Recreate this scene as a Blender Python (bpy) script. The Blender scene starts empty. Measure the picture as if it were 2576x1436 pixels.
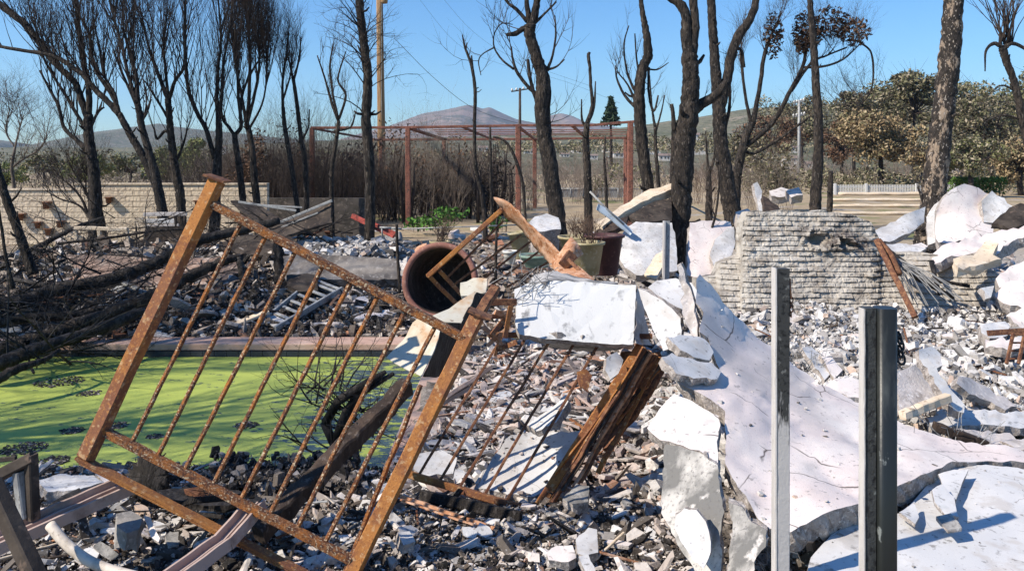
import bpy, bmesh, math, random
import numpy as np
from mathutils import Vector, Matrix
from mathutils.geometry import delaunay_2d_cdt
R = math.radians
S = bpy.context.scene
COL = S.collection
# ------------------------------------------------------------------ camera
F, U0, HV = 2022.0, 1288.0, 405.0      # focal length, centre column and horizon row, in 2576 px wide picture units
EYE = 2.4
cam = bpy.data.objects.new('camera', bpy.data.cameras.new('camera'))
COL.objects.link(cam)
cam.location = (0, 0, EYE)
cam.rotation_euler = (R(90), 0, 0)
cam.data.sensor_width = 36
cam.data.lens = F / 2576 * 36
cam.data.shift_y = -(718 - HV) / 2576
cam.data.clip_start = 0.05
cam.data.clip_end = 20000
S.camera = cam
# ------------------------------------------------------------------ light
SUN = Vector((-1.0, -0.45, 0.98)).normalized()
el = math.asin(SUN.z)
w = bpy.data.worlds.new('World'); S.world = w; w.use_nodes = True
nt = w.node_tree
bg = nt.nodes['Background']
sky = nt.nodes.new('ShaderNodeTexSky'); sky.sky_type = 'NISHITA'; sky.sun_disc = False
sky.sun_elevation = el
sky.sun_rotation = math.atan2(SUN.x, SUN.y)
sky.air_density = 1.1; sky.dust_density = 0.1; sky.ozone_density = 2.2; sky.altitude = 100
hs = nt.nodes.new('ShaderNodeHueSaturation'); hs.inputs['Saturation'].default_value = 1.22; nt.links.new(sky.outputs[0], hs.inputs['Color'])
tn = nt.nodes.new('ShaderNodeMix'); tn.data_type = 'RGBA'; tn.blend_type = 'MULTIPLY'; tn.inputs[0].default_value = 1; tn.inputs[7].default_value = (.70, .94, 1.17, 1); nt.links.new(hs.outputs[0], tn.inputs[6])
nt.links.new(tn.outputs[2], bg.inputs[0]); bg.inputs[1].default_value = 0.106
ld = bpy.data.lights.new('sun', 'SUN'); ld.energy = 5.0; ld.angle = R(0.53); ld.color = (1.0, 0.905, 0.775)
sun = bpy.data.objects.new('sun', ld); COL.objects.link(sun)
sun.rotation_euler = (-SUN).to_track_quat('-Z', 'Y').to_euler(); sun.location = (-8, -3, 20)
S.view_settings.view_transform = 'Standard'; S.view_settings.look = 'None'
S.view_settings.exposure = 0.47; S.view_settings.gamma = 1
S.cycles.use_denoising = True
S.cycles.max_bounces = 6; S.cycles.diffuse_bounces = 3; S.cycles.glossy_bounces = 2; S.cycles.volume_bounces = 0
S.cycles.transparent_max_bounces = 4
# ------------------------------------------------------------------ geometry helpers
def P(u, v, Y):
    return Vector(((u - U0) / F * Y, Y, EYE + (HV - v) / F * Y))
def px(w_, Y):
    return w_ / F * Y
def ss(t):
    t = np.clip(t, 0, 1); return t * t * (3 - 2 * t)
_g = np.random.RandomState(5).rand(257, 257)
def vn(x, y):
    x = np.asarray(x, float); y = np.asarray(y, float)
    xi = np.floor(x).astype(int); yi = np.floor(y).astype(int)
    fx = x - xi; fy = y - yi
    fx = fx * fx * (3 - 2 * fx); fy = fy * fy * (3 - 2 * fy)
    a = _g[xi % 256, yi % 256]; b = _g[(xi + 1) % 256, yi % 256]
    c = _g[xi % 256, (yi + 1) % 256]; d = _g[(xi + 1) % 256, (yi + 1) % 256]
    return (a * (1 - fx) + b * fx) * (1 - fy) + (c * (1 - fx) + d * fx) * fy - .5
def fbm(x, y, o=4):
    s = 0; a = 1
    for k in range(o):
        s = s + a * vn(x * 2 ** k + 17 * k, y * 2 ** k + 31 * k); a *= .5
    return s
def zg0(x, y):
    x = np.asarray(x, float); y = np.asarray(y, float)
    near = .40 * ss((5.85 - y) / 1.5) * ss((x + 7) / 2)
    wr = ss((13 - y) / 3)
    z = near + (.60 - near) * ss((x - .75) / .9) * wr
    z = z + .24 * ss((x - 3.8) / 3.0) * wr
    z = z + .22 * ss((y - 10.9) / 1.5) * ss((18 - y) / 3) * ss((-x - .3) / 2)
    z = z + .38 * ss((y - 13.2) / 1.0) * ss((19 - y) / 3) * ss((-x - 1.4) / 1.2) * ss((x + 10.5) / 2)
    z = z + .15 * ss((x + .8) / .5) * ss((y - 5.5) / 1.5) * ss((11 - y) / 2) * ss((1.2 - x) / .5)
    z = z + .10 * ss((-x - 5.0) / 1.0) * ss((9 - y) / 3)
    return z
def zg(x, y):
    x = np.asarray(x, float); y = np.asarray(y, float)
    z = zg0(x, y)
    nw = ss((24 - y) / 8)
    z = z + nw * (.13 * fbm(x * .9, y * .9, 5) + .03)
    z = z * (1 - .9 * ss((.5 - np.abs(y - 10.62)) / .2) * ss((-x - .6) / .2))
    inp = (x > -9.3) & (x < -.93) & (y > 6.08) & (y < 10.42)
    return np.where(inp, -1.1, z)
class MB:
    def __init__(s):
        s.v = []; s.f = []; s.m = []; s.mi = 0; s.flat = []
    def add(s, vs, fs, smooth=False):
        o = len(s.v)
        s.v.extend(vs)
        s.f.extend([tuple(i + o for i in f) for f in fs])
        s.m.extend([s.mi] * len(fs)); s.flat.extend([not smooth] * len(fs))
    def tube(s, pts, rad, n=6, cap=True, rough=0, rng=None):
        pts = [Vector(p) for p in pts]
        if not hasattr(rad, '__len__'): rad = [rad] * len(pts)
        vs = []; fs = []
        t = (pts[1] - pts[0]).normalized()
        a = t.orthogonal().normalized()
        for i, p in enumerate(pts):
            if i == 0: t = pts[1] - pts[0]
            elif i == len(pts) - 1: t = pts[-1] - pts[-2]
            else: t = pts[i + 1] - pts[i - 1]
            if t.length < 1e-9: t = Vector((0, 0, 1))
            t.normalize()
            a = (a - t * a.dot(t))
            if a.length < 1e-6: a = t.orthogonal()
            a.normalize(); b = t.cross(a)
            for k in range(n):
                an = 2 * math.pi * k / n
                r = rad[i] * (1 + (rng.uniform(-rough, rough) if rough else 0))
                q = p + (a * math.cos(an) + b * math.sin(an)) * r
                vs.append((q.x, q.y, q.z))
            if i:
                o = (i - 1) * n
                for k in range(n):
                    fs.append((o + k, o + (k + 1) % n, o + n + (k + 1) % n, o + n + k))
        if cap:
            fs.append(tuple(range(n))[::-1]); o = (len(pts) - 1) * n; fs.append(tuple(range(o, o + n)))
        s.add(vs, fs, n > 4)
    def sweep(s, p0, p1, prof, up=(0, -1, 0), end=True, segs=1, wob=0, rng=None):
        """straight member: profile (x,y) extruded from p0 to p1; profile y axis looks along `up`"""
        p0 = Vector(p0); p1 = Vector(p1); t = (p1 - p0).normalized(); up = Vector(up)
        b = (up - t * up.dot(t)).normalized(); a = b.cross(t)
        vs = []; n = len(prof); fs = []
        for i in range(segs + 1):
            p = p0.lerp(p1, i / segs)
            if wob and 0 < i < segs: p = p + a * rng.uniform(-wob, wob) + b * rng.uniform(-wob, wob)
            for x, y in prof:
                q = p + a * x + b * y; vs.append((q.x, q.y, q.z))
            if i:
                o = (i - 1) * n
                for k in range(n): fs.append((o + k, o + (k + 1) % n, o + n + (k + 1) % n, o + n + k))
        if end: fs.append(tuple(range(n))[::-1]); fs.append(tuple(range(segs * n, segs * n + n)))
        s.add(vs, fs)
    def box(s, c, sx, sy, sz, M=None):
        c = Vector(c); vs = []
        for k in range(8):
            q = Vector(((k & 1) - .5, ((k >> 1) & 1) - .5, (k >> 2) - .5)); q = Vector((q.x * sx, q.y * sy, q.z * sz))
            if M: q = M @ q
            q = q + c; vs.append((q.x, q.y, q.z))
        s.add(vs, [(0, 2, 3, 1), (4, 5, 7, 6), (0, 1, 5, 4), (2, 6, 7, 3), (0, 4, 6, 2), (1, 3, 7, 5)])
    def lathe(s, c, prof, n=32, axis=(0, 0, 1), sm=True):
        ax = Vector(axis).normalized(); a = ax.orthogonal().normalized(); b = ax.cross(a); c = Vector(c)
        vs = []; fs = []
        for i, (r, h) in enumerate(prof):
            for k in range(n):
                an = 2 * math.pi * k / n
                q = c + ax * h + (a * math.cos(an) + b * math.sin(an)) * r; vs.append((q.x, q.y, q.z))
            if i:
                o = (i - 1) * n
                for k in range(n): fs.append((o + k, o + (k + 1) % n, o + n + (k + 1) % n, o + n + k))
        s.add(vs, fs, sm)
    def chunk(s, c, r, flat=.5, rng=random, M=None, n=6):
        """irregular broken plate / lump"""
        c = Vector(c); vs = []; h = r * flat
        M = M or Matrix.Rotation(rng.uniform(-.4, .4), 3, 'X') @ Matrix.Rotation(rng.uniform(-.4, .4), 3, 'Y')
        a0 = rng.uniform(0, 6.28); an = sorted(a0 + 2 * math.pi * (k + rng.uniform(-.35, .35)) / n for k in range(n))
        rr = [r * rng.uniform(.6, 1.15) for _ in an]
        for z, q in ((-1, .92), (.55, 1.0), (1, .86)):
            for k in range(n):
                p = Vector((math.cos(an[k]) * rr[k] * q, math.sin(an[k]) * rr[k] * q, z * h * .5 * rng.uniform(.75, 1.1)))
                p = M @ p + c; vs.append((p.x, p.y, p.z))
        fs = [tuple(range(n))[::-1], tuple(range(2 * n, 3 * n))]
        for j in (0, 1):
            for k in range(n): fs.append((j * n + k, j * n + (k + 1) % n, j * n + n + (k + 1) % n, j * n + n + k))
        s.add(vs, fs)
    def build(s, name, mat, parent=None, bevel=0):
        """ONE mesh object; its origin sits at its base, or on its thing's origin"""
        me = bpy.data.meshes.new(name)
        A = np.array(s.v, dtype=float)
        if parent is not None: L = WL[parent.name]
        else:
            L = Vector(((A[:, 0].min() + A[:, 0].max()) / 2, (A[:, 1].min() + A[:, 1].max()) / 2, A[:, 2].min()))
        A = A - np.array(L)
        me.from_pydata(A.tolist(), [], s.f)
        ml = list(mat) if isinstance(mat, (list, tuple)) else [mat]
        if len(ml) == 1 and 1 in s.m: ml.append(M['plaster_edge'] if ('stucco' in ml[0].name or 'plaster' in ml[0].name) else ml[0])
        for m in ml: me.materials.append(m)
        me.polygons.foreach_set('material_index', s.m)
        me.polygons.foreach_set('use_smooth', [not q for q in s.flat])
        me.update()
        o = bpy.data.objects.new(name, me); COL.objects.link(o)
        if parent is None: o.location = L
        else:
            o.parent = parent; o.location = L - WL[parent.name]
        WL[o.name] = Vector(L)
        if bevel:
            b = o.modifiers.new('bevel', 'BEVEL'); b.width = bevel; b.segments = 2; b.limit_method = 'ANGLE'
        return o
WL = {}
def tag(o, label=None, cat=None, group=None, kind=None):
    if label: o['label'] = label
    if cat: o['category'] = cat
    if group: o['group'] = group
    if kind: o['kind'] = kind
    return o
def thing(name, loc, label, cat, group=None):
    o = bpy.data.objects.new(name, None); COL.objects.link(o); o.location = loc
    o.empty_display_size = .2
    WL[o.name] = Vector(loc)
    return tag(o, label, cat, group)
def sq(w_, h_, b=.12):
    """rounded rectangular tube profile"""
    x, y = w_ / 2, h_ / 2; c = min(w_, h_) * b
    return [(-x + c, -y), (x - c, -y), (x, -y + c), (x, y - c), (x - c, y), (-x + c, y), (-x, y - c), (-x, -y + c)]
def slab(mb, out, thick, ctrl=(), jit=1.6, step=13, grid=26, bump=.004, seed=1, dirn=None, backjit=.25, smooth=True, crease=0):
    """broken plate: outline [(u,v,Y)] at real distances, meshed, roughened and given thickness"""
    rng = random.Random(seed)
    n = len(out); b2 = []
    for i in range(n):
        a = out[i]; b = out[(i + 1) % n]; d = math.hypot(b[0] - a[0], b[1] - a[1]); k = max(1, int(d / step))
        for j in range(k):
            t = j / k
            q = Vector((a[0] + (b[0] - a[0]) * t, a[1] + (b[1] - a[1]) * t))
            if j: q += Vector((rng.uniform(-jit, jit), rng.uniform(-jit, jit)))
            b2.append(q)
    us = [p[0] for p in b2]; vs_ = [p[1] for p in b2]
    pts = list(b2)
    def inside(x, y):
        c = False; j = len(b2) - 1
        for i in range(len(b2)):
            if (vs_[i] > y) != (vs_[j] > y) and x < (us[j] - us[i]) * (y - vs_[i]) / (vs_[j] - vs_[i]) + us[i]: c = not c
            j = i
        return c
    y = min(vs_) + grid / 2
    while y < max(vs_):
        x = min(us) + grid / 2
        while x < max(us):
            qx = x + rng.uniform(-.3, .3) * grid; qy = y + rng.uniform(-.3, .3) * grid
            if inside(qx, qy) and min((p.x - qx) ** 2 + (p.y - qy) ** 2 for p in b2) > (grid * .35) ** 2: pts.append(Vector((qx, qy)))
            x += grid
        y += grid
    edges = [(i, (i + 1) % len(b2)) for i in range(len(b2))]
    V2, E2, F2, ov, oe, of = delaunay_2d_cdt(pts, edges, [], 1, 1e-5)
    cp = np.array([(p[0], p[1], 1.0 / p[2]) for p in list(out) + list(ctrl)])
    X = np.array([(p.x, p.y) for p in V2])
    mu = cp[:, :2].mean(0); sc_ = max(np.ptp(cp[:, 0]), np.ptp(cp[:, 1])) or 1
    C_ = (cp[:, :2] - mu) / sc_; Xn = (X - mu) / sc_
    def ker(a, b_):
        d2 = ((a[:, None] - b_[None]) ** 2).sum(2) + 1e-9; return .5 * d2 * np.log(d2)
    n_ = len(cp); Pm = np.c_[C_, np.ones(n_)]
    Am = np.zeros((n_ + 3, n_ + 3)); Am[:n_, :n_] = ker(C_, C_) + np.eye(n_) * .02; Am[:n_, n_:] = Pm; Am[n_:, :n_] = Pm.T
    sol = np.linalg.lstsq(Am, np.r_[cp[:, 2], 0, 0, 0], rcond=None)[0]
    iy = ker(Xn, C_) @ sol[:n_] + np.c_[Xn, np.ones(len(Xn))] @ sol[n_:]
    iy = np.clip(iy, cp[:, 2].min() * .97, cp[:, 2].max() * 1.03)
    Y = 1 / iy
    front = [P(X[i, 0], X[i, 1], Y[i]) for i in range(len(X))]
    tris = []
    for f in F2:
        a, b, c = front[f[0]], front[f[1]], front[f[2]]
        nn = (b - a).cross(c - a)
        if nn.dot(a - Vector((0, 0, EYE))) > 0: f = f[::-1]
        tris.append(tuple(f))
    nor = [Vector((0, 0, 0)) for _ in front]
    for f in tris:
        nn = (front[f[1]] - front[f[0]]).cross(front[f[2]] - front[f[0]])
        for i in f: nor[i] += nn
    av = Vector((0, 0, 0))
    for q in nor: av += q
    av.normalize()
    nor = [(q.normalized() + av * .6).normalized() if q.length > 0 else av for q in nor]
    if dirn: dv = Vector(dirn).normalized()
    nv = len(front); vs = []
    for i, p in enumerate(front):
        cr = crease * (float(abs(vn(p.x * 3.1 + 7, p.y * 2.3 + p.z * 4)) + .5 * abs(vn(p.x * 7.3, p.y * 5.1 + p.z * 9 + 3))) - .2) if crease else 0
        q = p + nor[i] * (rng.uniform(-bump, bump) + cr); vs.append((q.x, q.y, q.z))
    for i, p in enumerate(front):
        d = dv if dirn else -nor[i]
        q = p + d * thick * (1 + rng.uniform(-backjit, backjit)); vs.append((q.x, q.y, q.z))
    fs = list(tris) + [tuple(i + nv for i in f[::-1]) for f in tris]
    cnt = {}
    for f in tris:
        for k in range(3):
            e = (f[k], f[(k + 1) % 3]); cnt[e] = 1
    side = [(a, b) for (a, b) in cnt if (b, a) not in cnt]
    nf = len(mb.f)
    mb.add(vs, fs, smooth)
    mid = {}; sv = []
    def sid(i, lay):
        if (i, lay) not in mid:
            mid[(i, lay)] = len(sv)
            p = Vector(vs[i + (nv if lay == 2 else 0)])
            if lay == 1: p = p.lerp(Vector(vs[i + nv]), .5) + Vector((rng.uniform(-1, 1), rng.uniform(-1, 1), rng.uniform(-1, 1))) * thick * .14
            sv.append((p.x, p.y, p.z))
        return mid[(i, lay)]
    sf = []
    for a, b in side:
        sf.append((sid(a, 0), sid(a, 1), sid(b, 1), sid(b, 0))); sf.append((sid(a, 1), sid(a, 2), sid(b, 2), sid(b, 1)))
    mb.mi = 1; mb.add(sv, sf, False); mb.mi = 0
def catmull(pts, k=5):
    """smooth poly line of tuples"""
    A = [np.array(p, float) for p in pts]
    if len(A) < 3: return [tuple(A[0] + (A[-1] - A[0]) * i / k) for i in range(k + 1)]
    A = [2 * A[0] - A[1]] + A + [2 * A[-1] - A[-2]]
    o = []
    for i in range(1, len(A) - 2):
        for j in range(k):
            t = j / k
            o.append(tuple(.5 * (2 * A[i] + (A[i + 1] - A[i - 1]) * t + (2 * A[i - 1] - 5 * A[i] + 4 * A[i + 1] - A[i + 2]) * t * t + (3 * A[i] - A[i - 1] - 3 * A[i + 1] + A[i + 2]) * t ** 3)))
    o.append(tuple(A[-2])); return o
def limb(mb, pts, n=9, k=5, wob=.0, rng=None, rough=.08):
    """pts: (u,v,Y,width_px)"""
    rng = rng or random.Random(1)
    q = catmull(pts, k)
    pp = []; rr = []
    for (u, v, Y, w_) in q:
        p = P(u, v, Y); r = max(px(w_, Y) / 2, .002)
        if wob: p += Vector((rng.uniform(-1, 1), rng.uniform(-1, 1), rng.uniform(-.4, .4))) * wob * r
        pp.append(p); rr.append(r)
    mb.tube(pp, rr, n, rough=rough, rng=rng)
    return pp, rr
def twig(mb, p, d, L, r, lev, rng, up=.3, spread=.5, nseg=5, kids=3, curl=.0, n=3, shrink=.62):
    pts = [p]; rad = [r]; d = d.normalized(); cv = Vector((rng.uniform(-1, 1), rng.uniform(-1, 1), rng.uniform(-.5, .5))) * curl
    for i in range(nseg):
        d = (d + Vector((rng.uniform(-1, 1), rng.uniform(-1, 1), rng.uniform(-1, 1))) * .16 + Vector((0, 0, up * .35)) + cv * .3).normalized()
        p = p + d * (L / nseg); pts.append(p); rad.append(r * (1 - .75 * (i + 1) / nseg))
        if lev > 0 and i >= 1:
            for _ in range(kids):
                if rng.random() < .6:
                    e = (d + Vector((rng.uniform(-1, 1), rng.uniform(-1, 1), rng.uniform(-.6, .8))) * spread * 1.6).normalized()
                    twig(mb, p, e, L * shrink * rng.uniform(.6, 1.1), max(r * .55 * (1 - .5 * i / nseg), .0015), lev - 1, rng, up, spread, max(3, nseg - 1), kids, curl, n, shrink)
    mb.tube(pts, rad, n, cap=False)
# ------------------------------------------------------------------ materials
def col(c):
    return (c[0], c[1], c[2], 1)
def mat(name, base, layers=(), rough=.85, bump=.3, bscale=30, isl=None, metallic=0, islmix=0.0, spec=.3, bump2=None, coord='Object', bdist=.01, bst=None):
    """base colour + layers of (scale, lo, hi, colour[, stretch, detail, kind]) + optional per-piece tint ramp"""
    m = bpy.data.materials.new(name); m.use_nodes = True
    nt = m.node_tree; N = nt.nodes; Lk = nt.links; b = N['Principled BSDF']
    tc = N.new('ShaderNodeTexCoord')
    out = None
    rgb = N.new('ShaderNodeRGB'); rgb.outputs[0].default_value = col(base); out = rgb.outputs[0]
    if isl:
        g = N.new('ShaderNodeNewGeometry'); cr = N.new('ShaderNodeValToRGB'); cr.color_ramp.interpolation = 'CONSTANT'
        e = cr.color_ramp.elements
        e[0].position = 0; e[0].color = col(isl[0][1]); e[1].position = isl[1][0]; e[1].color = col(isl[1][1])
        for pos, c in isl[2:]:
            x = e.new(pos); x.color = col(c)
        Lk.new(g.outputs['Random Per Island'], cr.inputs[0]); out = cr.outputs[0]
    for L in layers:
        sc, lo, hi, c = L[:4]; st = L[4] if len(L) > 4 else (1, 1, 1); det = L[5] if len(L) > 5 else 5; kind = L[6] if len(L) > 6 else 'noise'
        mp = N.new('ShaderNodeMapping'); mp.inputs['Scale'].default_value = st; Lk.new(tc.outputs[coord], mp.inputs[0])
        mp.inputs['Location'].default_value = (sc * 1.3, lo * 7, hi * 3)
        if kind == 'noise':
            t = N.new('ShaderNodeTexNoise'); t.inputs['Scale'].default_value = sc; t.inputs['Detail'].default_value = det; t.inputs['Roughness'].default_value = .6; o_ = t.outputs[0]
        elif kind == 'crack':
            t0 = N.new('ShaderNodeTexNoise'); t0.inputs['Scale'].default_value = sc * 1.7
            mx = N.new('ShaderNodeMix'); mx.data_type = 'VECTOR'; mx.inputs[0].default_value = .12
            Lk.new(mp.outputs[0], t0.inputs[0]); Lk.new(mp.outputs[0], mx.inputs[4]); Lk.new(t0.outputs['Color'], mx.inputs[5])
            t = N.new('ShaderNodeTexVoronoi'); t.feature = 'DISTANCE_TO_EDGE'; t.inputs['Scale'].default_value = sc; o_ = t.outputs[0]
            Lk.new(mx.outputs[1], t.inputs[0])
        elif kind == 'cell':
            t = N.new('ShaderNodeTexVoronoi'); t.inputs['Scale'].default_value = sc; o_ = t.outputs['Color']
        else:
            t = N.new('ShaderNodeTexWave'); t.inputs['Scale'].default_value = sc; t.inputs['Distortion'].default_value = 6; t.inputs['Detail'].default_value = 3; o_ = t.outputs[1] if False else t.outputs[0]
        if kind != 'crack': Lk.new(mp.outputs[0], t.inputs[0])
        mk_ = None
        mr = N.new('ShaderNodeMapRange'); mr.inputs[1].default_value = lo; mr.inputs[2].default_value = hi; mr.clamp = True
        Lk.new(o_, mr.inputs[0])
        mix = N.new('ShaderNodeMix'); mix.data_type = 'RGBA'; Lk.new(mr.outputs[0], mix.inputs[0]); Lk.new(out, mix.inputs[6]); mix.inputs[7].default_value = col(c)
        if kind == 'crack':
            t3 = N.new('ShaderNodeTexNoise'); t3.inputs['Scale'].default_value = sc * .9; t3.inputs['Detail'].default_value = 1; Lk.new(mp.outputs[0], t3.inputs[0])
            m3 = N.new('ShaderNodeMapRange'); m3.inputs[1].default_value = .49; m3.inputs[2].default_value = .53; Lk.new(t3.outputs[0], m3.inputs[0])
            mu = N.new('ShaderNodeMath'); mu.operation = 'MULTIPLY'; Lk.new(m3.outputs[0], mu.inputs[1]); Lk.new(mr.outputs[0], mu.inputs[0]); Lk.new(mu.outputs[0], mix.inputs[0])
        elif len(L) > 7:
            mu = N.new('ShaderNodeMath'); mu.operation = 'MULTIPLY'; mu.inputs[1].default_value = L[7]; Lk.new(mr.outputs[0], mu.inputs[0]); Lk.new(mu.outputs[0], mix.inputs[0])
        out = mix.outputs[2]
    Lk.new(out, b.inputs['Base Color'])
    b.inputs['Roughness'].default_value = rough; b.inputs['Metallic'].default_value = metallic
    b.inputs['Specular IOR Level'].default_value = spec
    if bump:
        t = N.new('ShaderNodeTexNoise'); t.inputs['Scale'].default_value = bscale; t.inputs['Detail'].default_value = 6; t.inputs['Roughness'].default_value = .65
        mpb = N.new('ShaderNodeMapping'); mpb.inputs['Scale'].default_value = bst or (1, 1, 1); Lk.new(tc.outputs[coord], mpb.inputs[0]); Lk.new(mpb.outputs[0], t.inputs[0])
        bp = N.new('ShaderNodeBump'); bp.inputs['Strength'].default_value = bump; bp.inputs['Distance'].default_value = bdist
        Lk.new(t.outputs[0], bp.inputs['Height']); Lk.new(bp.outputs[0], b.inputs['Normal'])
    return m
M = {}
M['rust'] = mat('rust', (.36, .150, .042), [(7, .46, .60, (.21, .082, .036)), (1.6, .50, .58, (.17, .075, .05), (1, 1, 1), 3, 'noise', .7), (55, .54, .64, (.44, .20, .06), (1, 1, 1), 5, 'noise', .7), (120, .58, .66, (.09, .036, .02), (1, 1, 1), 5, 'noise', .8), (34, .57, .65, (.52, .36, .20), (1, 1, 1), 6, 'noise', .6)], rough=.9, bump=.9, bscale=120, bdist=.004)
M['rust_speck'] = mat('rust_speckled', (.24, .10, .038), [(45, .46, .56, (.085, .035, .022)), (90, .55, .62, (.52, .42, .28)), (14, .5, .66, (.36, .13, .03)), (160, .56, .62, (.06, .03, .02))], rough=.9, bump=.9, bscale=150, bdist=.004)
M['rust_dull'] = mat('rust_dull', (.13, .055, .032), [(30, .45, .6, (.25, .12, .06)), (80, .55, .65, (.05, .03, .022))], rough=.9, bump=.6, bscale=90, bdist=.004)
M['rust_peach'] = mat('rust_peach', (.45, .22, .115), [(7, .42, .6, (.58, .36, .24)), (18, .5, .62, (.30, .12, .05)), (60, .58, .66, (.62, .52, .42))], rough=.8, bump=.5, bscale=60, bdist=.004)
M['pergola_red'] = mat('pergola_red', (.23, .092, .062), [(4, .45, .6, (.13, .055, .04)), (30, .55, .65, (.36, .18, .13)), (9, .58, .66, (.07, .05, .04))], rough=.8, bump=.2)
M['chips_brown'] = chipr('brown_rubble', [(0, (.03, .024, .02)), (.18, (.10, .075, .055)), (.36, (.20, .155, .12)), (.52, (.33, .27, .22)), (.68, (.46, .41, .36)), (.80, (.27, .15, .10)), (.88, (.58, .54, .50))]) if False else None
M['char'] = mat('charred_wood', (.017, .014, .012), [(14, .48, .62, (.05, .043, .038), (1, 1, .25)), (50, .58, .68, (.09, .08, .075), (1, 1, .3))], rough=.75, bump=1.0, bscale=45, bdist=.02, spec=.25, bst=(1, 1, .4))
M['char_brown'] = mat('charred_brown', (.035, .024, .018), [(6, .45, .6, (.075, .05, .036), (1, 1, .3)), (40, .56, .66, (.12, .095, .08), (1, 1, .3))], rough=.8, bump=.9, bscale=35, bdist=.012)
M['bark'] = mat('charred_bark', (.028, .022, .018), [(5, .45, .62, (.06, .046, .035), (1, 1, .25)), (16, .50, .56, (.012, .010, .009), (1, 1, .3)), (22, .56, .66, (.12, .10, .082), (1, 1, .35))], rough=.85, bump=1.0, bscale=26, bdist=.06, bst=(1, 1, .28))
M['bark_pale'] = mat('peeling_bark', (.030, .025, .021), [(5, .52, .57, (.31, .235, .17), (1, 1, .45)), (13, .52, .58, (.05, .04, .034), (1, 1, .5)), (26, .60, .64, (.42, .36, .30), (1, 1, .5))], rough=.9, bump=1.0, bscale=20, bdist=.06, bst=(1, 1, .35))
M['twig'] = mat('burnt_twig', (.028, .021, .018), [(3, .45, .6, (.055, .040, .032))], rough=.9, bump=0)
M['twig_grey'] = mat('grey_twig', (.17, .135, .105), [(.6, .42, .6, (.075, .06, .05)), (3, .5, .62, (.22, .18, .15))], rough=.95, bump=0)
M['twig_brown'] = mat('brown_twig', (.10, .062, .042), [(1, .42, .6, (.05, .036, .03))], rough=.95, bump=0)
M['stucco'] = mat('pink_stucco', (.68, .59, .555), [(1.6, .42, .62, (.73, .675, .63)), (5, .56, .66, (.60, .51, .47), (1, 1, 1), 6, 'noise', .6), (1.0, .54, .66, (.46, .42, .40), (1, 1, 1), 8, 'noise', .7), (30, .62, .69, (.2, .18, .17), (1, 1, 1), 3, 'noise', .6), (3.3, .60, .72, (.44, .41, .385), (1, 1, 1), 6, 'noise', .7), (170, .62, .68, (.40, .37, .35), (1, 1, 1), 2, 'noise', .5), (2.6, .012, .0, (.07, .055, .045), (1, 1, 1), 3, 'crack', .8)], rough=.95, bump=.55, bscale=140, bdist=.004)
M['stucco_pale'] = mat('pale_stucco', (.56, .555, .55), [(2.1, .45, .65, (.66, .635, .61)), (7, .52, .62, (.50, .475, .45)), (1.1, .55, .68, (.36, .345, .33), (1, 1, 1), 8, 'noise', .8), (26, .60, .68, (.16, .15, .14), (1, 1, 1), 3, 'noise', .7), (5, .60, .72, (.40, .41, .41), (1, 1, 1), 6, 'noise', .8), (200, .62, .68, (.42, .41, .4), (1, 1, 1), 2, 'noise', .5), (3.6, .005, .0, (.16, .14, .13), (1, 1, 1), 3, 'crack', .6)], rough=.95, bump=.45, bscale=160, bdist=.003)
M['stucco_soot'] = mat('sooty_stucco', (.50, .475, .44), [(3.5, .46, .60, (.17, .165, .155), (1.4, 1.4, .45), 7), (60, .55, .66, (.13, .125, .12), (1, 1, 1), 4, 'noise', .7), (9, .62, .70, (.66, .62, .58))], rough=.95, bump=.6, bscale=110, bdist=.005)
M['stucco_streak'] = mat('streaked_stucco', (.60, .60, .59), [(2.6, .56, .68, (.13, .13, .135), (4.5, 4.5, .55), 7, 'noise', .85), (1.3, .58, .66, (.34, .35, .36)), (150, .62, .68, (.45, .44, .43), (1, 1, 1), 2, 'noise', .5), (6, .62, .7, (.44, .46, .48), (1, 1, .5))], rough=.95, bump=.4, bscale=140, bdist=.004)
M['plaster'] = mat('broken_plaster', (.55, .50, .47), [(6, .5, .65, (.34, .30, .27)), (30, .55, .68, (.72, .68, .64))], rough=.95, bump=.8, bscale=60, bdist=.01)
M['plaster_edge'] = mat('broken_plaster_edge', (.40, .355, .32), [(18, .48, .6, (.24, .21, .19)), (50, .55, .66, (.60, .56, .52)), (110, .60, .68, (.10, .09, .08))], rough=1, bump=1.0, bscale=70, bdist=.012)
M['cream_board'] = mat('cream_board', (.62, .50, .36), [(4, .45, .62, (.68, .58, .45), (1, 1, 4)), (25, .58, .68, (.35, .25, .16))], rough=.9, bump=.4, bscale=50)
M['sheet_cream'] = mat('scorched_sheet', (.52, .48, .38), [(2.5, .50, .64, (.42, .26, .14)), (4, .45, .6, (.56, .54, .46)), (26, .62, .7, (.16, .10, .06))], rough=.6, bump=.1, bscale=30, metallic=.0, spec=.4)
M['galv'] = mat('weathered_steel', (.36, .36, .345), [(6, .5, .62, (.20, .20, .20), (1, 1, .5)), (50, .56, .66, (.14, .13, .12), (1, 1, .5))], rough=.65, bump=.25, bscale=60, spec=.5)
M['galv_light'] = mat('pale_sunlit_steel', (.55, .52, .49), [(5, .5, .66, (.36, .34, .32), (1, 1, .2)), (90, .60, .66, (.12, .12, .12), (1, 1, .08), 5, 'noise', .6)], rough=.7, bump=.2, bscale=60)  # pale steel, also colours in the sunlit left faces of the front posts
M['black_steel'] = mat('sooted_steel', (.045, .047, .045), [(60, .5, .6, (.014, .014, .014), (1, 1, .6)), (25, .60, .68, (.14, .15, .14))], rough=.6, bump=.7, bscale=80, bdist=.006, spec=.4)
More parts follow.
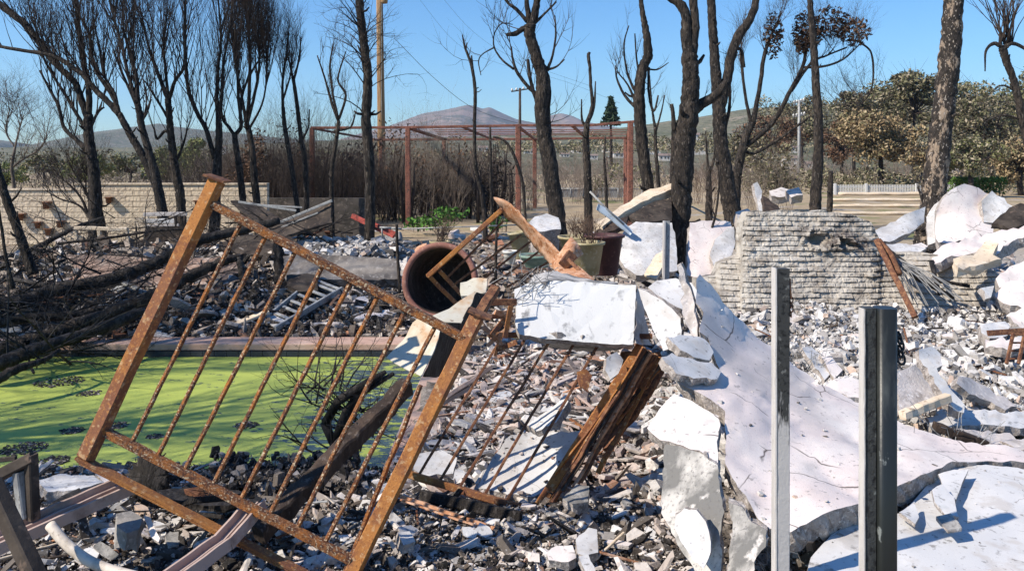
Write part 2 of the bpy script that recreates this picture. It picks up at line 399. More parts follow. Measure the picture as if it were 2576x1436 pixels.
M['black_smooth'] = mat('smooth_black_steel', (.013, .015, .014), [(7, .56, .72, (.05, .056, .052), (2, 2, .6)), (22, .66, .70, (.25, .27, .26), (1, 1, .5), 4, 'noise', .6)], rough=.42, bump=.1, bscale=40, spec=.5)
M['dark_sheet'] = mat('burnt_sheet_metal', (.038, .031, .027), [(2.5, .45, .6, (.08, .065, .053)), (12, .58, .68, (.15, .11, .085))], rough=.85, bump=.4, spec=.12)
M['mauve_steel'] = mat('mauve_channel', (.44, .33, .28), [(5, .5, .66, (.24, .17, .14)), (40, .56, .66, (.40, .32, .28))], rough=.85, spec=.15, bump=.3, bscale=50)
M['pvc'] = mat('cream_pipe', (.60, .53, .45), [(10, .5, .66, (.38, .33, .27)), (60, .6, .7, (.3, .25, .2))], rough=.6, bump=.2)
M['terracotta'] = mat('terracotta', (.26, .115, .085), [(4, .45, .62, (.19, .085, .065)), (25, .56, .68, (.36, .2, .16))], rough=.75, bump=.25, bscale=30)
M['maroon'] = mat('maroon_glaze', (.10, .045, .045), [(3, .45, .65, (.06, .03, .032)), (20, .58, .7, (.16, .09, .08))], rough=.55, bump=.15)
M['cream_pot'] = mat('cream_pot', (.42, .36, .22), [(4, .45, .62, (.30, .25, .13)), (20, .56, .68, (.5, .46, .34))], rough=.8, bump=.3)
M['green_pot'] = mat('green_pot', (.17, .25, .20), [(6, .5, .65, (.26, .33, .27))], rough=.7, bump=.2)
M['white_pot'] = mat('white_pot', (.62, .60, .55), [(6, .5, .65, (.45, .43, .38))], rough=.7, bump=.2)
M['pool_in'] = mat('pool_plaster', (.10, .16, .18), rough=.6, bump=0)
M['coping'] = mat('peach_coping', (.46, .30, .235), [(2, .45, .6, (.52, .37, .30)), (9, .56, .66, (.26, .18, .15)), (1.2, .56, .66, (.22, .20, .20))], rough=.85, bump=.4, bscale=40)
M['blue_tile'] = mat('dark_blue_tile', (.025, .03, .045), [(8, .5, .65, (.06, .065, .08))], rough=.35, bump=0, spec=.5)
M['concrete'] = mat('grey_concrete', (.24, .215, .19), [(2, .45, .6, (.12, .105, .095)), (12, .55, .66, (.34, .31, .28)), (1, .55, .65, (.06, .052, .047))], rough=.9, bump=.4)
M['render_pink'] = mat('pink_render_wall', (.27, .185, .145), [(1.1, .46, .60, (.09, .075, .068), (1, 1, 1), 6), (6, .56, .66, (.46, .36, .30))], rough=.9, bump=.3)
M['soil'] = mat('brown_soil', (.15, .105, .075), [(8, .45, .6, (.08, .06, .045))], rough=.95, bump=.8)
M['wood_pole'] = mat('brown_pole_wood', (.33, .20, .095), [(1.6, .45, .6, (.20, .115, .055), (3, 3, .25)), (9, .55, .64, (.46, .33, .2), (3, 3, .12))], rough=.85, bump=.5, bscale=20)
M['hedge'] = mat('hedge_leaf', (.08, .14, .03), isl=[(0, (.07, .13, .025)), (.5, (.11, .19, .04)), (.8, (.05, .09, .02))], rough=.8, bump=0)
def leaf(name, cs):
    return mat(name, cs[0], isl=[(i / len(cs), c) for i, c in enumerate(cs)], rough=.85, bump=0, spec=.2)
M['leaf_olive'] = leaf('olive_leaf', [(.17, .17, .07), (.11, .12, .05), (.26, .235, .14), (.11, .105, .065), (.32, .27, .19)])
M['leaf_tan'] = leaf('tan_scorched_leaf', [(.30, .22, .12), (.22, .155, .085), (.16, .14, .07), (.36, .28, .17), (.10, .075, .045)])
M['leaf_grey'] = leaf('grey_green_leaf', [(.18, .165, .09), (.11, .11, .055), (.25, .22, .14), (.075, .07, .04), (.29, .24, .17), (.055, .045, .03)])
M['leaf_brown'] = leaf('brown_leaf', [(.13, .07, .04), (.08, .05, .032), (.18, .11, .07)])
M['leaf_dark'] = leaf('burnt_leaf', [(.03, .018, .014), (.06, .032, .02), (.02, .014, .012), (.09, .055, .03)])
M['leaf_yellow'] = leaf('yellow_green_leaf', [(.22, .24, .08), (.15, .18, .06), (.28, .28, .12), (.12, .13, .05)])
M['leaf_green'] = leaf('fresh_green_leaf', [(.07, .16, .03), (.10, .22, .04), (.05, .11, .025)])
M['leaf_pine'] = leaf('dark_conifer_leaf', [(.03, .05, .03), (.045, .07, .04)])
M['house_wall'] = mat('house_wall', (.55, .53, .50), rough=.9, bump=0)
M['house_roof'] = mat('house_roof', (.22, .17, .15), rough=.9, bump=0)
M['glass_dark'] = mat('window_glass', (.05, .06, .07), rough=.2, bump=0)
M['white_paint'] = mat('white_fence_paint', (.62, .61, .58), rough=.7, bump=0)
M['steel_wire'] = mat('steel_wire', (.22, .22, .22), rough=.6, bump=0)
M['dark_wire'] = mat('dark_wire', (.03, .03, .03), rough=.6, bump=0)
M['blue_pipe'] = mat('pale_blue_pipe', (.50, .58, .66), [(8, .5, .65, (.38, .44, .5))], rough=.6, bump=.1)
M['red_paint'] = mat('burnt_red_paint', (.33, .06, .045), [(9, .5, .62, (.15, .04, .03))], rough=.7, bump=.2)
chipr = lambda name, r: mat(name, r[0][1], [(25, .5, .68, (.16, .145, .135), (1, 1, 1), 4, 'noise', .6), (60, .62, .7, (.70, .67, .64), (1, 1, 1), 3, 'noise', .5)], isl=r, rough=.95, bump=.7, bscale=70, bdist=.006)
M['chips_mix'] = chipr('mixed_rubble', [(0, (.03, .025, .021)), (.20, (.10, .083, .068)), (.34, (.15, .125, .105)), (.46, (.40, .34, .30)), (.60, (.60, .545, .50)), (.78, (.50, .455, .42)), (.88, (.64, .60, .58)), (.96, (.36, .24, .18))])
M['chips_dark'] = chipr('charred_rubble', [(0, (.016, .014, .012)), (.32, (.035, .029, .025)), (.55, (.08, .064, .052)), (.72, (.17, .14, .115)), (.86, (.32, .28, .245)), (.94, (.47, .42, .37))])
M['chips_brown'] = chipr('brown_rubble', [(0, (.03, .024, .02)), (.18, (.10, .075, .055)), (.36, (.20, .155, .12)), (.52, (.33, .27, .22)), (.68, (.46, .41, .36)), (.80, (.27, .15, .10)), (.88, (.58, .54, .50))])
M['chips_pale'] = chipr('pale_rubble', [(0, (.10, .092, .085)), (.14, (.28, .26, .24)), (.32, (.50, .475, .445)), (.55, (.62, .595, .57)), (.75, (.44, .425, .41)), (.88, (.66, .635, .60)), (.96, (.50, .38, .30))])
M['chips_pink'] = chipr('pinkish_rubble', [(0, (.035, .03, .028)), (.2, (.16, .13, .12)), (.36, (.36, .29, .26)), (.55, (.50, .42, .38)), (.75, (.58, .54, .51)), (.9, (.34, .19, .13))])
def chunkmat(name, c, d):
    return mat(name, c, [(7, .5, .66, d), (40, .56, .68, tuple(min(.75, q * 1.25) for q in c)), (90, .62, .68, (.12, .11, .10), (1, 1, 1), 3, 'noise', .5)], rough=.95, bump=.7, bscale=60, bdist=.006)
M['ck_white'] = chunkmat('white_plaster_chunk', (.60, .59, .58), (.44, .43, .42))
M['ck_pink'] = chunkmat('pink_plaster_chunk', (.58, .50, .46), (.42, .35, .32))
M['ck_grey'] = chunkmat('grey_mortar_chunk', (.32, .30, .28), (.20, .19, .18))
M['ck_char'] = chunkmat('charred_chunk', (.03, .028, .026), (.07, .062, .055))
M['ck_clay'] = chunkmat('clay_chunk', (.36, .17, .10), (.24, .11, .07))
# ground
def ground_mat():
    m = bpy.data.materials.new('ash_ground'); m.use_nodes = True
    nt = m.node_tree; N = nt.nodes; L = nt.links; b = N['Principled BSDF']; b.inputs['Roughness'].default_value = .97; b.inputs['Specular IOR Level'].default_value = .1
    g = N.new('ShaderNodeNewGeometry'); pos = g.outputs['Position']
    sep = N.new('ShaderNodeSeparateXYZ'); L.new(pos, sep.inputs[0])
    def noise(s, d=6):
        t = N.new('ShaderNodeTexNoise'); t.inputs['Scale'].default_value = s; t.inputs['Detail'].default_value = d; t.inputs['Roughness'].default_value = .7; L.new(pos, t.inputs[0]); return t.outputs[0]
    def mr(x, a, c):
        q = N.new('ShaderNodeMapRange'); q.inputs[1].default_value = a; q.inputs[2].default_value = c; L.new(x, q.inputs[0]); return q.outputs[0]
    def mix(f, a, c):
        q = N.new('ShaderNodeMix'); q.data_type = 'RGBA'; L.new(f, q.inputs[0])
        for i, x in ((6, a), (7, c)):
            if isinstance(x, tuple): q.inputs[i].default_value = col(x)
            else: L.new(x, q.inputs[i])
        return q.outputs[2]
    n1 = noise(2.2); n2 = noise(14); n3 = noise(60, 3)
    near = mix(mr(n1, .36, .54), (.06, .05, .043), (.30, .262, .225))
    ashx = mr(sep.outputs[0], 1.3, 2.2)
    near = mix(ashx, near, (.42, .385, .345))
    near = mix(mr(n2, .54, .64), near, (.44, .395, .35))
    near = mix(mr(n3, .58, .66), near, (.02, .018, .017))
    f1 = noise(.12); f2 = noise(1.1)
    far = mix(mr(f2, .42, .6), (.42, .33, .21), (.30, .23, .155))
    far = mix(mr(f1, .56, .60), far, (.20, .205, .09))
    far = mix(mr(noise(.35), .56, .62), far, (.38, .34, .29))
    far = mix(mr(noise(5), .6, .68), far, (.10, .08, .06))
    soil = mix(mr(n2, .45, .62), (.17, .125, .095), (.10, .085, .065))
    soil = mix(mr(n3, .56, .66), soil, (.42, .36, .30))
    soil = mix(mr(n1, .56, .64), soil, (.13, .14, .07))
    fy = mr(sep.outputs[1], 19, 25)
    base = mix(fy, near, far)
    # bare soil between the pool and the pots
    ax = mr(sep.outputs[0], -3.6, -2.6); ay = mr(sep.outputs[1], 10.4, 10.9); bx = mr(sep.outputs[0], 2.6, 1.2); by = mr(sep.outputs[1], 20, 15)
    def mul(a, c):
        q = N.new('ShaderNodeMath'); q.operation = 'MULTIPLY'; L.new(a, q.inputs[0]); L.new(c, q.inputs[1]); return q.outputs[0]
    base = mix(mul(mul(ax, ay), mul(bx, by)), base, soil)
    L.new(base, b.inputs['Base Color'])
    bp = N.new('ShaderNodeBump'); bp.inputs['Strength'].default_value = 1; bp.inputs['Distance'].default_value = .03; L.new(noise(30, 8), bp.inputs['Height']); L.new(bp.outputs[0], b.inputs['Normal'])
    return m
M['ground'] = ground_mat()
def algae_mat():
    m = bpy.data.materials.new('algae_water'); m.use_nodes = True
    nt = m.node_tree; N = nt.nodes; L = nt.links; b = N['Principled BSDF']
    g = N.new('ShaderNodeNewGeometry'); pos = g.outputs['Position']
    def noise(s, d=6, st=(1, 1, 1), off=0):
        mp = N.new('ShaderNodeMapping'); mp.inputs['Scale'].default_value = st; mp.inputs['Location'].default_value = (off, 0, 0); L.new(pos, mp.inputs[0])
        t = N.new('ShaderNodeTexNoise'); t.inputs['Scale'].default_value = s; t.inputs['Detail'].default_value = d; t.inputs['Roughness'].default_value = .65; L.new(mp.outputs[0], t.inputs[0]); return t.outputs[0]
    def mr(x, a, c):
        q = N.new('ShaderNodeMapRange'); q.inputs[1].default_value = a; q.inputs[2].default_value = c; L.new(x, q.inputs[0]); return q.outputs[0]
    def mix(f, a, c):
        q = N.new('ShaderNodeMix'); q.data_type = 'RGBA'; L.new(f, q.inputs[0])
        for i, x in ((6, a), (7, c)):
            if isinstance(x, tuple): q.inputs[i].default_value = col(x)
            else: L.new(x, q.inputs[i])
        return q.outputs[2]
    base = mix(mr(noise(.9, 6, (1, 3, 1)), .40, .62), (.41, .47, .095), (.33, .40, .085))
    base = mix(mr(noise(45, 3), .56, .66), base, (.36, .44, .09))
    base = mix(mr(noise(3, 6, (1, 3, 1), 7), .55, .72), base, (.26, .33, .08))
    # open patch of water showing between the mats towards the right end
    sep = N.new('ShaderNodeSeparateXYZ'); L.new(pos, sep.inputs[0])
    q1 = mr(sep.outputs[0], -2.6, -1.7)
    nn = noise(5.5, 7, (1, 2, 1), 4)
    ad = N.new('ShaderNodeMath'); ad.operation = 'MULTIPLY_ADD'; L.new(q1, ad.inputs[0]); ad.inputs[1].default_value = .15; L.new(nn, ad.inputs[2])
    hole = mr(ad.outputs[0], .615, .65)
    base = mix(hole, base, (.06, .10, .10))
    L.new(base, b.inputs['Base Color'])
    rr = N.new('ShaderNodeMapRange'); L.new(hole, rr.inputs[0]); rr.inputs[3].default_value = .55; rr.inputs[4].default_value = .06; L.new(rr.outputs[0], b.inputs['Roughness'])
    b.inputs['Specular IOR Level'].default_value = .35
    bp = N.new('ShaderNodeBump'); bp.inputs['Strength'].default_value = .5; bp.inputs['Distance'].default_value = .01; L.new(noise(40, 5), bp.inputs['Height']); L.new(bp.outputs[0], b.inputs['Normal'])
    return m
M['algae'] = algae_mat()
def block_mat():
    m = bpy.data.materials.new('tan_block_wall'); m.use_nodes = True
    nt = m.node_tree; N = nt.nodes; L = nt.links; b = N['Principled BSDF']; b.inputs['Roughness'].default_value = .9
    tc = N.new('ShaderNodeTexCoord'); mp = N.new('ShaderNodeMapping'); L.new(tc.outputs['Object'], mp.inputs[0]); mp.inputs['Rotation'].default_value = (R(90), 0, 0)
    br = N.new('ShaderNodeTexBrick'); L.new(mp.outputs[0], br.inputs[0])
    br.inputs['Color1'].default_value = col((.70, .575, .42)); br.inputs['Color2'].default_value = col((.60, .49, .36)); br.inputs['Mortar'].default_value = col((.36, .28, .20))
    br.inputs['Scale'].default_value = 1; br.inputs['Mortar Size'].default_value = .012; br.inputs['Brick Width'].default_value = .42; br.inputs['Row Height'].default_value = .155; br.inputs['Mortar Smooth'].default_value = .3
    n = N.new('ShaderNodeTexNoise'); n.inputs['Scale'].default_value = 1.6; n.inputs['Detail'].default_value = 6; L.new(tc.outputs['Object'], n.inputs[0])
    mrr = N.new('ShaderNodeMapRange'); mrr.inputs[1].default_value = .5; mrr.inputs[2].default_value = .7; mrr.inputs[4].default_value = .5; L.new(n.outputs[0], mrr.inputs[0])
    mx = N.new('ShaderNodeMix'); mx.data_type = 'RGBA'; L.new(mrr.outputs[0], mx.inputs[0]); L.new(br.outputs[0], mx.inputs[6]); mx.inputs[7].default_value = col((.36, .29, .24))
    L.new(mx.outputs[2], b.inputs['Base Color'])
    n2 = N.new('ShaderNodeTexNoise'); n2.inputs['Scale'].default_value = 12; n2.inputs['Detail'].default_value = 5; L.new(tc.outputs['Object'], n2.inputs[0])
    a = N.new('ShaderNodeMath'); a.operation = 'SUBTRACT'; L.new(n2.outputs[0], a.inputs[0]); L.new(br.outputs['Fac'], a.inputs[1])
    bp = N.new('ShaderNodeBump'); bp.inputs['Strength'].default_value = .8; bp.inputs['Distance'].default_value = .04; L.new(a.outputs[0], bp.inputs['Height']); L.new(bp.outputs[0], b.inputs['Normal'])
    return m
M['block'] = block_mat()
M['soot_wall'] = mat('sooty_wall', (.10, .085, .072), [(2, .45, .6, (.055, .048, .04)), (9, .55, .65, (.18, .15, .125))], rough=.95, bump=.3)
M['masonry'] = mat('burnt_block_masonry', (.42, .385, .335), [(1.7, .44, .6, (.51, .475, .42)), (3.0, .52, .66, (.17, .145, .12), (1, 1, 1.5), 7), (1.9, .55, .66, (.09, .075, .068)), (9, .50, .6, (.30, .26, .215), (1, 1, 2.2), 4, 'noise', .8), (40, .54, .68, (.50, .47, .42), (1, 1, 1), 4, 'noise', .6)], rough=.95, bump=.9, bscale=45, bdist=.012)
# ------------------------------------------------------------------ ground, pool, hills
def grid_mesh(name, X, Y, Z, mt, smooth=True):
    r, c = X.shape
    me = bpy.data.meshes.new(name)
    V = np.stack([X, Y, Z], -1).reshape(-1, 3)
    i = np.arange(r * c).reshape(r, c)
    Q = np.stack([i[:-1, :-1], i[:-1, 1:], i[1:, 1:], i[1:, :-1]], -1).reshape(-1, 4)
    me.vertices.add(len(V)); me.vertices.foreach_set('co', V.ravel())
    me.loops.add(Q.size); me.loops.foreach_set('vertex_index', Q.ravel())
    me.polygons.add(len(Q)); me.polygons.foreach_set('loop_start', np.arange(0, Q.size, 4)); me.polygons.foreach_set('loop_total', np.full(len(Q), 4))
    me.polygons.foreach_set('use_smooth', np.full(len(Q), smooth)); me.update(); me.validate()
    me.materials.append(mt)
    o = bpy.data.objects.new(name, me); COL.objects.link(o); return o
ys = np.concatenate([[-30, -12, -5, -2, -.5, .4, 1.0], np.geomspace(1.4, 26, 430), np.geomspace(27, 3600, 70)])
ts = np.linspace(-1.25, 1.25, 520)
TT, YY = np.meshgrid(ts, ys)
XX = TT * (np.maximum(YY, 0) + 2.2) * np.where(YY < .5, 4, 1)
o = grid_mesh('ground', XX, YY, zg(XX, YY), M['ground']); tag(o, kind='structure')
PX0, PX1, PY0, PY1 = -9.1, -1.0, 6.15, 10.36
mb = MB(); mb.box(((PX0 + PX1) / 2, (PY0 + PY1) / 2, -.16), PX1 - PX0 + .02, PY1 - PY0 + .02, .08)
o = mb.build('pool_water', M['algae']); tag(o, kind='structure')
pool = thing('swimming_pool', (-5, 8.5, -.9), 'peach coped swimming pool with dark tile band holding green algae water', 'swimming pool')
mb = MB()
for a, b_, c, d in ((PX0 - .3, PX1 + .3, PY1, PY1 + .42), (PX0 - .3, PX1 + .3, PY0 - .34, PY0), (PX1, PX1 + .36, PY0, PY1), (PX0 - .36, PX0, PY0, PY1)):
    mb.box(((a + b_) / 2, (c + d) / 2, .0), b_ - a - .004, d - c - .004, .09)
mb.build('coping', M['coping'], pool, bevel=.015)
mb = MB()
k = int((PX1 - PX0) / .155)
for i in range(k):
    mb.box((PX0 + .155 * (i + .5), PY1 - .011, -.118), .149, .02, .138)
for i in range(int((PY1 - PY0) / .155)):
    mb.box((PX1 - .011, PY0 + .155 * (i + .5), -.118), .02, .149, .138)
mb.build('tile_band', M['blue_tile'], pool)
mb = MB(); mb.box(((PX0 + PX1) / 2, PY1 + .06, -.5), PX1 - PX0, .1, .8); mb.box(((PX0 + PX1) / 2, PY0 - .06, -.5), PX1 - PX0, .1, .8); mb.box((PX1 + .06, 8.25, -.5), .1, PY1 - PY0, .8)
mb.build('basin_wall', M['pool_in'], pool)
# hills
def ridge(name, prof, Y, depth, mt, seed, rough=.25, n=160):
    """mountain range: prof = ridge line [(u,v)] read at distance Y"""
    us = np.array([p[0] for p in prof], float); vs = np.array([p[1] for p in prof], float)
    t = np.linspace(0, 1, n); u = us[0] + (us[-1] - us[0]) * t; v = np.interp(u, us, vs)
    H = np.maximum(EYE + (HV - v) / F * Y, 0); Xc = (u - U0) / F * Y
    s = np.linspace(-1, 1, 61)
    SS, XXx = np.meshgrid(s, Xc); HH = np.repeat(H[:, None], 61, 1)
    YYy = Y + SS * depth
    base = 1 - np.abs(SS) ** 1.15
    nz = fbm(XXx / depth * 3.1 + seed, SS * 2.2 + seed, 6)
    Z = HH * base * (1 + rough * 1.4 * nz * (1 - base) * 2) - 2 * (1 - base) + HH * rough * .25 * nz * base
    o = grid_mesh(name, XXx, YYy, Z, mt); tag(o, kind='structure'); return o
M['mauve_hill'] = mat('mauve_mountain', (.25, .19, .155), [(.004, .42, .6, (.19, .155, .125)), (.012, .5, .6, (.13, .12, .085)), (.04, .55, .64, (.33, .26, .21)), (.03, .60, .66, (.09, .085, .06), (1, 1, 1), 6)], rough=1, bump=0)
M['green_hill'] = mat('scrub_hill', (.15, .145, .095), [(.02, .42, .6, (.09, .10, .055)), (.12, .52, .64, (.24, .20, .15)), (.4, .50, .60, (.07, .075, .045)), (1.2, .56, .64, (.20, .18, .13))], rough=1, bump=0)
ridge('mountain', [(800, 372), (1005, 312), (1065, 290), (1110, 282), (1150, 272), (1176, 265), (1196, 268), (1214, 275), (1232, 271), (1260, 284), (1300, 301), (1350, 310), (1380, 292), (1412, 285), (1440, 291), (1470, 306), (1560, 322), (1900, 350), (2300, 372)], 2600, 900, M['mauve_hill'], 3, .22, 260)
ridge('far_hills', [(-900, 330), (-300, 345), (0, 352), (40, 358), (90, 388), (200, 352), (260, 330), (330, 318), (400, 308), (440, 316), (520, 330), (700, 345), (900, 360), (1100, 372)], 1500, 420, M['green_hill'], 11, .25, 220)
ridge('near_hill', [(-1400, 352), (-400, 364), (0, 372), (300, 372), (560, 366), (900, 352), (1200, 344), (1420, 338), (1600, 322), (1750, 300), (1900, 272), (2050, 262), (2250, 250), (2576, 240), (3000, 235), (3600, 260)], 330, 210, M['green_hill'], 23, .25, 300)
HF = 60
# haze: even air round the camera and everything built
hz = MB(); hz.box((0, 1500, 160), 9600, 4600, 330)
hv = bpy.data.materials.new('haze_air'); hv.use_nodes = True
nt = hv.node_tree; nt.nodes.remove(nt.nodes['Principled BSDF'])
pv = nt.nodes.new('ShaderNodeVolumePrincipled'); pv.inputs['Color'].default_value = (.50, .70, 1.0, 1); pv.inputs['Density'].default_value = .00015; pv.inputs['Anisotropy'].default_value = .2
nt.links.new(pv.outputs[0], nt.nodes['Material Output'].inputs['Volume'])
o = hz.build('haze', hv); tag(o, kind='stuff'); hv.volume_intersection_method = 'FAST' if hasattr(hv, 'volume_intersection_method') else None
# ------------------------------------------------------------------ tan block wall on the left
wl = thing('block_wall', (-14, 23, 0), 'long tan split faced block garden wall behind the charred trees on the left', 'wall')
mb = MB(); YW = 23.0
xL, xS, xR = -22, P(181, 470, YW).x, P(672, 470, YW).x
zL, zR = P(60, 479, YW).z, P(300, 465, YW).z
mb.box(((xL + xS) / 2, YW + .1, zL / 2 - .1), xS - xL, .2, zL + .2)
mb.box(((xS + xR) / 2, YW + .1, zR / 2 - .1), xR - xS - .004, .2, zR + .2)
mb.build('blocks', M['block'], wl)
mb = MB(); mb.box(((xL + xS) / 2, YW + .09, zL + .025), xS - xL, .25, .05); mb.box(((xS + xR) / 2, YW + .09, zR + .025), xR - xS - .004, .25, .05)
mb.build('cap', M['block'], wl)
mb = MB(); YD = 24.5
mb.box((P(790, 480, YD).x, YD, .62), 3.4, .2, 1.3)
o = mb.build('garden_wall', M['soot_wall']); tag(o, 'low grey concrete garden wall half hidden behind thin burnt stems', 'wall')
# little square pots hung on the wall
for i, (u, v, s) in enumerate([(278, 504, 15), (122, 517, 17), (57, 546, 16), (100, 566, 15), (156, 564, 16), (127, 583, 16), (500, 512, 14)]):
    p = P(u, v, YW); w_ = px(s, YW); d = .3
    r = thing('wall_pot', (p.x, YW, p.z - w_ / 2), ['rusty brown wall pot hung highest on the tan block wall left of the twin trunks', 'brown wall pot second from the left end of the block wall, above the others', 'brown wall pot nearest the left end of the block wall', 'brown wall pot low on the block wall, left one of the lower pair', 'brown wall pot low on the block wall beside the foot of the thick trunk', 'lowest brown wall pot on the tan block wall', 'brown wall pot on the block wall just left of the tilted rusty post'][i], 'wall pot', 'small brown pots hung on the block wall')
    mb = MB(); k = w_ * .36
    mb.lathe((p.x, YW - w_ * .65, p.z - w_ * .5), [(k * .1, 0), (k, 0), (k * 1.35, w_ * .85), (k * 1.5, w_ * .86), (k * 1.5, w_), (k * 1.3, w_), (k * 1.2, w_ * .7), (0, w_ * .7)], 14)
    mb.build('pot', M['rust_dull'], r)
    mb = MB(); mb.box((p.x, YW - w_ * .2, p.z), w_ * .9, w_ * .4, .03); mb.box((p.x, YW - w_ * .6, p.z + w_ * .52), w_ * 1.2, w_ * 1.2, .02)
    mb.build('bracket', M['rust_dull'], r)
# ------------------------------------------------------------------ trees
def gbase(u, Y):
    """picture row where the ground lies at distance Y"""
    z = float(zg((u - U0) / F * Y, Y)); return HV + (EYE - z) * F / Y
def bare_tree(name, label, Y, trunk, limbs=(), seed=1, mt='bark', tw=None, ntw=0, tL=1.2, tr=0.019, tup=.5, tlev=2, tspr=.5, group=None, ground=True, ncirc=10, curl=0, tkids=3, dirx=0, wob=.10, trange=(.15, 1), cat='burnt tree', diry=0, sidetw=0, shrink=.62, leafy=None):
    """trunk/limbs: [(u,v,width_px[,dY])] picture lines at distance Y"""
    rng = random.Random(seed)
    tk = [(a[0], a[1], Y + (a[3] if len(a) > 3 else 0), a[2]) for a in trunk]
    if ground:
        u, v, y_, w_ = tk[0]; vb = gbase(u, Y)
        if vb > v: 
            du = (tk[0][0] - tk[1][0]) / max(abs(tk[0][1] - tk[1][1]), 1) * (vb - v) * .6
            tk = [(u + du, vb + 3, Y, w_ * 1.18)] + tk
    root = thing(name, P(tk[0][0], tk[0][1], Y), label, cat, group)
    mb = MB(); pt_, rt_ = limb(mb, tk, ncirc, 9, wob * .6, rng, .09)
    for k in range(rng.randint(4, 8) if px(trunk[0][2], Y) > .1 else 0):
        i = rng.randint(3, len(pt_) - 3); dd = Vector((rng.uniform(-1, 1), rng.uniform(-1, .2), rng.uniform(0, .7))).normalized(); r_ = rt_[i] * rng.uniform(.14, .28); L0 = rng.uniform(.06, .22)
        mb.tube([pt_[i], pt_[i] + dd * (rt_[i] + L0 * .5), pt_[i] + dd * (rt_[i] + L0) + Vector((0, 0, L0 * .3))], [r_ * 1.3, r_, r_ * .6], 5)
    mb.build('trunk', M[mt], root)
    paths = []
    for L in limbs:
        l = [(a[0], a[1], Y + (a[3] if len(a) > 3 else 0), a[2]) for a in L]
        b = MB(); pp, rr = limb(b, l, max(5, ncirc - 2), 5, wob, rng, .1); b.build('limb', M[mt], root)
        paths.append((pp, rr))
    if ntw:
        if not paths or sidetw:
            b = MB(); paths.append(limb(b, tk[-max(2, sidetw or 2):], 4, 6))
        b = MB()
        L_ = [sum((pp[i + 1] - pp[i]).length for i in range(len(pp) - 1)) for pp, rr in paths]
        tot = sum(L_)
        for (pp, rr), l in zip(paths, L_):
            for _ in range(max(1, int(ntw * l / tot))):
                t = rng.uniform(*trange) * (len(pp) - 1); i = min(int(t), len(pp) - 2)
                p = pp[i].lerp(pp[i + 1], t - i); d = (pp[i + 1] - pp[i]).normalized()
                e = (d * .5 + Vector((rng.uniform(-1, 1) + dirx, rng.uniform(-1, 1) * .8 + diry, rng.uniform(-.3, 1) + tup)) * .7)
                twig(b, p, e, tL * rng.uniform(.6, 1.2), min(tr * rng.uniform(.6, 1.2), rr[i] * .7), tlev, rng, tup, tspr, 5, tkids, curl, 3, shrink)
        b.build('crown', M[tw or 'twig'], root)
    if leafy:
        for (u, v, ru, rv, n_, s_, lm) in leafy:
            b = MB(); leaves(b, P(u, v, Y), Vector((px(ru, Y), px(ru, Y), px(rv, Y))), n_, px(s_, Y), rng)
            b.build('foliage', M[lm], root)
    return root
def leaves(b, c, rad, n, s, rng, shell=.35, core=0):
    vs = []; fs = []
    for i in range(n):
        while True:
            q = Vector((rng.uniform(-1, 1), rng.uniform(-1, 1), rng.uniform(-1, 1))); r = q.length
            if r < 1 and rng.random() < (r + shell): break
        p = c + Vector((q.x * rad.x, q.y * rad.y, q.z * rad.z))
        a = Vector((rng.gauss(0, 1), rng.gauss(0, 1), rng.gauss(0, 1))).normalized(); e = a.orthogonal().normalized()
        if rng.random() < .5: e = a.cross(e)
        k = s * rng.uniform(.5, 1.3); a = a * k; e = e * k * .45
        o = len(vs)
        for w_ in (p - a, p + e, p + a, p - e): vs.append((w_.x, w_.y, w_.z))
        fs.append((o, o + 1, o + 2, o + 3))
    b.add(vs, fs)
def clump_crown(b, clumps, nper, s, rng, squash=.7):
    for (c, r) in clumps:
        leaves(b, c, Vector((r, r, r * squash)), int(nper * rng.uniform(.7, 1.3)), s, rng)
def leafy_tree(name, label, Y, u, vtop, vbot, wpx, lm, seed, n=5200, s=.13, tw_px=14, group=None, ncl=26, cat='tree', bare=.0, base=None, lean=0):
    """crown built of many clumps of leaf sized faces round real limbs"""
    rng = random.Random(seed)
    vb = base if base is not None else gbase(u, Y)
    g = P(u, vb, Y); root = thing(name, g, label, cat, group)
    H = P(u, vtop, Y).z; zb = P(u, vbot, Y).z; rx = px(wpx, Y) / 2; cz = (H + zb) / 2; rz = (H - zb) / 2
    cx = g.x + px(lean, Y)
    cl = []
    for i in range(ncl):
        while True:
            q = Vector((rng.uniform(-1, 1), rng.uniform(-1, 1), rng.uniform(-1, 1)))
            if .25 < q.length < 1: break
        cl.append((Vector((cx + q.x * rx * .82, Y + q.y * rx * .7, cz + q.z * rz * .82)), min(rx, rz * 1.3) * rng.uniform(.2, .40)))
    mb = MB(); r0 = px(tw_px, Y) / 2
    top = Vector((cx, Y, cz - rz * .35))
    mb.tube([g - Vector((0, 0, .3)), g + (top - g) * .5 + Vector((rng.uniform(-.2, .2), 0, 0)), top], [r0 * 1.2, r0, r0 * .7], 8)
    mb.build('trunk', M['bark'], root)
    mb = MB()
    for c, r in cl:
        m_ = top.lerp(c, .5) + Vector((0, 0, rz * .05)); mb.tube([top - Vector((0, 0, rz * .1)), m_, c], [r0 * .45, r0 * .25, r0 * .08], 4, cap=False)
        for _ in range(4):
            e = Vector((rng.uniform(-1, 1), rng.uniform(-1, 1), rng.uniform(-.5, 1))); mb.tube([c, c + e * r, c + e * r * 1.7 + Vector((0, 0, .1))], [r0 * .12, r0 * .07, r0 * .03], 3, cap=False)
    mb.build('limbs', M['twig'], root)
    mb = MB(); clump_crown(mb, cl, n / ncl, s, rng); mb.build('crown', M[lm], root)
    return root
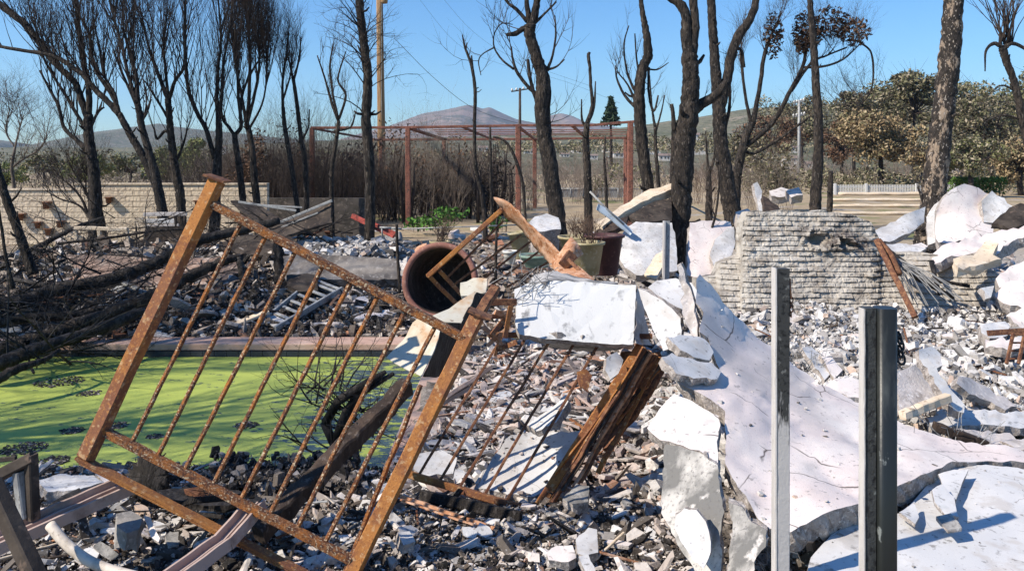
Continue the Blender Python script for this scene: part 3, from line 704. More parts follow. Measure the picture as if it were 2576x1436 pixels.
# --- row of charred trees on the left, crowns swept into upright brooms
LG = 'charred trees in the row on the left'
bare_tree('charred_tree', 'thick charred tree forking low, leaning limbs sweeping to the top left corner', 20,
    [(238, 590, 32), (240, 500, 31), (236, 430, 28), (230, 390, 26), (222, 330, 24), (222, 290, 22)],
    [[(222, 300, 20), (205, 250, 17), (188, 208, 16), (134, 154, 17), (67, 67, 18), (0, 12, 17), (-60, -40, 14)], [(223, 292, 17), (224, 231, 15), (213, 168, 13), (200, 84, 12), (188, -20, 10)], [(216, 375, 15), (190, 350, 11), (161, 322, 9), (148, 270, 8), (134, 242, 7), (100, 178, 5)], [(226, 345, 12), (200, 300, 9), (165, 240, 8), (130, 185, 6), (95, 120, 4)], [(222, 335, 9), (245, 285, 7), (262, 270, 5)]],
    seed=1, ntw=83, tL=1.7, tr=0.019, tup=.7, tlev=2, tspr=.55, curl=.35, dirx=-.15, group=LG, tkids=2)
bare_tree('charred_tree.001', 'charred leaning tree whose long limb runs up left to the picture edge', 19.5,
    [(412, 560, 26), (399, 482, 24), (375, 425, 22), (356, 386, 20), (337, 355, 18), (319, 322, 17), (300, 287, 16)],
    [[(302, 290, 16), (270, 255, 15), (235, 221, 14), (210, 190, 13), (188, 174, 12), (134, 141, 11), (60, 128, 9), (-10, 116, 8)], [(300, 287, 12), (285, 245, 11), (255, 200, 10), (235, 160, 8), (225, 90, 6), (190, 20, 4)], [(295, 280, 9), (290, 240, 8), (262, 190, 7), (250, 120, 5), (232, 40, 3)]],
    seed=2, ntw=55, tL=1.6, tr=0.017, tup=.7, tlev=2, tspr=.55, curl=.35, group=LG, tkids=2)
bare_tree('charred_tree.002', 'charred slanting trunk crossing its neighbour, tall fine upright broom of twigs', 19,
    [(408, 540, 25), (392, 450, 23), (380, 400, 20), (366, 352, 18), (355, 310, 17), (350, 280, 16), (346, 262, 15)],
    [[(346, 262, 12), (322, 188, 9), (308, 120, 7), (290, 60, 5), (272, -10, 4)], [(347, 264, 12), (344, 200, 10), (330, 150, 9), (313, 85, 6)], [(348, 275, 9), (338, 255, 7), (310, 190, 6), (285, 130, 4)], [(352, 312, 9), (368, 285, 7), (380, 250, 5)]],
    seed=3, ntw=74, tL=1.7, tr=0.016, tup=.8, tlev=2, tspr=.5, curl=.35, group=LG, tkids=2)
bare_tree('charred_tree.003', 'charred straight trunk fourth from the left with short stub branches and broom top', 20.5,
    [(456, 540, 24), (452, 482, 23), (441, 430, 21), (433, 369, 19), (428, 320, 17), (424, 270, 16), (422, 250, 15)],
    [[(424, 255, 12), (405, 205, 10), (385, 150, 8), (372, 110, 6), (352, 20, 4)], [(425, 252, 11), (440, 205, 9), (462, 170, 8), (465, 110, 8), (464, 60, 6), (466, -20, 4)], [(424, 258, 9), (418, 190, 7), (412, 120, 5), (420, 30, 4)], [(424, 300, 8), (400, 260, 6), (365, 205, 4)], [(430, 340, 8), (415, 330, 8), (395, 350, 6), (388, 325, 4)], [(446, 400, 7), (462, 360, 6), (470, 330, 4)]],
    seed=4, ntw=74, tL=1.6, tr=0.016, tup=.8, tlev=2, tspr=.5, curl=.35, group=LG, tkids=2)
bare_tree('charred_tree.004', 'burnt tree behind the top of the tilted rusty post, curved left limb', 21,
    [(540, 560, 28), (543, 470, 26), (548, 400, 20), (551, 350, 18), (550, 302, 16)],
    [[(540, 400, 14), (520, 330, 12), (496, 285, 11), (478, 240, 10), (470, 201, 9), (465, 117, 9), (466, 0, 6)], [(550, 305, 13), (545, 250, 10), (549, 170, 8), (556, 100, 6), (548, -10, 4)], [(550, 305, 11), (558, 240, 9), (562, 160, 7), (580, 60, 5), (585, -10, 3)]],
    seed=5, ntw=74, tL=1.9, tr=0.016, tup=.8, tlev=2, tspr=.5, curl=.35, group=LG, tkids=2)
bare_tree('charred_tree.005', 'slim burnt tree with two forks just right of the tilted rusty post', 21.5,
    [(614, 560, 18), (606, 450, 17), (596, 386, 15), (590, 339, 14)],
    [[(590, 340, 10), (574, 318, 8), (560, 300, 6), (545, 240, 5)], [(590, 340, 11), (607, 315, 10), (600, 250, 8), (597, 160, 7), (590, 60, 5)], [(603, 300, 7), (612, 230, 6), (640, 170, 5), (668, 130, 3)]],
    seed=6, ntw=37, tL=1.3, tr=0.014, tup=.8, tlev=2, tspr=.5, curl=.35, group=LG, tkids=2)
bare_tree('charred_tree.006', 'burnt tree with the densest rounded broom of scorched twigs at the row end', 22,
    [(650, 560, 20), (640, 450, 18), (631, 352, 15), (620, 312, 14)],
    [[(620, 314, 11), (627, 235, 9), (628, 117, 8), (620, 30, 5)], [(621, 316, 9), (640, 240, 8), (652, 170, 6), (650, 90, 4)], [(620, 314, 9), (606, 230, 7), (590, 150, 5), (585, 60, 4)], [(624, 330, 7), (660, 260, 5), (672, 180, 4), (668, 120, 3)]],
    seed=7, ntw=142, tL=1.5, tr=0.014, tup=1.1, tlev=2, tspr=.4, tw='twig', group=LG, tkids=3, trange=(.45, 1))
bare_tree('charred_tree.007', 'thin burnt tree with a narrow feathery top between the broom and the grey trunk', 22,
    [(752, 560, 13), (735, 430, 12), (718, 330, 11), (712, 270, 9)],
    [[(712, 272, 8), (711, 200, 6), (722, 130, 5), (725, 80, 3)], [(712, 250, 6), (730, 190, 4), (735, 120, 3)]],
    seed=8, ntw=43, tL=.95, tr=0.010, tup=.7, tlev=2, tspr=.55, curl=.35, group=LG)
bare_tree('charred_tree.008', 'thin crooked burnt tree with bare antler like tips beside the feathery one', 22.5,
    [(772, 560, 14), (768, 420, 13), (756, 340, 11), (748, 270, 10), (738, 200, 9)],
    [[(738, 205, 7), (730, 165, 5), (722, 130, 3)], [(738, 205, 7), (752, 150, 5), (757, 95, 3)], [(762, 350, 6), (776, 320, 4), (778, 275, 3)]],
    seed=9, ntw=20, tL=.7, tr=0.009, tup=.8, tlev=1, group=LG)
bare_tree('charred_tree.009', 'bare burnt tree with spread fork in front of the red pergola corner', 24,
    [(836, 560, 11), (834, 440, 11), (845, 360, 10), (852, 305, 9)],
    [[(852, 306, 8), (835, 260, 7), (818, 200, 5), (798, 140, 3)], [(852, 306, 7), (838, 240, 6), (830, 170, 5), (838, 110, 3)], [(853, 300, 7), (870, 240, 6), (850, 200, 5), (870, 130, 3)], [(840, 330, 6), (882, 320, 5), (895, 280, 3)]],
    seed=10, ntw=34, tL=.8, tr=0.009, tup=.8, tlev=1, tspr=.6)
# left edge trunks
bare_tree('charred_tree.010', 'thin black trunk leaning left out of the picture at the left edge', 12.6,
    [(84, 690, 25), (60, 620, 23), (38, 560, 22), (16, 500, 21), (2, 455, 19), (-20, 380, 15), (-60, 250, 12)], [], seed=11, ground=False)
bare_tree('charred_sapling', 'very thin burnt stem standing at the left picture edge', 11.5, [(34, 725, 9), (14, 640, 8), (2, 560, 7), (-14, 470, 6)], [], seed=12, ground=False, cat='burnt sapling')
bare_tree('dead_shrub_tree', 'small dead tree with arching bare grey branches at the left edge above the wall', 27,
    [(35, 470, 9), (30, 420, 8), (38, 370, 6)], [[(32, 420, 6), (60, 400, 5), (100, 375, 4), (120, 340, 2)], [(38, 372, 5), (15, 330, 4), (25, 270, 2)], [(36, 380, 5), (50, 320, 4), (60, 290, 2)]], seed=13, tw='twig_grey', mt='twig_grey', ntw=50, tL=1.2, tr=.014, tup=.3, tlev=2, tspr=.8, curl=.6, cat='dead tree')
bare_tree('charred_shrub', 'charred shrub with spreading black stems in front of the block wall', 21,
    [(240, 560, 14), (226, 545, 11), (215, 530, 9)], [[(222, 540, 8), (205, 500, 6), (180, 470, 5), (150, 445, 3)], [(222, 540, 7), (195, 515, 5), (150, 500, 4), (115, 480, 2)], [(225, 535, 7), (220, 490, 5), (190, 440, 4), (170, 405, 2)], [(226, 535, 6), (240, 480, 4), (205, 420, 3)]], seed=14, ntw=45, tL=1.0, tr=.012, tup=.5, tlev=2, tspr=.6, cat='burnt shrub')
# trees out of frame on the left whose shade falls across the pool
for i, (x, y, h) in enumerate([(-6.6, 4.0, 4.2), (-9.4, 5.2, 5.2), (-11.6, 7.2, 6.6), (-10.6, 9.4, 6.0)]):
    rng = random.Random(50 + i); z0 = float(zg(x, y))
    r = thing('charred_tree', (x, y, z0), ['black bare tree by the near left corner of the pool, beyond the left picture edge', 'second black bare tree left of the pool, beyond the picture edge', 'third black bare tree left of the pool, beyond the picture edge', 'black bare tree near the far left pool corner, beyond the picture edge'][i], 'burnt tree', LG)
    b = MB(); pts = [Vector((x + k * .06 * math.sin(k + i), y, z0 - .1 + h * k / 6)) for k in range(7)]; b.tube(pts, [.13 - .015 * k for k in range(7)], 9, rough=.1, rng=rng); b.build('trunk', M['bark'], r)
    b = MB()
    for k in range(46): twig(b, pts[rng.randint(1, 6)], Vector((rng.uniform(-1, 1), rng.uniform(-1, 1), .8)), 1.9, .035, 2, rng, .5, .5)
    b.build('crown', M['twig'], r)
# --- nearer dark trees, centre and right
def limbs_auto(trunk, side, rng): return []
bare_tree('charred_tree.011', 'slender black trunk with a halo of fine curled twigs in front of the wooden pole', 15.5,
    [(928, 700, 29), (930, 600, 27), (931, 500, 26), (928, 400, 26), (921, 300, 25), (925, 200, 23), (918, 130, 22), (908, 50, 21), (902, -30, 19)], [],
    seed=21, ntw=38, tL=.95, tr=.014, tup=.2, tlev=2, tspr=1.0, curl=1.6, sidetw=5, trange=(0, 1), tkids=2)
T12 = bare_tree('charred_tree.012', 'big leaning charred trunk left of centre right with broken stub and bare crown', 20.5,
    [(1410, 615, 44), (1398, 520, 42), (1385, 430, 40), (1372, 350, 38), (1362, 270, 36), (1366, 200, 34), (1348, 140, 29), (1333, 90, 28), (1334, 62, 30)],
    [[(1334, 75, 22), (1345, 40, 20), (1352, 0, 17), (1360, -40, 14)], [(1332, 75, 17), (1328, 30, 13), (1322, -20, 10)], [(1334, 85, 15), (1318, 72, 14), (1298, 85, 13), (1274, 88, 8)], [(1326, 55, 10), (1300, 25, 9), (1278, 8, 7), (1262, -15, 5)], [(1352, 240, 11), (1325, 215, 9), (1300, 180, 8), (1290, 150, 6), (1286, 118, 4)], [(1293, 175, 6), (1262, 150, 5), (1243, 118, 4), (1244, 85, 3), (1262, 60, 3), (1290, 62, 2)], [(1243, 120, 4), (1215, 136, 3), (1204, 155, 3), (1210, 190, 2)], [(1376, 178, 9), (1390, 140, 6), (1398, 90, 5), (1396, 40, 3)], [(1360, 270, 12), (1345, 240, 10), (1334, 200, 9), (1328, 150, 8)], [(1378, 190, 9), (1383, 230, 8), (1381, 280, 7), (1384, 330, 7)], [(1380, 175, 7), (1400, 168, 5), (1420, 150, 3)], [(1345, 60, 8), (1370, 35, 6), (1400, 5, 4)]],
    seed=22, ntw=46, tL=1.0, tr=.016, tup=.5, tlev=1, tspr=.8, curl=.5, ncirc=14, trange=(.4, 1))
bare_tree('charred_sapling.001', 'tall thin burnt sapling with a twice forked tip left of the leaning trunk', 23,
    [(1222, 600, 13), (1214, 500, 12), (1198, 430, 10), (1194, 370, 9), (1194, 300, 9), (1195, 225, 9), (1186, 165, 8), (1170, 120, 6), (1163, 88, 3)], [[(1190, 175, 5), (1186, 140, 4)], [(1172, 125, 4), (1175, 108, 3)], [(1196, 225, 3), (1204, 220, 2)]], seed=23, cat='burnt sapling')
bare_tree('charred_tree.013', 'thin forked charred tree with a knob on its tallest tip', 23.5,
    [(1482, 640, 24), (1480, 540, 22), (1478, 440, 20), (1474, 360, 18), (1476, 312, 14)], [[(1476, 314, 11), (1490, 265, 9), (1486, 215, 8), (1484, 170, 8), (1480, 142, 9), (1483, 132, 6)], [(1478, 312, 9), (1494, 270, 7), (1498, 205, 3)], [(1474, 318, 7), (1464, 300, 6), (1463, 250, 3)]], seed=24)
bare_tree('charred_tree.014', 'charred tree with upswept side branches left of the twin trunked one', 17,
    [(1658, 700, 36), (1642, 600, 33), (1634, 500, 32), (1620, 400, 30), (1610, 300, 30), (1608, 240, 28), (1614, 180, 26), (1630, 140, 24), (1625, 80, 18), (1616, 30, 13), (1610, -20, 9)],
    [[(1605, 275, 9), (1575, 245, 7), (1552, 200, 5), (1549, 165, 3)], [(1606, 240, 9), (1590, 215, 7), (1575, 170, 5), (1570, 110, 4), (1582, 65, 3)], [(1612, 190, 7), (1602, 155, 5), (1597, 85, 3)], [(1632, 170, 7), (1632, 235, 6), (1645, 280, 6), (1656, 240, 4)], [(1634, 175, 5), (1655, 175, 4), (1682, 158, 2)], [(1600, 262, 7), (1580, 215, 5), (1552, 180, 3)]], seed=25, ntw=24, tL=.55, tr=.009, tup=.5, tlev=1, ncirc=12)
bare_tree('charred_tree.015', 'stout black flaking trunk dividing in two at the top, one limb rising right', 16.6,
    [(1700, 710, 56), (1706, 600, 54), (1713, 500, 52), (1720, 400, 50), (1725, 330, 52), (1735, 270, 48), (1738, 200, 42), (1735, 140, 40)],
    [[(1735, 150, 34), (1727, 90, 28), (1724, 40, 24), (1710, 10, 24), (1680, -10, 20)], [(1738, 150, 26), (1746, 90, 24), (1747, 40, 22), (1742, -30, 20)], [(1735, 285, 30), (1765, 262, 26), (1800, 240, 23), (1830, 205, 20)], [(1697, 330, 12), (1693, 290, 10), (1690, 262, 9)]], seed=26, mt='bark', ncirc=16, ntw=10, tL=.5, tr=.01, tlev=1)
bare_tree('charred_tree.016', 'smooth charred trunk with a strong bent fork crossing behind the stout one', 22,
    [(1862, 640, 48), (1848, 560, 46), (1835, 500, 42), (1822, 420, 38), (1812, 340, 34), (1808, 260, 32), (1800, 180, 26), (1795, 100, 23), (1790, 30, 21), (1786, -30, 20)],
    [[(1812, 270, 26), (1828, 200, 25), (1840, 140, 24), (1855, 95, 24), (1880, 60, 21), (1898, 20, 19), (1905, -30, 17)], [(1822, 330, 10), (1835, 270, 8), (1836, 210, 6)], [(1850, 120, 10), (1866, 130, 8), (1872, 170, 7)]], seed=27, ncirc=14, ntw=14, tL=.9, tr=.012, tlev=1)
bare_tree('charred_tree.017', 'leaning multi stemmed tree with burnt leaf clumps still on its crown', 27,
    [(1850, 560, 26), (1852, 463, 24), (1862, 400, 22), (1876, 345, 20), (1893, 310, 18)],
    [[(1893, 312, 15), (1902, 268, 12), (1914, 200, 11), (1922, 141, 10), (1940, 90, 7), (1966, 34, 4)], [(1890, 315, 10), (1878, 260, 8), (1868, 190, 7), (1862, 130, 6)], [(1866, 372, 14), (1900, 350, 13), (1950, 300, 12), (1990, 225, 11), (2020, 165, 9), (2032, 100, 7), (2050, 50, 4)], [(1990, 230, 8), (2040, 160, 7), (2080, 140, 5), (2130, 120, 4)], [(2020, 170, 7), (2070, 168, 6), (2120, 150, 5), (2165, 110, 3)], [(2160, 105, 5), (2190, 130, 5), (2197, 180, 5), (2190, 230, 4), (2160, 265, 3), (2110, 278, 2)], [(1868, 380, 9), (1900, 385, 8), (1960, 350, 7), (2030, 300, 5)]],
    seed=28, ntw=110, tL=1.15, tr=.013, tup=.5, tlev=2, tspr=.7, curl=.4, trange=(.5, 1), ncirc=9,
    leafy=[(1945, 90, 26, 60, 380, 6, 'leaf_dark'), (2030, 80, 38, 55, 620, 6, 'leaf_dark'), (2090, 60, 48, 44, 520, 6, 'leaf_dark'), (2150, 80, 40, 36, 420, 6, 'leaf_brown'), (2020, 110, 22, 30, 260, 6, 'leaf_dark')])
bare_tree('charred_tree.018', 'thin straight charred trunk in front of the leaf clumps', 25,
    [(2050, 560, 29), (2052, 500, 28), (2058, 400, 25), (2058, 300, 22), (2052, 200, 20), (2046, 100, 17), (2040, 40, 15), (2036, -30, 13)], [[(2050, 500, 12), (2060, 460, 10), (2064, 415, 7)]], seed=29, ncirc=12)
bare_tree('scorched_tree', 'thick pale and black patched trunk of peeling bark at the right', 17,
    [(2336, 605, 66), (2340, 560, 60), (2350, 480, 56), (2358, 400, 53), (2368, 320, 51), (2380, 230, 50), (2388, 150, 49), (2396, 60, 46), (2402, -40, 44)],
    [[(2345, 520, 9), (2325, 470, 7), (2312, 440, 4)], [(2338, 560, 12), (2320, 500, 7), (2308, 470, 4)], [(2344, 540, 12), (2350, 590, 10), (2345, 610, 12)]], mt='bark_pale', seed=30, ncirc=22, ntw=8, tL=.5, tr=.008, tlev=1, wob=.12)
bare_tree('pollard_tree', 'burnt pollarded tree with a spray of long upright shoots at the top right corner', 21,
    [(2600, 480, 24), (2590, 380, 22), (2572, 300, 20), (2560, 240, 18), (2546, 190, 17), (2530, 150, 18), (2522, 120, 20)],
    [[(2522, 120, 12), (2500, 110, 10), (2480, 130, 6), (2478, 180, 3)], [(2524, 120, 12), (2550, 110, 10), (2590, 130, 8)], [(2565, 300, 6), (2520, 290, 5), (2470, 310, 2)], [(2556, 230, 7), (2520, 215, 4), (2490, 235, 2)]], seed=31, ntw=0)
rng = random.Random(77); b = MB()
for k in range(34):
    c = P(2522 + rng.uniform(-14, 26), 112, 21); twig(b, c, Vector((rng.uniform(-.55, .5), rng.uniform(-.4, .4), 1.2)), 1.8 * rng.uniform(.6, 1.3), .018, 1, rng, .5, .25, 6, 1, .4)
b.build('crown', M['twig'], bpy.data.objects['pollard_tree'])
# small stems and snags in the middle distance
for i, (nm, lb, Y, tr_, li) in enumerate([
    ('charred_snag', 'short charred snag stub standing right of the straight thin trunk', 30, [(2085, 560, 15), (2088, 500, 14), (2090, 430, 10)], []),
    ('charred_snag', 'broken black snag behind the stout flaking trunk', 24, [(1688, 560, 17), (1692, 450, 15), (1694, 360, 12), (1694, 290, 10)], []),
    ('charred_snag', 'dark forked snag between the stout trunk and the smooth leaning one', 30, [(1782, 640, 22), (1783, 560, 20), (1784, 480, 16), (1782, 420, 11)], [[(1784, 440, 9), (1796, 400, 6), (1800, 350, 3)], [(1782, 430, 8), (1778, 380, 5), (1775, 330, 3)]]),
    ('charred_snag', 'crooked thin forked burnt stem just left of the stout trunk', 26, [(1660, 560, 11), (1657, 470, 10), (1650, 380, 9), (1648, 320, 8)], [[(1648, 322, 7), (1640, 270, 5), (1634, 190, 3)], [(1650, 330, 6), (1664, 280, 4), (1672, 240, 3)]]),
    ('charred_snag', 'thin black stem between the two pergola bays', 27, [(1238, 600, 8), (1236, 500, 8), (1234, 400, 7), (1233, 320, 5)], []),
    ('charred_snag', 'bent black branch arching right under the pergola beam', 27, [(1322, 560, 7), (1316, 470, 8), (1300, 410, 8), (1282, 370, 7), (1262, 350, 6), (1240, 345, 4)], []),
    ('charred_snag', 'thin black pole like stem right of the forked tree with the knob', 28, [(1527, 560, 9), (1524, 460, 8), (1520, 400, 6), (1523, 345, 4)], []),
    ('charred_snag', 'short thin stem standing among the pots at centre', 15, [(1248, 625, 7), (1250, 560, 6), (1257, 470, 4)], []),
    ('charred_snag', 'wispy leafless stem in front of the pale plaster slab at centre right', 15.5, [(1781, 700, 7), (1786, 600, 7), (1800, 540, 6), (1808, 480, 5), (1812, 420, 3)], [[(1798, 545, 4), (1790, 520, 3), (1782, 490, 2)]]),
    ('charred_snag', 'thin dark stake standing in rubble right of the near black trunk', 12.5, [(1008, 790, 9), (1004, 700, 8), (1000, 640, 8), (998, 565, 7)], []),
    ('charred_snag', 'second trunk foot leaning beside the thick left tree before the wall', 20.3, [(262, 600, 15), (258, 560, 14), (250, 520, 11), (244, 480, 9)], []),
    ('charred_snag', 'short thin black stem beside the broken bench before the block wall', 19.5, [(344, 620, 5), (343, 580, 5), (342, 548, 3)], []),
]):
    bare_tree(nm, lb, Y, tr_, li, seed=90 + i, ncirc=8, ntw=6 if li else 0, tL=.5, tr=.008, tlev=1, cat='snag')
# bare bushes seen against the sky line in the middle distance
def twig_bush(name, label, u, Y, vtop, wpx, n, mt, seed, tr=.012, lev=2, spread=.6, stems=True, cat='dead shrub', leafm=None, nl=0, group=None, up=.4, ls=5):
    rng = random.Random(seed); g = P(u, gbase(u, Y), Y); H = P(u, vtop, Y).z - g.z
    r = thing(name, g, label, cat, group); b = MB(); tips = []
    for k in range(n):
        x = rng.uniform(-.5, .5) * px(wpx, Y); y = rng.uniform(-.6, .6) * min(px(wpx, Y), 3)
        f = 1 - (abs(x) / (px(wpx, Y) * .5)) ** 2 * .5
        twig(b, g + Vector((x * .75, y, -.05)), Vector((x * .12 + rng.uniform(-.25, .25), rng.uniform(-.2, .2), 1)), H * f * rng.uniform(.6, 1.02), tr * rng.uniform(.6, 1.3), lev, rng, up, spread, 6, 2, .3, 3, .5)
    b.build('stems', M[mt], r)
    if nl:
        b = MB()
        for k in range(7):
            leaves(b, g + Vector((rng.uniform(-.42, .42) * px(wpx, Y), rng.uniform(-.5, .5), H * rng.uniform(.35, .9))), Vector((px(wpx, Y) * .2, .8, H * .22)), nl // 7, px(ls, Y), rng, 1)
        b.build('foliage', M[leafm], r)
    return r
SH = 'burnt shrubs behind the pergola'
for i, (u, Y, vt, w_, n, mt, lf, nl, lb) in enumerate([
    (1072, 33, 318, 230, 120, 'twig_grey', 'leaf_brown', 900, 'wide burnt thicket of stems under the left pergola bay'),
    (960, 32, 345, 110, 60, 'twig', None, 0, 'dark burnt thicket at the foot of the wooden utility pole'),
    (1160, 34, 365, 130, 70, 'twig_grey', None, 0, 'grey leafless thicket between the second and third pergola posts'),
    (880, 31, 350, 130, 80, 'twig', None, 0, 'black burnt thicket inside the left pergola corner'),
    (790, 30, 300, 150, 90, 'twig', None, 0, 'tall black thicket left of the pergola corner post'),
    (700, 29, 290, 160, 100, 'twig', 'leaf_dark', 300, 'tall dark thicket behind the grey concrete garden wall'),
    (615, 29, 345, 110, 50, 'twig_brown', 'leaf_brown', 1500, 'rust brown scorched shrub behind the block wall end'),
    (520, 30, 330, 120, 60, 'twig', None, 0, 'dark leafless shrub behind the wall right of the straight trunk'),
    (435, 29, 360, 90, 40, 'twig', None, 0, 'bare black shrub behind the straight trunk'),
    (1290, 40, 400, 160, 70, 'twig_grey', None, 0, 'low grey brush in the middle pergola bay'),
    (1420, 46, 405, 220, 80, 'twig_grey', None, 0, 'low grey brush seen through the right pergola bay'),
    (1560, 48, 400, 200, 80, 'twig_grey', 'leaf_olive', 500, 'grey and olive brush right of the pergola'),
    (1930, 38, 375, 130, 70, 'twig_grey', 'leaf_grey', 1500, 'rounded grey green shrub right of the leaning multi stemmed tree'),
    (1790, 45, 400, 160, 60, 'twig_brown', None, 0, 'reddish leafless shrub behind the smooth leaning trunk'),
]):
    twig_bush('burnt_shrub', lb, u, Y, vt, w_, n, mt, 200 + i, leafm=lf, nl=nl, group=SH)
# yellow green trees beyond the block wall
for i, (u, Y, vt, vb, w_, lm, lb, n) in enumerate([
    (420, 44, 350, 465, 150, 'leaf_yellow', 'yellow green tree beyond the block wall behind the straight charred trunk', 2600),
    (500, 48, 345, 462, 120, 'leaf_yellow', 'yellow green tree beyond the wall just left of the tilted rusty post', 2200),
    (215, 40, 385, 462, 150, 'leaf_yellow', 'low yellow green shrub beyond the wall behind the thick left tree', 1500),
    (20, 42, 405, 470, 110, 'leaf_yellow', 'yellowish shrub beyond the wall at the left picture edge', 900),
    (330, 60, 385, 455, 160, 'leaf_olive', 'olive brown tree beyond the wall between the two left tree groups', 1600),
    (110, 75, 385, 450, 170, 'leaf_olive', 'distant olive tree clump beyond the left end of the wall', 1500),
]):
    leafy_tree('shrub_tree', lb, Y, u, vt, vb, w_, lm, 300 + i, n=n, s=px(4.6, Y), tw_px=7, ncl=22)
# tree line on the right
TR = 'trees on the slope at the right'
for i, (u, Y, vt, vb, w_, lm, lb, n, s_) in enumerate([
    (2215, 62, 262, 420, 250, 'leaf_tan', 'round tan and olive leaved tree left of the peeling trunk', 9500, 5),
    (2300, 80, 175, 330, 270, 'leaf_grey', 'tall grey green tree behind and above the tan leaved one', 6500, 5.5),
    (2150, 95, 225, 330, 150, 'leaf_grey', 'dark grey green tree left of the tallest one on the slope', 3200, 5),
    (2490, 70, 205, 420, 260, 'leaf_grey', 'wide grey green tree right of the peeling trunk', 7000, 5),
    (2600, 90, 170, 330, 200, 'leaf_olive', 'olive tree at the right picture edge behind the pollard', 3500, 5.5),
    (2440, 52, 340, 450, 190, 'leaf_olive', 'low olive brown tree right beside the peeling trunk', 4200, 5),
    (2330, 58, 360, 440, 150, 'leaf_tan', 'small scorched tree directly behind the peeling trunk', 2600, 5),
    (2020, 110, 238, 360, 190, 'leaf_grey', 'hazy grey tree on the slope behind the thin straight trunk', 3000, 4.5),
    (1940, 100, 275, 400, 190, 'leaf_brown', 'brownish tree on the slope behind the leaning multi stemmed tree', 2600, 4.5),
    (1870, 90, 330, 430, 160, 'leaf_grey', 'grey tree low on the slope left of the utility pole with crossarms', 2400, 4.5),
    (2120, 80, 300, 420, 120, 'leaf_brown', 'brown leaved tree between the utility pole and the tan leaved tree', 2200, 4.5),
    (2570, 56, 330, 470, 160, 'leaf_tan', 'tan brown tree at the right edge above the green hedge', 3500, 5),
    (2215, 130, 205, 300, 170, 'leaf_olive', 'small olive tree on the ridge right of the curled branch', 1800, 4.5),
    (2420, 110, 200, 300, 170, 'leaf_olive', 'olive tree on the ridge just right of the peeling trunk', 2200, 4.5),
]):
    leafy_tree('slope_tree', lb, Y, u, vt, vb, w_, lm, 400 + i, n=n, s=px(s_, Y), tw_px=13 if Y < 80 else 8, ncl=34, group=TR)
b = MB(); rng = random.Random(8)
g = P(1538, gbase(1538, 95), 95)
root = thing('conifer_tree', g, 'small dark conifer standing alone on the sky line right of the pergola', 'conifer')
b.tube([g, P(1536, 242, 95)], [.25, .05], 6); b.build('trunk', M['bark'], root); b = MB()
for k in range(1500):
    t = rng.random() ** .7; zz = 244 + t * 66; p = P(1537, zz, 95); a = rng.uniform(0, 6.28); r = px(26, 95) * t * rng.uniform(.5, 1) * (.7 + .3 * math.sin(t * 34))
    leaves(b, p + Vector((math.cos(a) * r, math.sin(a) * r, -r * .12)), Vector((.2, .2, .12)), 1, .34, rng)
b.build('crown', M['leaf_pine'], root)
# far brush masses: nobody could count these
rng = random.Random(99); b = MB()
for (u0, u1, Y0, Y1, vt0, vt1, n) in [(430, 1260, 36, 52, 350, 402, 620), (1240, 1860, 60, 110, 385, 425, 520), (1800, 2576, 66, 120, 375, 425, 520), (-150, 430, 45, 90, 405, 440, 260)]:
    for k in range(n):
        u = rng.uniform(u0, u1); Y = rng.uniform(Y0, Y1); g = P(u, HV + EYE * F / Y, Y); H = P(u, rng.uniform(vt0, vt1), Y).z
        twig(b, g, Vector((rng.uniform(-.5, .5), 0, 1)), max(H, .6) * rng.uniform(.6, 1.05), .0011 * Y * .45, 1, rng, .3, .9, 5, 3, .6, 3, .5)
o = b.build('brush', M['twig_grey']); tag(o, kind='stuff'); b = MB()
for k in range(520):
    u = rng.uniform(560, 1260); Y = rng.uniform(33, 44); g = P(u, HV + EYE * F / Y, Y); H = P(u, rng.uniform(375, 440), Y).z
    twig(b, g, Vector((rng.uniform(-.6, .6), rng.uniform(-.3, .3), 1)), max(H, .6) * rng.uniform(.5, 1.1), .03, 1, rng, .2, 1.0, 6, 4, .9, 3, .5)
for k in range(60):
    u = rng.uniform(640, 1260); Y = rng.uniform(33, 42); leaves(b, P(u, rng.uniform(390, 500), Y), Vector((.9, .6, .7)), 70, .10, rng)
for k in range(70):
    u = rng.uniform(640, 1290); Y = rng.uniform(31, 40); g = P(u, HV + EYE * F / Y, Y); H = P(u, rng.uniform(355, 430), Y).z; q = g + Vector((rng.uniform(-.4, .4), 0, H)); b.tube([g, g.lerp(q, .5) + Vector((rng.uniform(-.15, .15), 0, 0)), q], [.075, .055, .02], 5)
o = b.build('brush', M['twig']); tag(o, kind='stuff')
b = MB()
for (u0, u1, Y0, Y1, vt0, n, s_) in [(1860, 2650, 58, 90, 432, 4200, 4.6), (1250, 1900, 110, 220, 352, 3200, 3.6), (430, 1250, 55, 120, 402, 3000, 4.5), (-150, 430, 60, 140, 415, 1500, 4.2), (1900, 2700, 120, 260, 262, 6500, 4)]:
    for k in range(n):
        u = rng.uniform(u0, u1); Y = rng.uniform(Y0, Y1)
        vb = HV + EYE * F / Y
        if Y > 105: vb = 380
        t = rng.random(); v = vb + (vt0 + 14 * math.sin(u * .045) + 8 * math.sin(u * .13) - vb) * t
        leaves(b, P(u, v, Y), Vector((px(10, Y), 1, px(8, Y))), 3, px(s_, Y), rng)
o = b.build('scrub', M['leaf_grey']); tag(o, kind='stuff')
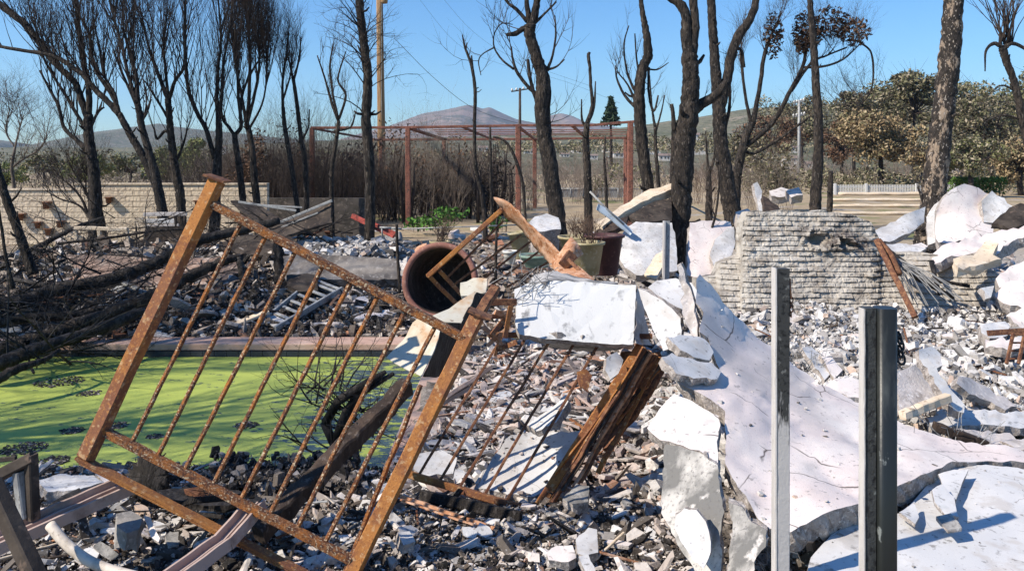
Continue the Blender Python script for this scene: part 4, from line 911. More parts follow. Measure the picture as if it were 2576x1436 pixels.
# ------------------------------------------------------------------ pergola, poles, wires, fences, houses
pg = thing('pergola', P(1180, gbase(1180, 34), 34), 'open flat roofed pergola frame of reddish brown beams beyond the garden', 'pergola')
YA, YB = 30.0, 41.0
def rail(mb, a, b, w_, h_, up=(0, -1, 0), **k): mb.sweep(a, b, sq(w_, h_), up, **k)
for (u, ut, vt, Y, w_, nm) in [(787, 785, 322, YA, 11, 0), (1027, 1026, 322, YA, 12, 0), (1304, 1303, 318, YA, 13, 0), (1584, 1586, 310, YA, 14, 0), (1117, 1117, 350, YB, 9, 0), (1345, 1345, 350, YB, 10, 0), (1579, 1576, 350, YB, 9, 0), (1573, 1573, 345, YB + 1, 8, 0), (958, 958, 345, YB, 8, 0)]:
    mb = MB(); rail(mb, P(u, gbase(u, Y) + 2, Y), P(ut, vt, Y), px(w_, Y), px(w_, Y)); mb.build('post', M['pergola_red'], pg)
for pts, w_ in [([(782, 322, YA), (1025, 321, YA), (1304, 316, YA), (1480, 316, YA), (1598, 306, YA)], 9), ([(945, 352, YB), (1130, 351, YB), (1345, 350, YB), (1582, 347, YB)], 8)]:
    for a, c in zip(pts[:-1], pts[1:]):
        mb = MB(); rail(mb, P(*a), P(*c), px(w_, a[2]) * .7, px(w_, a[2])); mb.build('beam', M['pergola_red'], pg)
for (u1, v1, u2, v2) in [(785, 322, 950, 352), (1027, 322, 1117, 352), (1162, 318, 1240, 351), (1304, 318, 1345, 350), (1440, 316, 1478, 350), (1586, 310, 1577, 347), (1035, 323, 1130, 352)]:
    mb = MB(); rail(mb, P(u1, v1 + 1, YA), P(u2, v2 + 1, YB), .09, .12); mb.build('rafter', M['pergola_red'], pg)
for t in (.22, .42, .62, .82):
    Y = YA + (YB - YA) * t; z = P(0, 318, YA).z - .05 + .02 * t
    mb = MB(); xa = (1117 - U0) / F * YA * (1 - t) + (1130 - U0) / F * YB * t; xb = (1586 - U0) / F * YA * (1 - t) + (1577 - U0) / F * YB * t
    rail(mb, (xa - .5, Y, z), (xb, Y, z), .035, .035); mb.build('purlin', M['pergola_red'], pg)
YP = 46
pole = thing('utility_pole', P(960, gbase(960, YP), YP), 'tall weathered brown wooden utility pole just right of the slender black trunk', 'utility pole')
mb = MB(); mb.tube([P(961, gbase(960, YP), YP), P(959, 300, YP), P(956, 100, YP), P(954, -60, YP)], [px(10.5, YP), px(9.8, YP), px(8.8, YP), px(8, YP)], 14); mb.build('pole', M['wood_pole'], pole)
mb = MB(); mb.lathe(P(968, 10, YP) + Vector((0, -.2, 0)), [(0, -.02), (.16, -.02), (.2, .05), (.2, .55), (.12, .62), (0, .62)], 14); mb.build('transformer_can', M['wood_pole'], pole)
mb = MB(); mb.tube([P(954, y, YP) + Vector((.16, -.2, 0)) for y in (-60, 100, 240, 380)], .015, 4); mb.build('conduit', M['galv'], pole)
for i, (u, Y, vt, arms, lb) in enumerate([(1308, 75, 222, [(228, 22)], 'dark utility pole with one crossarm between two pergola posts'), (2010, 80, 252, [(258, 13), (292, 15)], 'grey utility pole with two crossarms on the slope left of the thin straight trunk'), (1527, 120, 395, [(400, 10)], 'tiny distant utility pole in front of the hillside houses')]):
    r = thing('utility_pole', P(u, HV + EYE * F / Y, Y), lb, 'utility pole')
    mb = MB(); mb.tube([P(u, HV + EYE * F / Y, Y), P(u, vt, Y)], [px(4.5, Y), px(3, Y)], 8); mb.build('pole', M['galv'] if i == 1 else M['char_brown'], r)
    for (va, w_) in arms:
        mb = MB(); rail(mb, P(u - w_, va + 3, Y), P(u + w_, va - 4, Y), px(3, Y), px(3, Y)); c = mb.build('crossarm', M['galv'] if i == 1 else M['char_brown'], r)
        mb = MB()
        for q in (-.9, -.4, .4, .9): mb.lathe(P(u + w_ * q, va - 2 - q * 3, Y), [(0, 0), (.09, 0), (.11, .12), (.05, .22), (0, .25)], 6)
        mb.build('insulator', M['white_paint'], c)
for i, (pts, lb) in enumerate([
    ([(992, 97, 46), (1090, 195, 55), (1190, 272, 75), (1310, 312, 110), (1420, 330, 150)], 'heavy overhead wire dropping right from the wooden pole'),
    ([(1040, -20, 46), (1150, 110, 60), (1270, 165, 80), (1420, 205, 110), (1560, 260, 150)], 'thin overhead wire high in the sky right of the wooden pole'),
    ([(1100, -20, 48), (1190, 80, 65), (1300, 150, 90), (1480, 215, 130)], 'second thin overhead wire crossing the open sky')]):
    mb = MB(); q = catmull(pts, 6); mb.tube([P(*a) for a in q], [.00028 * a[2] * (1.0 if i == 0 else .45) for a in q], 4); o = mb.build('overhead_wire', M['dark_wire']); tag(o, lb, 'wire')
# chain link fence and pale wall beyond
YF = 52
fn = thing('chain_link_fence', P(1540, gbase(1540, YF), YF), 'grey chain link fence with screen cloth beyond the pergola at centre right', 'fence')
mb = MB()
for k in range(9):
    u = 1405 + k * 30; mb.tube([P(u, HV + EYE * F / YF + 1, YF), P(u, 474, YF)], .04, 6)
mb.build('post', M['galv'], fn)
mb = MB(); mb.tube([P(1405, 475, YF), P(1645, 475, YF)], .03, 6); mb.build('top_rail', M['galv'], fn)
mb = MB()
for k in range(120):
    u = 1405 + k * 2; mb.tube([P(u, 476, YF), P(u + (6 if k % 2 else -6), 496, YF)], .008, 3, cap=False)
mb.box((P(1490, 0, YF).x, YF + .05, .35), px(165, YF), .01, .62)
mb.build('mesh_panel', M['galv'], fn)
YW2 = 57
wf = thing('picket_fence', P(2250, HV + EYE * F / YW2, YW2), 'low white picket fence across the lawn at the right', 'fence')
mb = MB()
for k in range(76):
    u = 2098 + k * 4.1
    if 2300 < u < 2306: continue
    a = P(u, HV + EYE * F / YW2 + 1, YW2); mb.box((a.x, YW2, .36), .055, .03, .72)
mb.build('picket', M['white_paint'], wf)
mb = MB(); mb.box((P(2250, 0, YW2).x, YW2 + .04, .2), px(308, YW2), .04, .07); mb.box((P(2250, 0, YW2).x, YW2 + .04, .56), px(308, YW2), .04, .07); mb.build('rail', M['white_paint'], wf)
for q in (2100, 2178, 2305, 2400):
    mb = MB(); mb.box((P(q, 0, YW2).x, YW2 - .05, .4), .16, .12, .82); mb.build('post', M['white_paint'], wf)
b = MB(); rng = random.Random(4); a = P(2392, 0, 54); c = P(2522, 0, 54)
leaves(b, Vector(((a.x + c.x) / 2, 54, .75)), Vector(((c.x - a.x) / 2, .6, .45)), 1, .1, rng)
for k in range(2600):
    q = Vector((rng.uniform(a.x, c.x), 54 + rng.uniform(-.6, .6), rng.choice([rng.uniform(.2, 1.25), rng.uniform(1.0, 1.28)]))); leaves(b, q, Vector((.06, .06, .06)), 1, .11, rng)
hd = thing('hedge', ((a.x + c.x) / 2, 54, 0), 'short clipped bright green hedge at the right behind the pink slab', 'hedge'); b.build('foliage', M['hedge'], hd)
b = MB()
for k in range(16): x = a.x + (c.x - a.x) * k / 15; b.tube([(x, 54, 0), (x + .1, 54, .9)], .03, 4)
b.build('stems', M['twig'], hd)
# retaining edge rows of straw wattle in the field
for i, (v, u0, u1, lb) in enumerate([(541, 2085, 2385, 'nearest straw coloured log roll lying across the field at the right'), (522, 2095, 2380, 'second straw coloured log roll lying across the field at the right'), (507, 2085, 2370, 'farthest straw coloured log roll below the picket fence'), (492, 2110, 2360, 'low tan bank edging just in front of the picket fence')]):
    Y = EYE * F / (v - HV); mb = MB(); rng = random.Random(i)
    mb.tube([P(u0 + (u1 - u0) * k / 14, v - 4 + .6 * math.sin(k * 1.3 + i), Y + rng.uniform(-.1, .1)) for k in range(15)], px(4.5, Y), 8, rough=.15, rng=rng)
    o = mb.build('straw_roll', M['cream_board']); tag(o, lb, 'straw roll', 'straw coloured rolls laid across the field')
# hillside houses
hr = random.Random(12)
HS = [(1385, 372, 30), (1420, 388, 24), (1455, 376, 34), (1490, 392, 26), (1530, 368, 30), (1560, 386, 34), (1600, 360, 26), (1640, 372, 38), (1670, 392, 30), (1700, 352, 26), (1745, 340, 30), (1760, 372, 34), (1990, 398, 40), (2025, 412, 30), (2410, 415, 30), (1215, 372, 24), (1330, 380, 26), (560, 372, 20), (1870, 352, 26), (2000, 372, 26)]
for i, (u, v, w_) in enumerate(HS):
    Y = 175 + (392 - v) * 1.2 if v < 395 else 120
    c = P(u, v, Y); W = px(w_, Y); H = W * hr.uniform(.4, .6); D = W * .7
    lb = 'small pale house among the trees on the far hillside'
    r = thing('hillside_house', (c.x, Y, c.z - H * 1.6), lb, 'house', 'pale houses on the far hillside')
    mb = MB(); mb.box((c.x, Y, c.z - H * .8), W, D, H * 1.6); mb.build('wall', M['house_wall'], r)
    mb = MB(); mb.sweep((c.x - W * .54, Y, c.z), (c.x + W * .54, Y, c.z), [(-D * .58, 0), (D * .58, 0), (0, H * .36)], (0, 0, 1)); mb.build('roof', M['house_roof'], r)
    for k in (-.28, .05, .3):
        mb = MB(); mb.box((c.x + k * W, Y - D / 2 - .02, c.z - H * .3), W * .13, .06, H * .3); mb.build('window', M['glass_dark'], r)
# ------------------------------------------------------------------ burnt block masonry at the right
def masonry():
    Yb, Yt = 9.0, 9.6
    nu, nv_ = 460, 330; row = .056; bl = .19
    top = [(1750, 700), (1800, 690), (1812, 660), (1862, 640), (1866, 560), (1880, 533), (1950, 528), (2060, 530), (2140, 540), (2190, 560), (2205, 590), (2215, 625), (2250, 632), (2330, 636), (2420, 650), (2500, 680), (2590, 740)]
    us = np.linspace(1752, 2590, nu); tv = np.interp(us, [p[0] for p in top], [p[1] for p in top]) + 5 * fbm(us * .03, us * 0, 4)
    T, Uu = np.meshgrid(np.linspace(0, 1, nv_), us)
    Vb = 830 + 14 * np.sin(Uu * .01)
    Vv = tv[:, None] * (1 - T) + Vb * T
    Y = Yt + (Yb - Yt) * T
    Y = Y - .25 * ss((Uu - 2230) / 250)
    X = (Uu - U0) / F * Y; Z = EYE + (HV - Vv) / F * Y
    zz = Z + .03 * vn(X * .7, Z * .4) + .008 * vn(X * 4, Z * 2) ; r_ = np.floor(zz / row); fr = zz / row - r_
    xx = X + .5 * bl * (r_ % 2) + .05 * vn(X * 3, Z * 3); fx = xx / bl - np.floor(xx / bl)
    hsh = _g[(np.floor(xx / bl).astype(int)) % 256, (r_.astype(int)) % 256]
    e = np.minimum(np.minimum(fr, 1 - fr) * row / .013, np.minimum(fx, 1 - fx) * bl / .010 + .25 * (fbm(X * 2, Z * 2, 2) > .15)); e = ss(e)
    ledge = .009 * (1 - fr)                      # each course slumps forward at its foot
    relief = .018 * e + ledge + .032 * (hsh - .5) * e + .020 * fbm(X * 14, Z * 18, 4) + .02 * fbm(X * 1.5, Z * 1.5, 3) + .012 * fbm(X * 40, Z * 40, 2)
    for (cu, cv, r0) in ((2058, 604, 20), (2122, 610, 13), (2142, 616, 8)):
        d = np.hypot((Uu - cu) / 1.5, Vv - cv) / r0
        relief = relief + .10 * np.exp(-((d - 1.1) / .5) ** 2) * (.4 + fbm(Uu * .1, Vv * .1, 3)) - .20 * np.exp(-(d / .7) ** 2)
    Yf = Y - relief
    mb = MB(); n = nu * nv_
    Vt = np.stack([X, Yf, Z], -1).reshape(-1, 3); Vbk = np.stack([X, Y + .24, Z - .02], -1)
    idx = np.arange(n).reshape(nu, nv_)
    Q = np.stack([idx[:-1, :-1], idx[:-1, 1:], idx[1:, 1:], idx[1:, :-1]], -1).reshape(-1, 4).tolist()
    mb.add([tuple(q) for q in Vt.tolist()], [tuple(q) for q in Q], True)
    # back shell
    st = 6
    bi = {}; vb_ = []
    def bid(i, j):
        if (i, j) not in bi: bi[(i, j)] = n + len(vb_); vb_.append(tuple(Vbk[i, j]))
        return bi[(i, j)]
    fs = []
    for i in range(nu - 1): fs.append((idx[i, 0], idx[i + 1, 0], bid(i + 1, 0), bid(i, 0)))
    for j in range(nv_ - 1):
        fs.append((idx[0, j + 1], idx[0, j], bid(0, j), bid(0, j + 1))); fs.append((idx[-1, j], idx[-1, j + 1], bid(nu - 1, j + 1), bid(nu - 1, j)))
    for i in range(nu - 1): fs.append((bid(i, 0), bid(i + 1, 0), bid(i + 1, nv_ - 1), bid(i, nv_ - 1)))
    mb.v.extend(vb_); mb.f.extend([tuple(int(q) for q in f) for f in fs]); mb.m.extend([0] * len(fs)); mb.flat.extend([True] * len(fs))
    o = mb.build('masonry_wall', M['masonry']); o.data.polygons.foreach_set('use_smooth', [False] * len(o.data.polygons)); tag(o, 'slumped remnant of a burnt grey block wall with two small holes near its top', 'masonry wall')
masonry()
# ------------------------------------------------------------------ steel fence posts in front, right
p1 = thing('steel_post', P(1962, gbase(1962, 2.95), 2.95), 'narrower upright steel post, black at its top and pale grey lower down', 'steel post', 'upright steel posts standing at the front right')
Y1 = 2.95; vb = gbase(1962, Y1) + 5
zs = P(0, 965, Y1).z
wf_, wd = px(31, Y1), .05
xa, xb = P(1953, 0, Y1).x, P(1985, 0, Y1).x; x0 = P(1948, 0, Y1).x
def upright(mb, x0_, x1_, y0, y1, z0, z1, rng, segs=40, top=0):
    w_ = x1_ - x0_; d = y1 - y0; mb.sweep(((x0_ + x1_) / 2, (y0 + y1) / 2, z0), ((x0_ + x1_) / 2, (y0 + y1) / 2, z1), sq(w_, d, .06), (0, -1, 0), segs=segs, wob=.0006, rng=rng)
rng = random.Random(3)
z0, z1 = P(0, vb, Y1).z, P(0, 676, Y1).z
def post_mat():
    m = mat('two_tone_post', (.045, .045, .043), [(60, .52, .62, (.015, .015, .015)), (28, .60, .67, (.15, .15, .14))], rough=.65, bump=.5, bscale=80, bdist=.004)
    return m
def web_mat(zc):
    m = post_mat(); nt = m.node_tree; N = nt.nodes; L = nt.links; b = N['Principled BSDF']
    src = b.inputs['Base Color'].links[0].from_socket
    tc = N.new('ShaderNodeTexCoord'); sp = N.new('ShaderNodeSeparateXYZ'); L.new(tc.outputs['Object'], sp.inputs[0])
    mp = N.new('ShaderNodeMapping'); mp.inputs['Scale'].default_value = (1, 1, .22); L.new(tc.outputs['Object'], mp.inputs[0])
    t = N.new('ShaderNodeTexNoise'); t.inputs['Scale'].default_value = 45; t.inputs['Detail'].default_value = 6; L.new(mp.outputs[0], t.inputs[0])
    ma = N.new('ShaderNodeMath'); ma.operation = 'MULTIPLY_ADD'; L.new(t.outputs[0], ma.inputs[0]); ma.inputs[1].default_value = -.9; L.new(sp.outputs[2], ma.inputs[2])
    mr = N.new('ShaderNodeMapRange'); mr.inputs[1].default_value = zc - .50; mr.inputs[2].default_value = zc - .40; L.new(ma.outputs[0], mr.inputs[0])
    mx = N.new('ShaderNodeMix'); mx.data_type = 'RGBA'; L.new(mr.outputs[0], mx.inputs[0]); mx.inputs[6].default_value = col((.50, .475, .45)); L.new(src, mx.inputs[7]); L.new(mx.outputs[2], b.inputs['Base Color'])
    return m
mb = MB(); upright(mb, xa, xb, Y1 - .01, Y1 + .035, z0, z1, rng); mb.build('web', web_mat(zs - .08 - WL[p1.name].z), p1)
mb = MB(); upright(mb, x0, xa - .001, Y1 - .012, Y1 + .035, z0, z1 + .002, rng); mb.build('flange', M['galv_light'], p1)  # left face paler than the web: sunlight put into its colour
mb = MB(); mb.sweep(P(1986, 700, Y1), P(1988, 745, Y1), sq(.006, .012)); c0 = P(1991, 765, Y1)
for k in range(5):
    c = P(1989 + (k % 2) * 2, 742 + k * 12, Y1); mb.tube([c + Vector((math.cos(a) * .006 * (1 if k % 2 else .4), math.sin(a) * .006 * (.4 if k % 2 else 1), math.sin(a) * .011)) for a in np.linspace(0, 6.28, 9)], .0025, 5)
mb.build('hook_chain', M['rust_dull'], p1)
Y2 = 2.3; p2 = thing('steel_post', P(2208, gbase(2208, Y2), Y2), 'wider black double steel post nearest the camera at the right', 'steel post', 'upright steel posts standing at the front right')
z0, z1 = P(0, gbase(2208, Y2) + 8, Y2).z, P(0, 776, Y2).z
X = lambda u: P(u, 0, Y2).x
mb = MB(); upright(mb, X(2172), X(2176) - .0008, Y2 - .004, Y2 + .032, z0, z1 - .002, rng); mb.build('flange', M['galv_light'], p2)  # sunlit left edge given as pale colour beside the black steel
mb = MB(); upright(mb, X(2176), X(2206) - .0008, Y2 + .0, Y2 + .04, z0, z1, rng); mb.build('rough_channel', M['black_steel'], p2)
mb = MB(); w2 = X(2255) - X(2206); pr = [(w2 / 2 * math.copysign(abs(math.cos(a)) ** .5, math.cos(a)), .03 * math.copysign(abs(math.sin(a)) ** .5, math.sin(a))) for a in np.linspace(0, 2 * math.pi, 25)[:-1]]
cxx = (X(2206) + X(2255)) / 2; mb.sweep((cxx, Y2 + .012, z0), (cxx, Y2 + .012, z1 + .001), pr, (0, -1, 0)); ob = mb.build('smooth_tube', M['black_smooth'], p2)
ob.data.polygons.foreach_set('use_smooth', [len(p.vertices) == 4 for p in ob.data.polygons])
mb = MB()
for k in range(4):
    c = P(2262 + k * 1.5, 850 + k * 17, Y2 + .03); mb.tube([c + Vector((math.cos(a) * .011 * (1 if k % 2 else .5), math.sin(a) * .008, math.sin(a) * .017)) for a in np.linspace(0, 6.28, 11)], .0035, 6)
mb.tube([P(2256, 848, Y2 + .03), P(2264, 846, Y2 + .03)], .004, 6)
mb.build('hook_chain', M['dark_wire'], p2)
# ------------------------------------------------------------------ rusty railings
def YR(v): return 4.05 - (v - 450) / 1000 * .35
rl = thing('rusty_railing', P(700, 1300, 3.7), 'large rusty steel railing panel toppled at a slant over the green pool', 'railing', 'rusty railing panels fallen in the ruins')
rr_ = random.Random(5)
def rpost(mb, a, b, w_, d, segs=14, wob=.0012, r=0, yoff=0):
    A = P(a[0], a[1], YR(a[1]) + yoff); B = P(b[0], b[1], YR(b[1]) + yoff); mb.sweep(A, B, sq(w_, d, .1), (-.35 + r, -1, .1), segs=segs, wob=wob, rng=rr_)
mb = MB(); rpost(mb, (546, 455), (216, 1150), .072, .06); q = mb.build('post', M['rust'], rl)
mb = MB(); rpost(mb, (521, 440), (572, 458), .012, .10, 1, 0); mb.build('cap', M['rust_dull'], q)
mb = MB(); rpost(mb, (1199, 800), (884, 1446), .068, .05); q = mb.build('post', M['rust'], rl)
mb = MB(); rpost(mb, (1180, 778), (1236, 800), .012, .10, 1, 0); mb.build('cap', M['rust_dull'], q)
mb = MB(); rpost(mb, (1058, 968), (868, 1440), .016, .03, 14, .003, 0, .03); mb.build('side_strip', M['rust_speck'], rl)
mb = MB(); rpost(mb, (532, 512), (1170, 852), .036, .05); mb.build('top_rail', M['rust_speck'], rl)
mb = MB(); rpost(mb, (258, 1082), (884, 1408), .034, .045); mb.build('bottom_rail', M['rust_speck'], rl)
mb = MB(); rpost(mb, (196, 1148), (800, 1458), .013, .05); rpost(mb, (206, 1160), (800, 1466), .010, .05, yoff=.006); rpost(mb, (198, 1156), (800, 1461), .009, .035, yoff=.02); mb.build('foot_rail', M['rust'], rl)
for i, (a, b) in enumerate([((603, 568), (334, 1108)), ((664, 603), (400, 1140)), ((738, 643), (468, 1176)), ((806, 680), (540, 1212)), ((878, 716), (610, 1250)), ((946, 754), (682, 1288)), ((1014, 792), (748, 1326)), ((1092, 826), (818, 1364))]):
    A = P(a[0], a[1], YR(a[1]) + .012); B = P(b[0], b[1], YR(b[1]) + .012); A, B = A + (A - B).normalized() * .035, B - (A - B).normalized() * .012
    mb = MB(); mb.sweep(A, B, sq(.019, .019, .15), (-.5, -1, 0), segs=16, wob=.0015, rng=rr_); mb.build('baluster', M['rust_speck'], rl)
# second panel
r2 = thing('rusty_railing', P(1200, 1290, 4.6), 'rusty railing panel standing tilted under the white box shaped slab', 'railing', 'rusty railing panels fallen in the ruins')
def Q2(u, v, o=0): return P(u, v, 4.75 + (1250 - v) / 380 * .35 + o)
mb = MB(); mb.sweep(Q2(1612, 870), Q2(1318, 1332), sq(.062, .05), (-.3, -1, 0), segs=12, wob=.001, rng=rr_); mb.build('post', M['rust'], r2)
mb = MB(); mb.sweep(Q2(1022, 1190), Q2(1332, 1284), sq(.04, .05), (0, -1, .2), segs=10, wob=.002, rng=rr_); mb.build('bottom_rail', M['rust'], r2)
mb = MB(); mb.sweep(Q2(1228, 842, .03), Q2(1640, 846, .06), sq(.035, .04), (0, -1, .2)); mb.build('top_rail', M['rust_dull'], r2)
for (a, b) in [((1262, 850), (1054, 1194)), ((1322, 850), (1107, 1208)), ((1388, 850), (1157, 1224)), ((1452, 850), (1220, 1242)), ((1515, 850), (1274, 1260))]:
    mb = MB(); mb.sweep(Q2(*a, .01), Q2(*b, .01), sq(.017, .017), (0, -1, .2), segs=10, wob=.002, rng=rr_); mb.build('baluster', M['rust_dull'], r2)
# third panel, small in the picture
r3 = thing('rusty_railing', P(1150, 770, 8.2), 'small looking rusty railing panel leaning over the round terracotta planter', 'railing', 'rusty railing panels fallen in the ruins')
def Q3(u, v): return P(u, v, 8.0 + (v - 560) / 250 * .5 - .6)
for nm, a, b, w_ in [('side_rail', (1263, 528), (1077, 694), .045), ('foot_rail', (1077, 692), (1152, 768), .04), ('bottom_rail', (1105, 680), (1160, 740), .04)]:
    mb = MB(); mb.sweep(Q3(*a), Q3(*b), sq(w_, w_), (0, -1, .2), segs=6, wob=.002, rng=rr_); mb.build(nm, M['rust'], r3)
for a, b in [((1266, 556), (1127, 696)), ((1311, 590), (1145, 714)), ((1334, 608), (1190, 722)), ((1354, 634), (1230, 722)), ((1385, 655), (1275, 722))]:
    mb = MB(); mb.sweep(Q3(*a), Q3(*b), sq(.02, .02), (0, -1, .2), segs=6, wob=.002, rng=rr_); mb.build('baluster', M['rust_dull'], r3)
# crumpled channel and sheets next to it
def ribbon(mb, pts, thick, seed=1, bump=.01):
    """pts: [(u1,v1,Y1,u2,v2,Y2)] opposite edges of a bent sheet"""
    q = catmull(pts, 5); rng = random.Random(seed); A = []
    n = 5
    for r in q:
        a = P(*r[:3]); b = P(*r[3:]); row = []
        for k in range(n):
            p = a.lerp(b, k / (n - 1)) + Vector((rng.uniform(-1, 1), rng.uniform(-1, 1), rng.uniform(-1, 1))) * bump; row.append(p)
        A.append(row)
    vs = []; fs = []
    m_ = len(A)
    for s_ in (0, 1):
        for i in range(m_):
            for k in range(n):
                du = A[min(i + 1, m_ - 1)][k] - A[max(i - 1, 0)][k]; dv = A[i][min(k + 1, n - 1)] - A[i][max(k - 1, 0)]
                nn = du.cross(dv).normalized(); p = A[i][k] + nn * (thick * (.5 if s_ else -.5)); vs.append((p.x, p.y, p.z))
    N_ = m_ * n
    for i in range(m_ - 1):
        for k in range(n - 1):
            a = i * n + k; fs.append((a, a + n, a + n + 1, a + 1)); fs.append((N_ + a, N_ + a + 1, N_ + a + n + 1, N_ + a + n))
    for i in range(m_ - 1):
        for k in (0, n - 1): a = i * n + k; fs.append((a, a + n, N_ + a + n, N_ + a) if k else (a + n, a, N_ + a, N_ + a + n))
    for i in (0, m_ - 1):
        for k in range(n - 1): a = i * n + k; fs.append((a, a + 1, N_ + a + 1, N_ + a) if i else (a + 1, a, N_ + a, N_ + a + 1))
    mb.add(vs, fs, True)
mb = MB(); ribbon(mb, [(1240, 494, 7.3, 1262, 528, 7.3), (1285, 512, 7.2, 1272, 545, 7.35), (1330, 560, 7.1, 1315, 580, 7.3), (1372, 598, 7.0, 1352, 630, 7.2), (1412, 640, 6.9, 1375, 655, 7.1), (1450, 700, 6.7, 1400, 690, 6.9)], .008, 2, .008)
o = mb.build('bent_channel', M['rust_peach']); tag(o, 'long bent peach and rust coloured sheet metal strip peaking at centre', 'scrap metal')
mb = MB(); slab(mb, [(1405, 640, 6.9), (1420, 612, 7.0), (1437, 597, 7.1), (1452, 610, 7.0), (1466, 640, 6.9), (1448, 655, 6.8), (1430, 668, 6.8), (1412, 668, 6.8)], .01, [(1436, 630, 6.7)], seed=3, bump=.012, grid=10)
o = mb.build('crumpled_sheet', M['rust_peach']); tag(o, 'crumpled upright leaf of rust brown sheet metal beside the pots', 'scrap metal')
mb = MB(); slab(mb, [(1404, 668, 6.7), (1428, 660, 6.8), (1452, 668, 6.7), (1492, 700, 6.3), (1500, 716, 6.1), (1440, 712, 6.2), (1418, 706, 6.3)], .012, [(1455, 690, 6.25)], seed=4, bump=.006)
o = mb.build('crumpled_sheet', M['rust_peach']); tag(o, 'flat orange pink sheet metal piece resting just behind the white box slab', 'scrap metal')
mb = MB(); mb.sweep(P(1418, 668, 6.6), P(1438, 640, 6.7), sq(.09, .05)); mb.sweep(P(1432, 655, 6.6), P(1478, 700, 6.4), sq(.03, .05)); o = mb.build('bracket_scrap', M['rust_dull']); tag(o, 'short dark rusty bracket wedged by the orange metal sheet', 'scrap metal')
# ------------------------------------------------------------------ broken stucco slabs
def slabobj(name, label, cat, out, mt, thick=.06, ctrl=(), group=None, **k):
    mb = MB(); slab(mb, out, thick, ctrl, **k); o = mb.build(name, M[mt]); tag(o, label, cat, group); return o
# box shaped piece at the centre
bx = thing('box_slab', P(1450, 866, 5.2), 'white box shaped chunk of stuccoed parapet with soot streaks at picture centre', 'wall fragment')
mb = MB(); slab(mb, [(1294, 728, 5.3), (1330, 712, 5.34), (1400, 706, 5.34), (1500, 711, 5.32), (1560, 716, 5.3), (1600, 717, 5.28), (1598, 760, 5.2), (1596, 820, 5.1), (1592, 866, 5.0), (1540, 866, 5.02), (1440, 858, 5.03), (1360, 850, 5.03), (1306, 840, 5.05), (1296, 815, 5.1), (1298, 775, 5.2)], .05, seed=11, bump=.003, jit=1.2, smooth=False)
mb.build('front_face', M['stucco_streak'], bx)
mb = MB(); slab(mb, [(1330, 711, 5.36), (1345, 690, 5.7), (1400, 682, 5.85), (1470, 700, 5.9), (1560, 712, 5.9), (1598, 716, 5.32), (1500, 711, 5.345), (1400, 706, 5.37)], .05, seed=12, bump=.004, dirn=(0, 0, -1)); mb.build('top_face', M['stucco_soot'], bx)  # top lies in shade; the sooty stucco puts that into its colour
mb = MB(); slab(mb, [(1312, 842, 5.1), (1360, 851, 5.08), (1440, 859, 5.08), (1590, 868, 5.05), (1560, 880, 5.5), (1480, 885, 5.6), (1400, 878, 5.6), (1350, 860, 5.4)], .04, seed=13, dirn=(0, 0, 1)); mb.build('underside', M['stucco_soot'], bx)
mb = MB(); slab(mb, [(1602, 718, 5.29), (1612, 735, 5.4), (1618, 770, 5.42), (1626, 810, 5.4), (1640, 868, 5.35), (1610, 868, 5.05), (1597, 864, 5.02), (1600, 790, 5.15)], .05, seed=14, bump=.012, jit=3, dirn=(-.3, 1, 0)); mb.build('end_face', M['plaster'], bx)
SG = 'broken pink stucco slabs at the lower right'
slabobj('stucco_slab', 'upright blue shaded stucco shard leaning on the right end of the white box slab', 'wall fragment', [(1606, 726, 5.1), (1640, 742, 5.0), (1690, 775, 4.9), (1712, 800, 4.85), (1715, 862, 4.75), (1690, 875, 4.75), (1668, 882, 4.75), (1650, 845, 4.85), (1632, 800, 4.95), (1615, 760, 5.05)], 'stucco_pale', .05, seed=15, jit=2.5, group=SG, dirn=(.5, .8, 0))
slabobj('stucco_slab', 'grey curved stucco shard standing behind the blue shaded one', 'wall fragment', [(1630, 722, 5.7), (1650, 706, 5.8), (1700, 700, 5.8), (1740, 712, 5.7), (1760, 740, 5.6), (1750, 790, 5.5), (1700, 770, 5.5), (1655, 745, 5.6)], 'stucco_pale', .06, seed=16, group=SG)
slabobj('stucco_spike', 'thin jagged plaster spike pointing up beside the stucco peak', 'wall fragment', [(1704, 672, 4.95), (1712, 662, 4.95), (1722, 680, 4.95), (1726, 710, 4.9), (1742, 745, 4.85), (1752, 800, 4.75), (1755, 850, 4.7), (1738, 840, 4.7), (1722, 800, 4.8), (1712, 760, 4.85), (1722, 738, 4.9), (1708, 705, 4.9)], 'plaster', .07, seed=17, jit=3.5, grid=12, bump=.012, dirn=(.4, 1, 0))
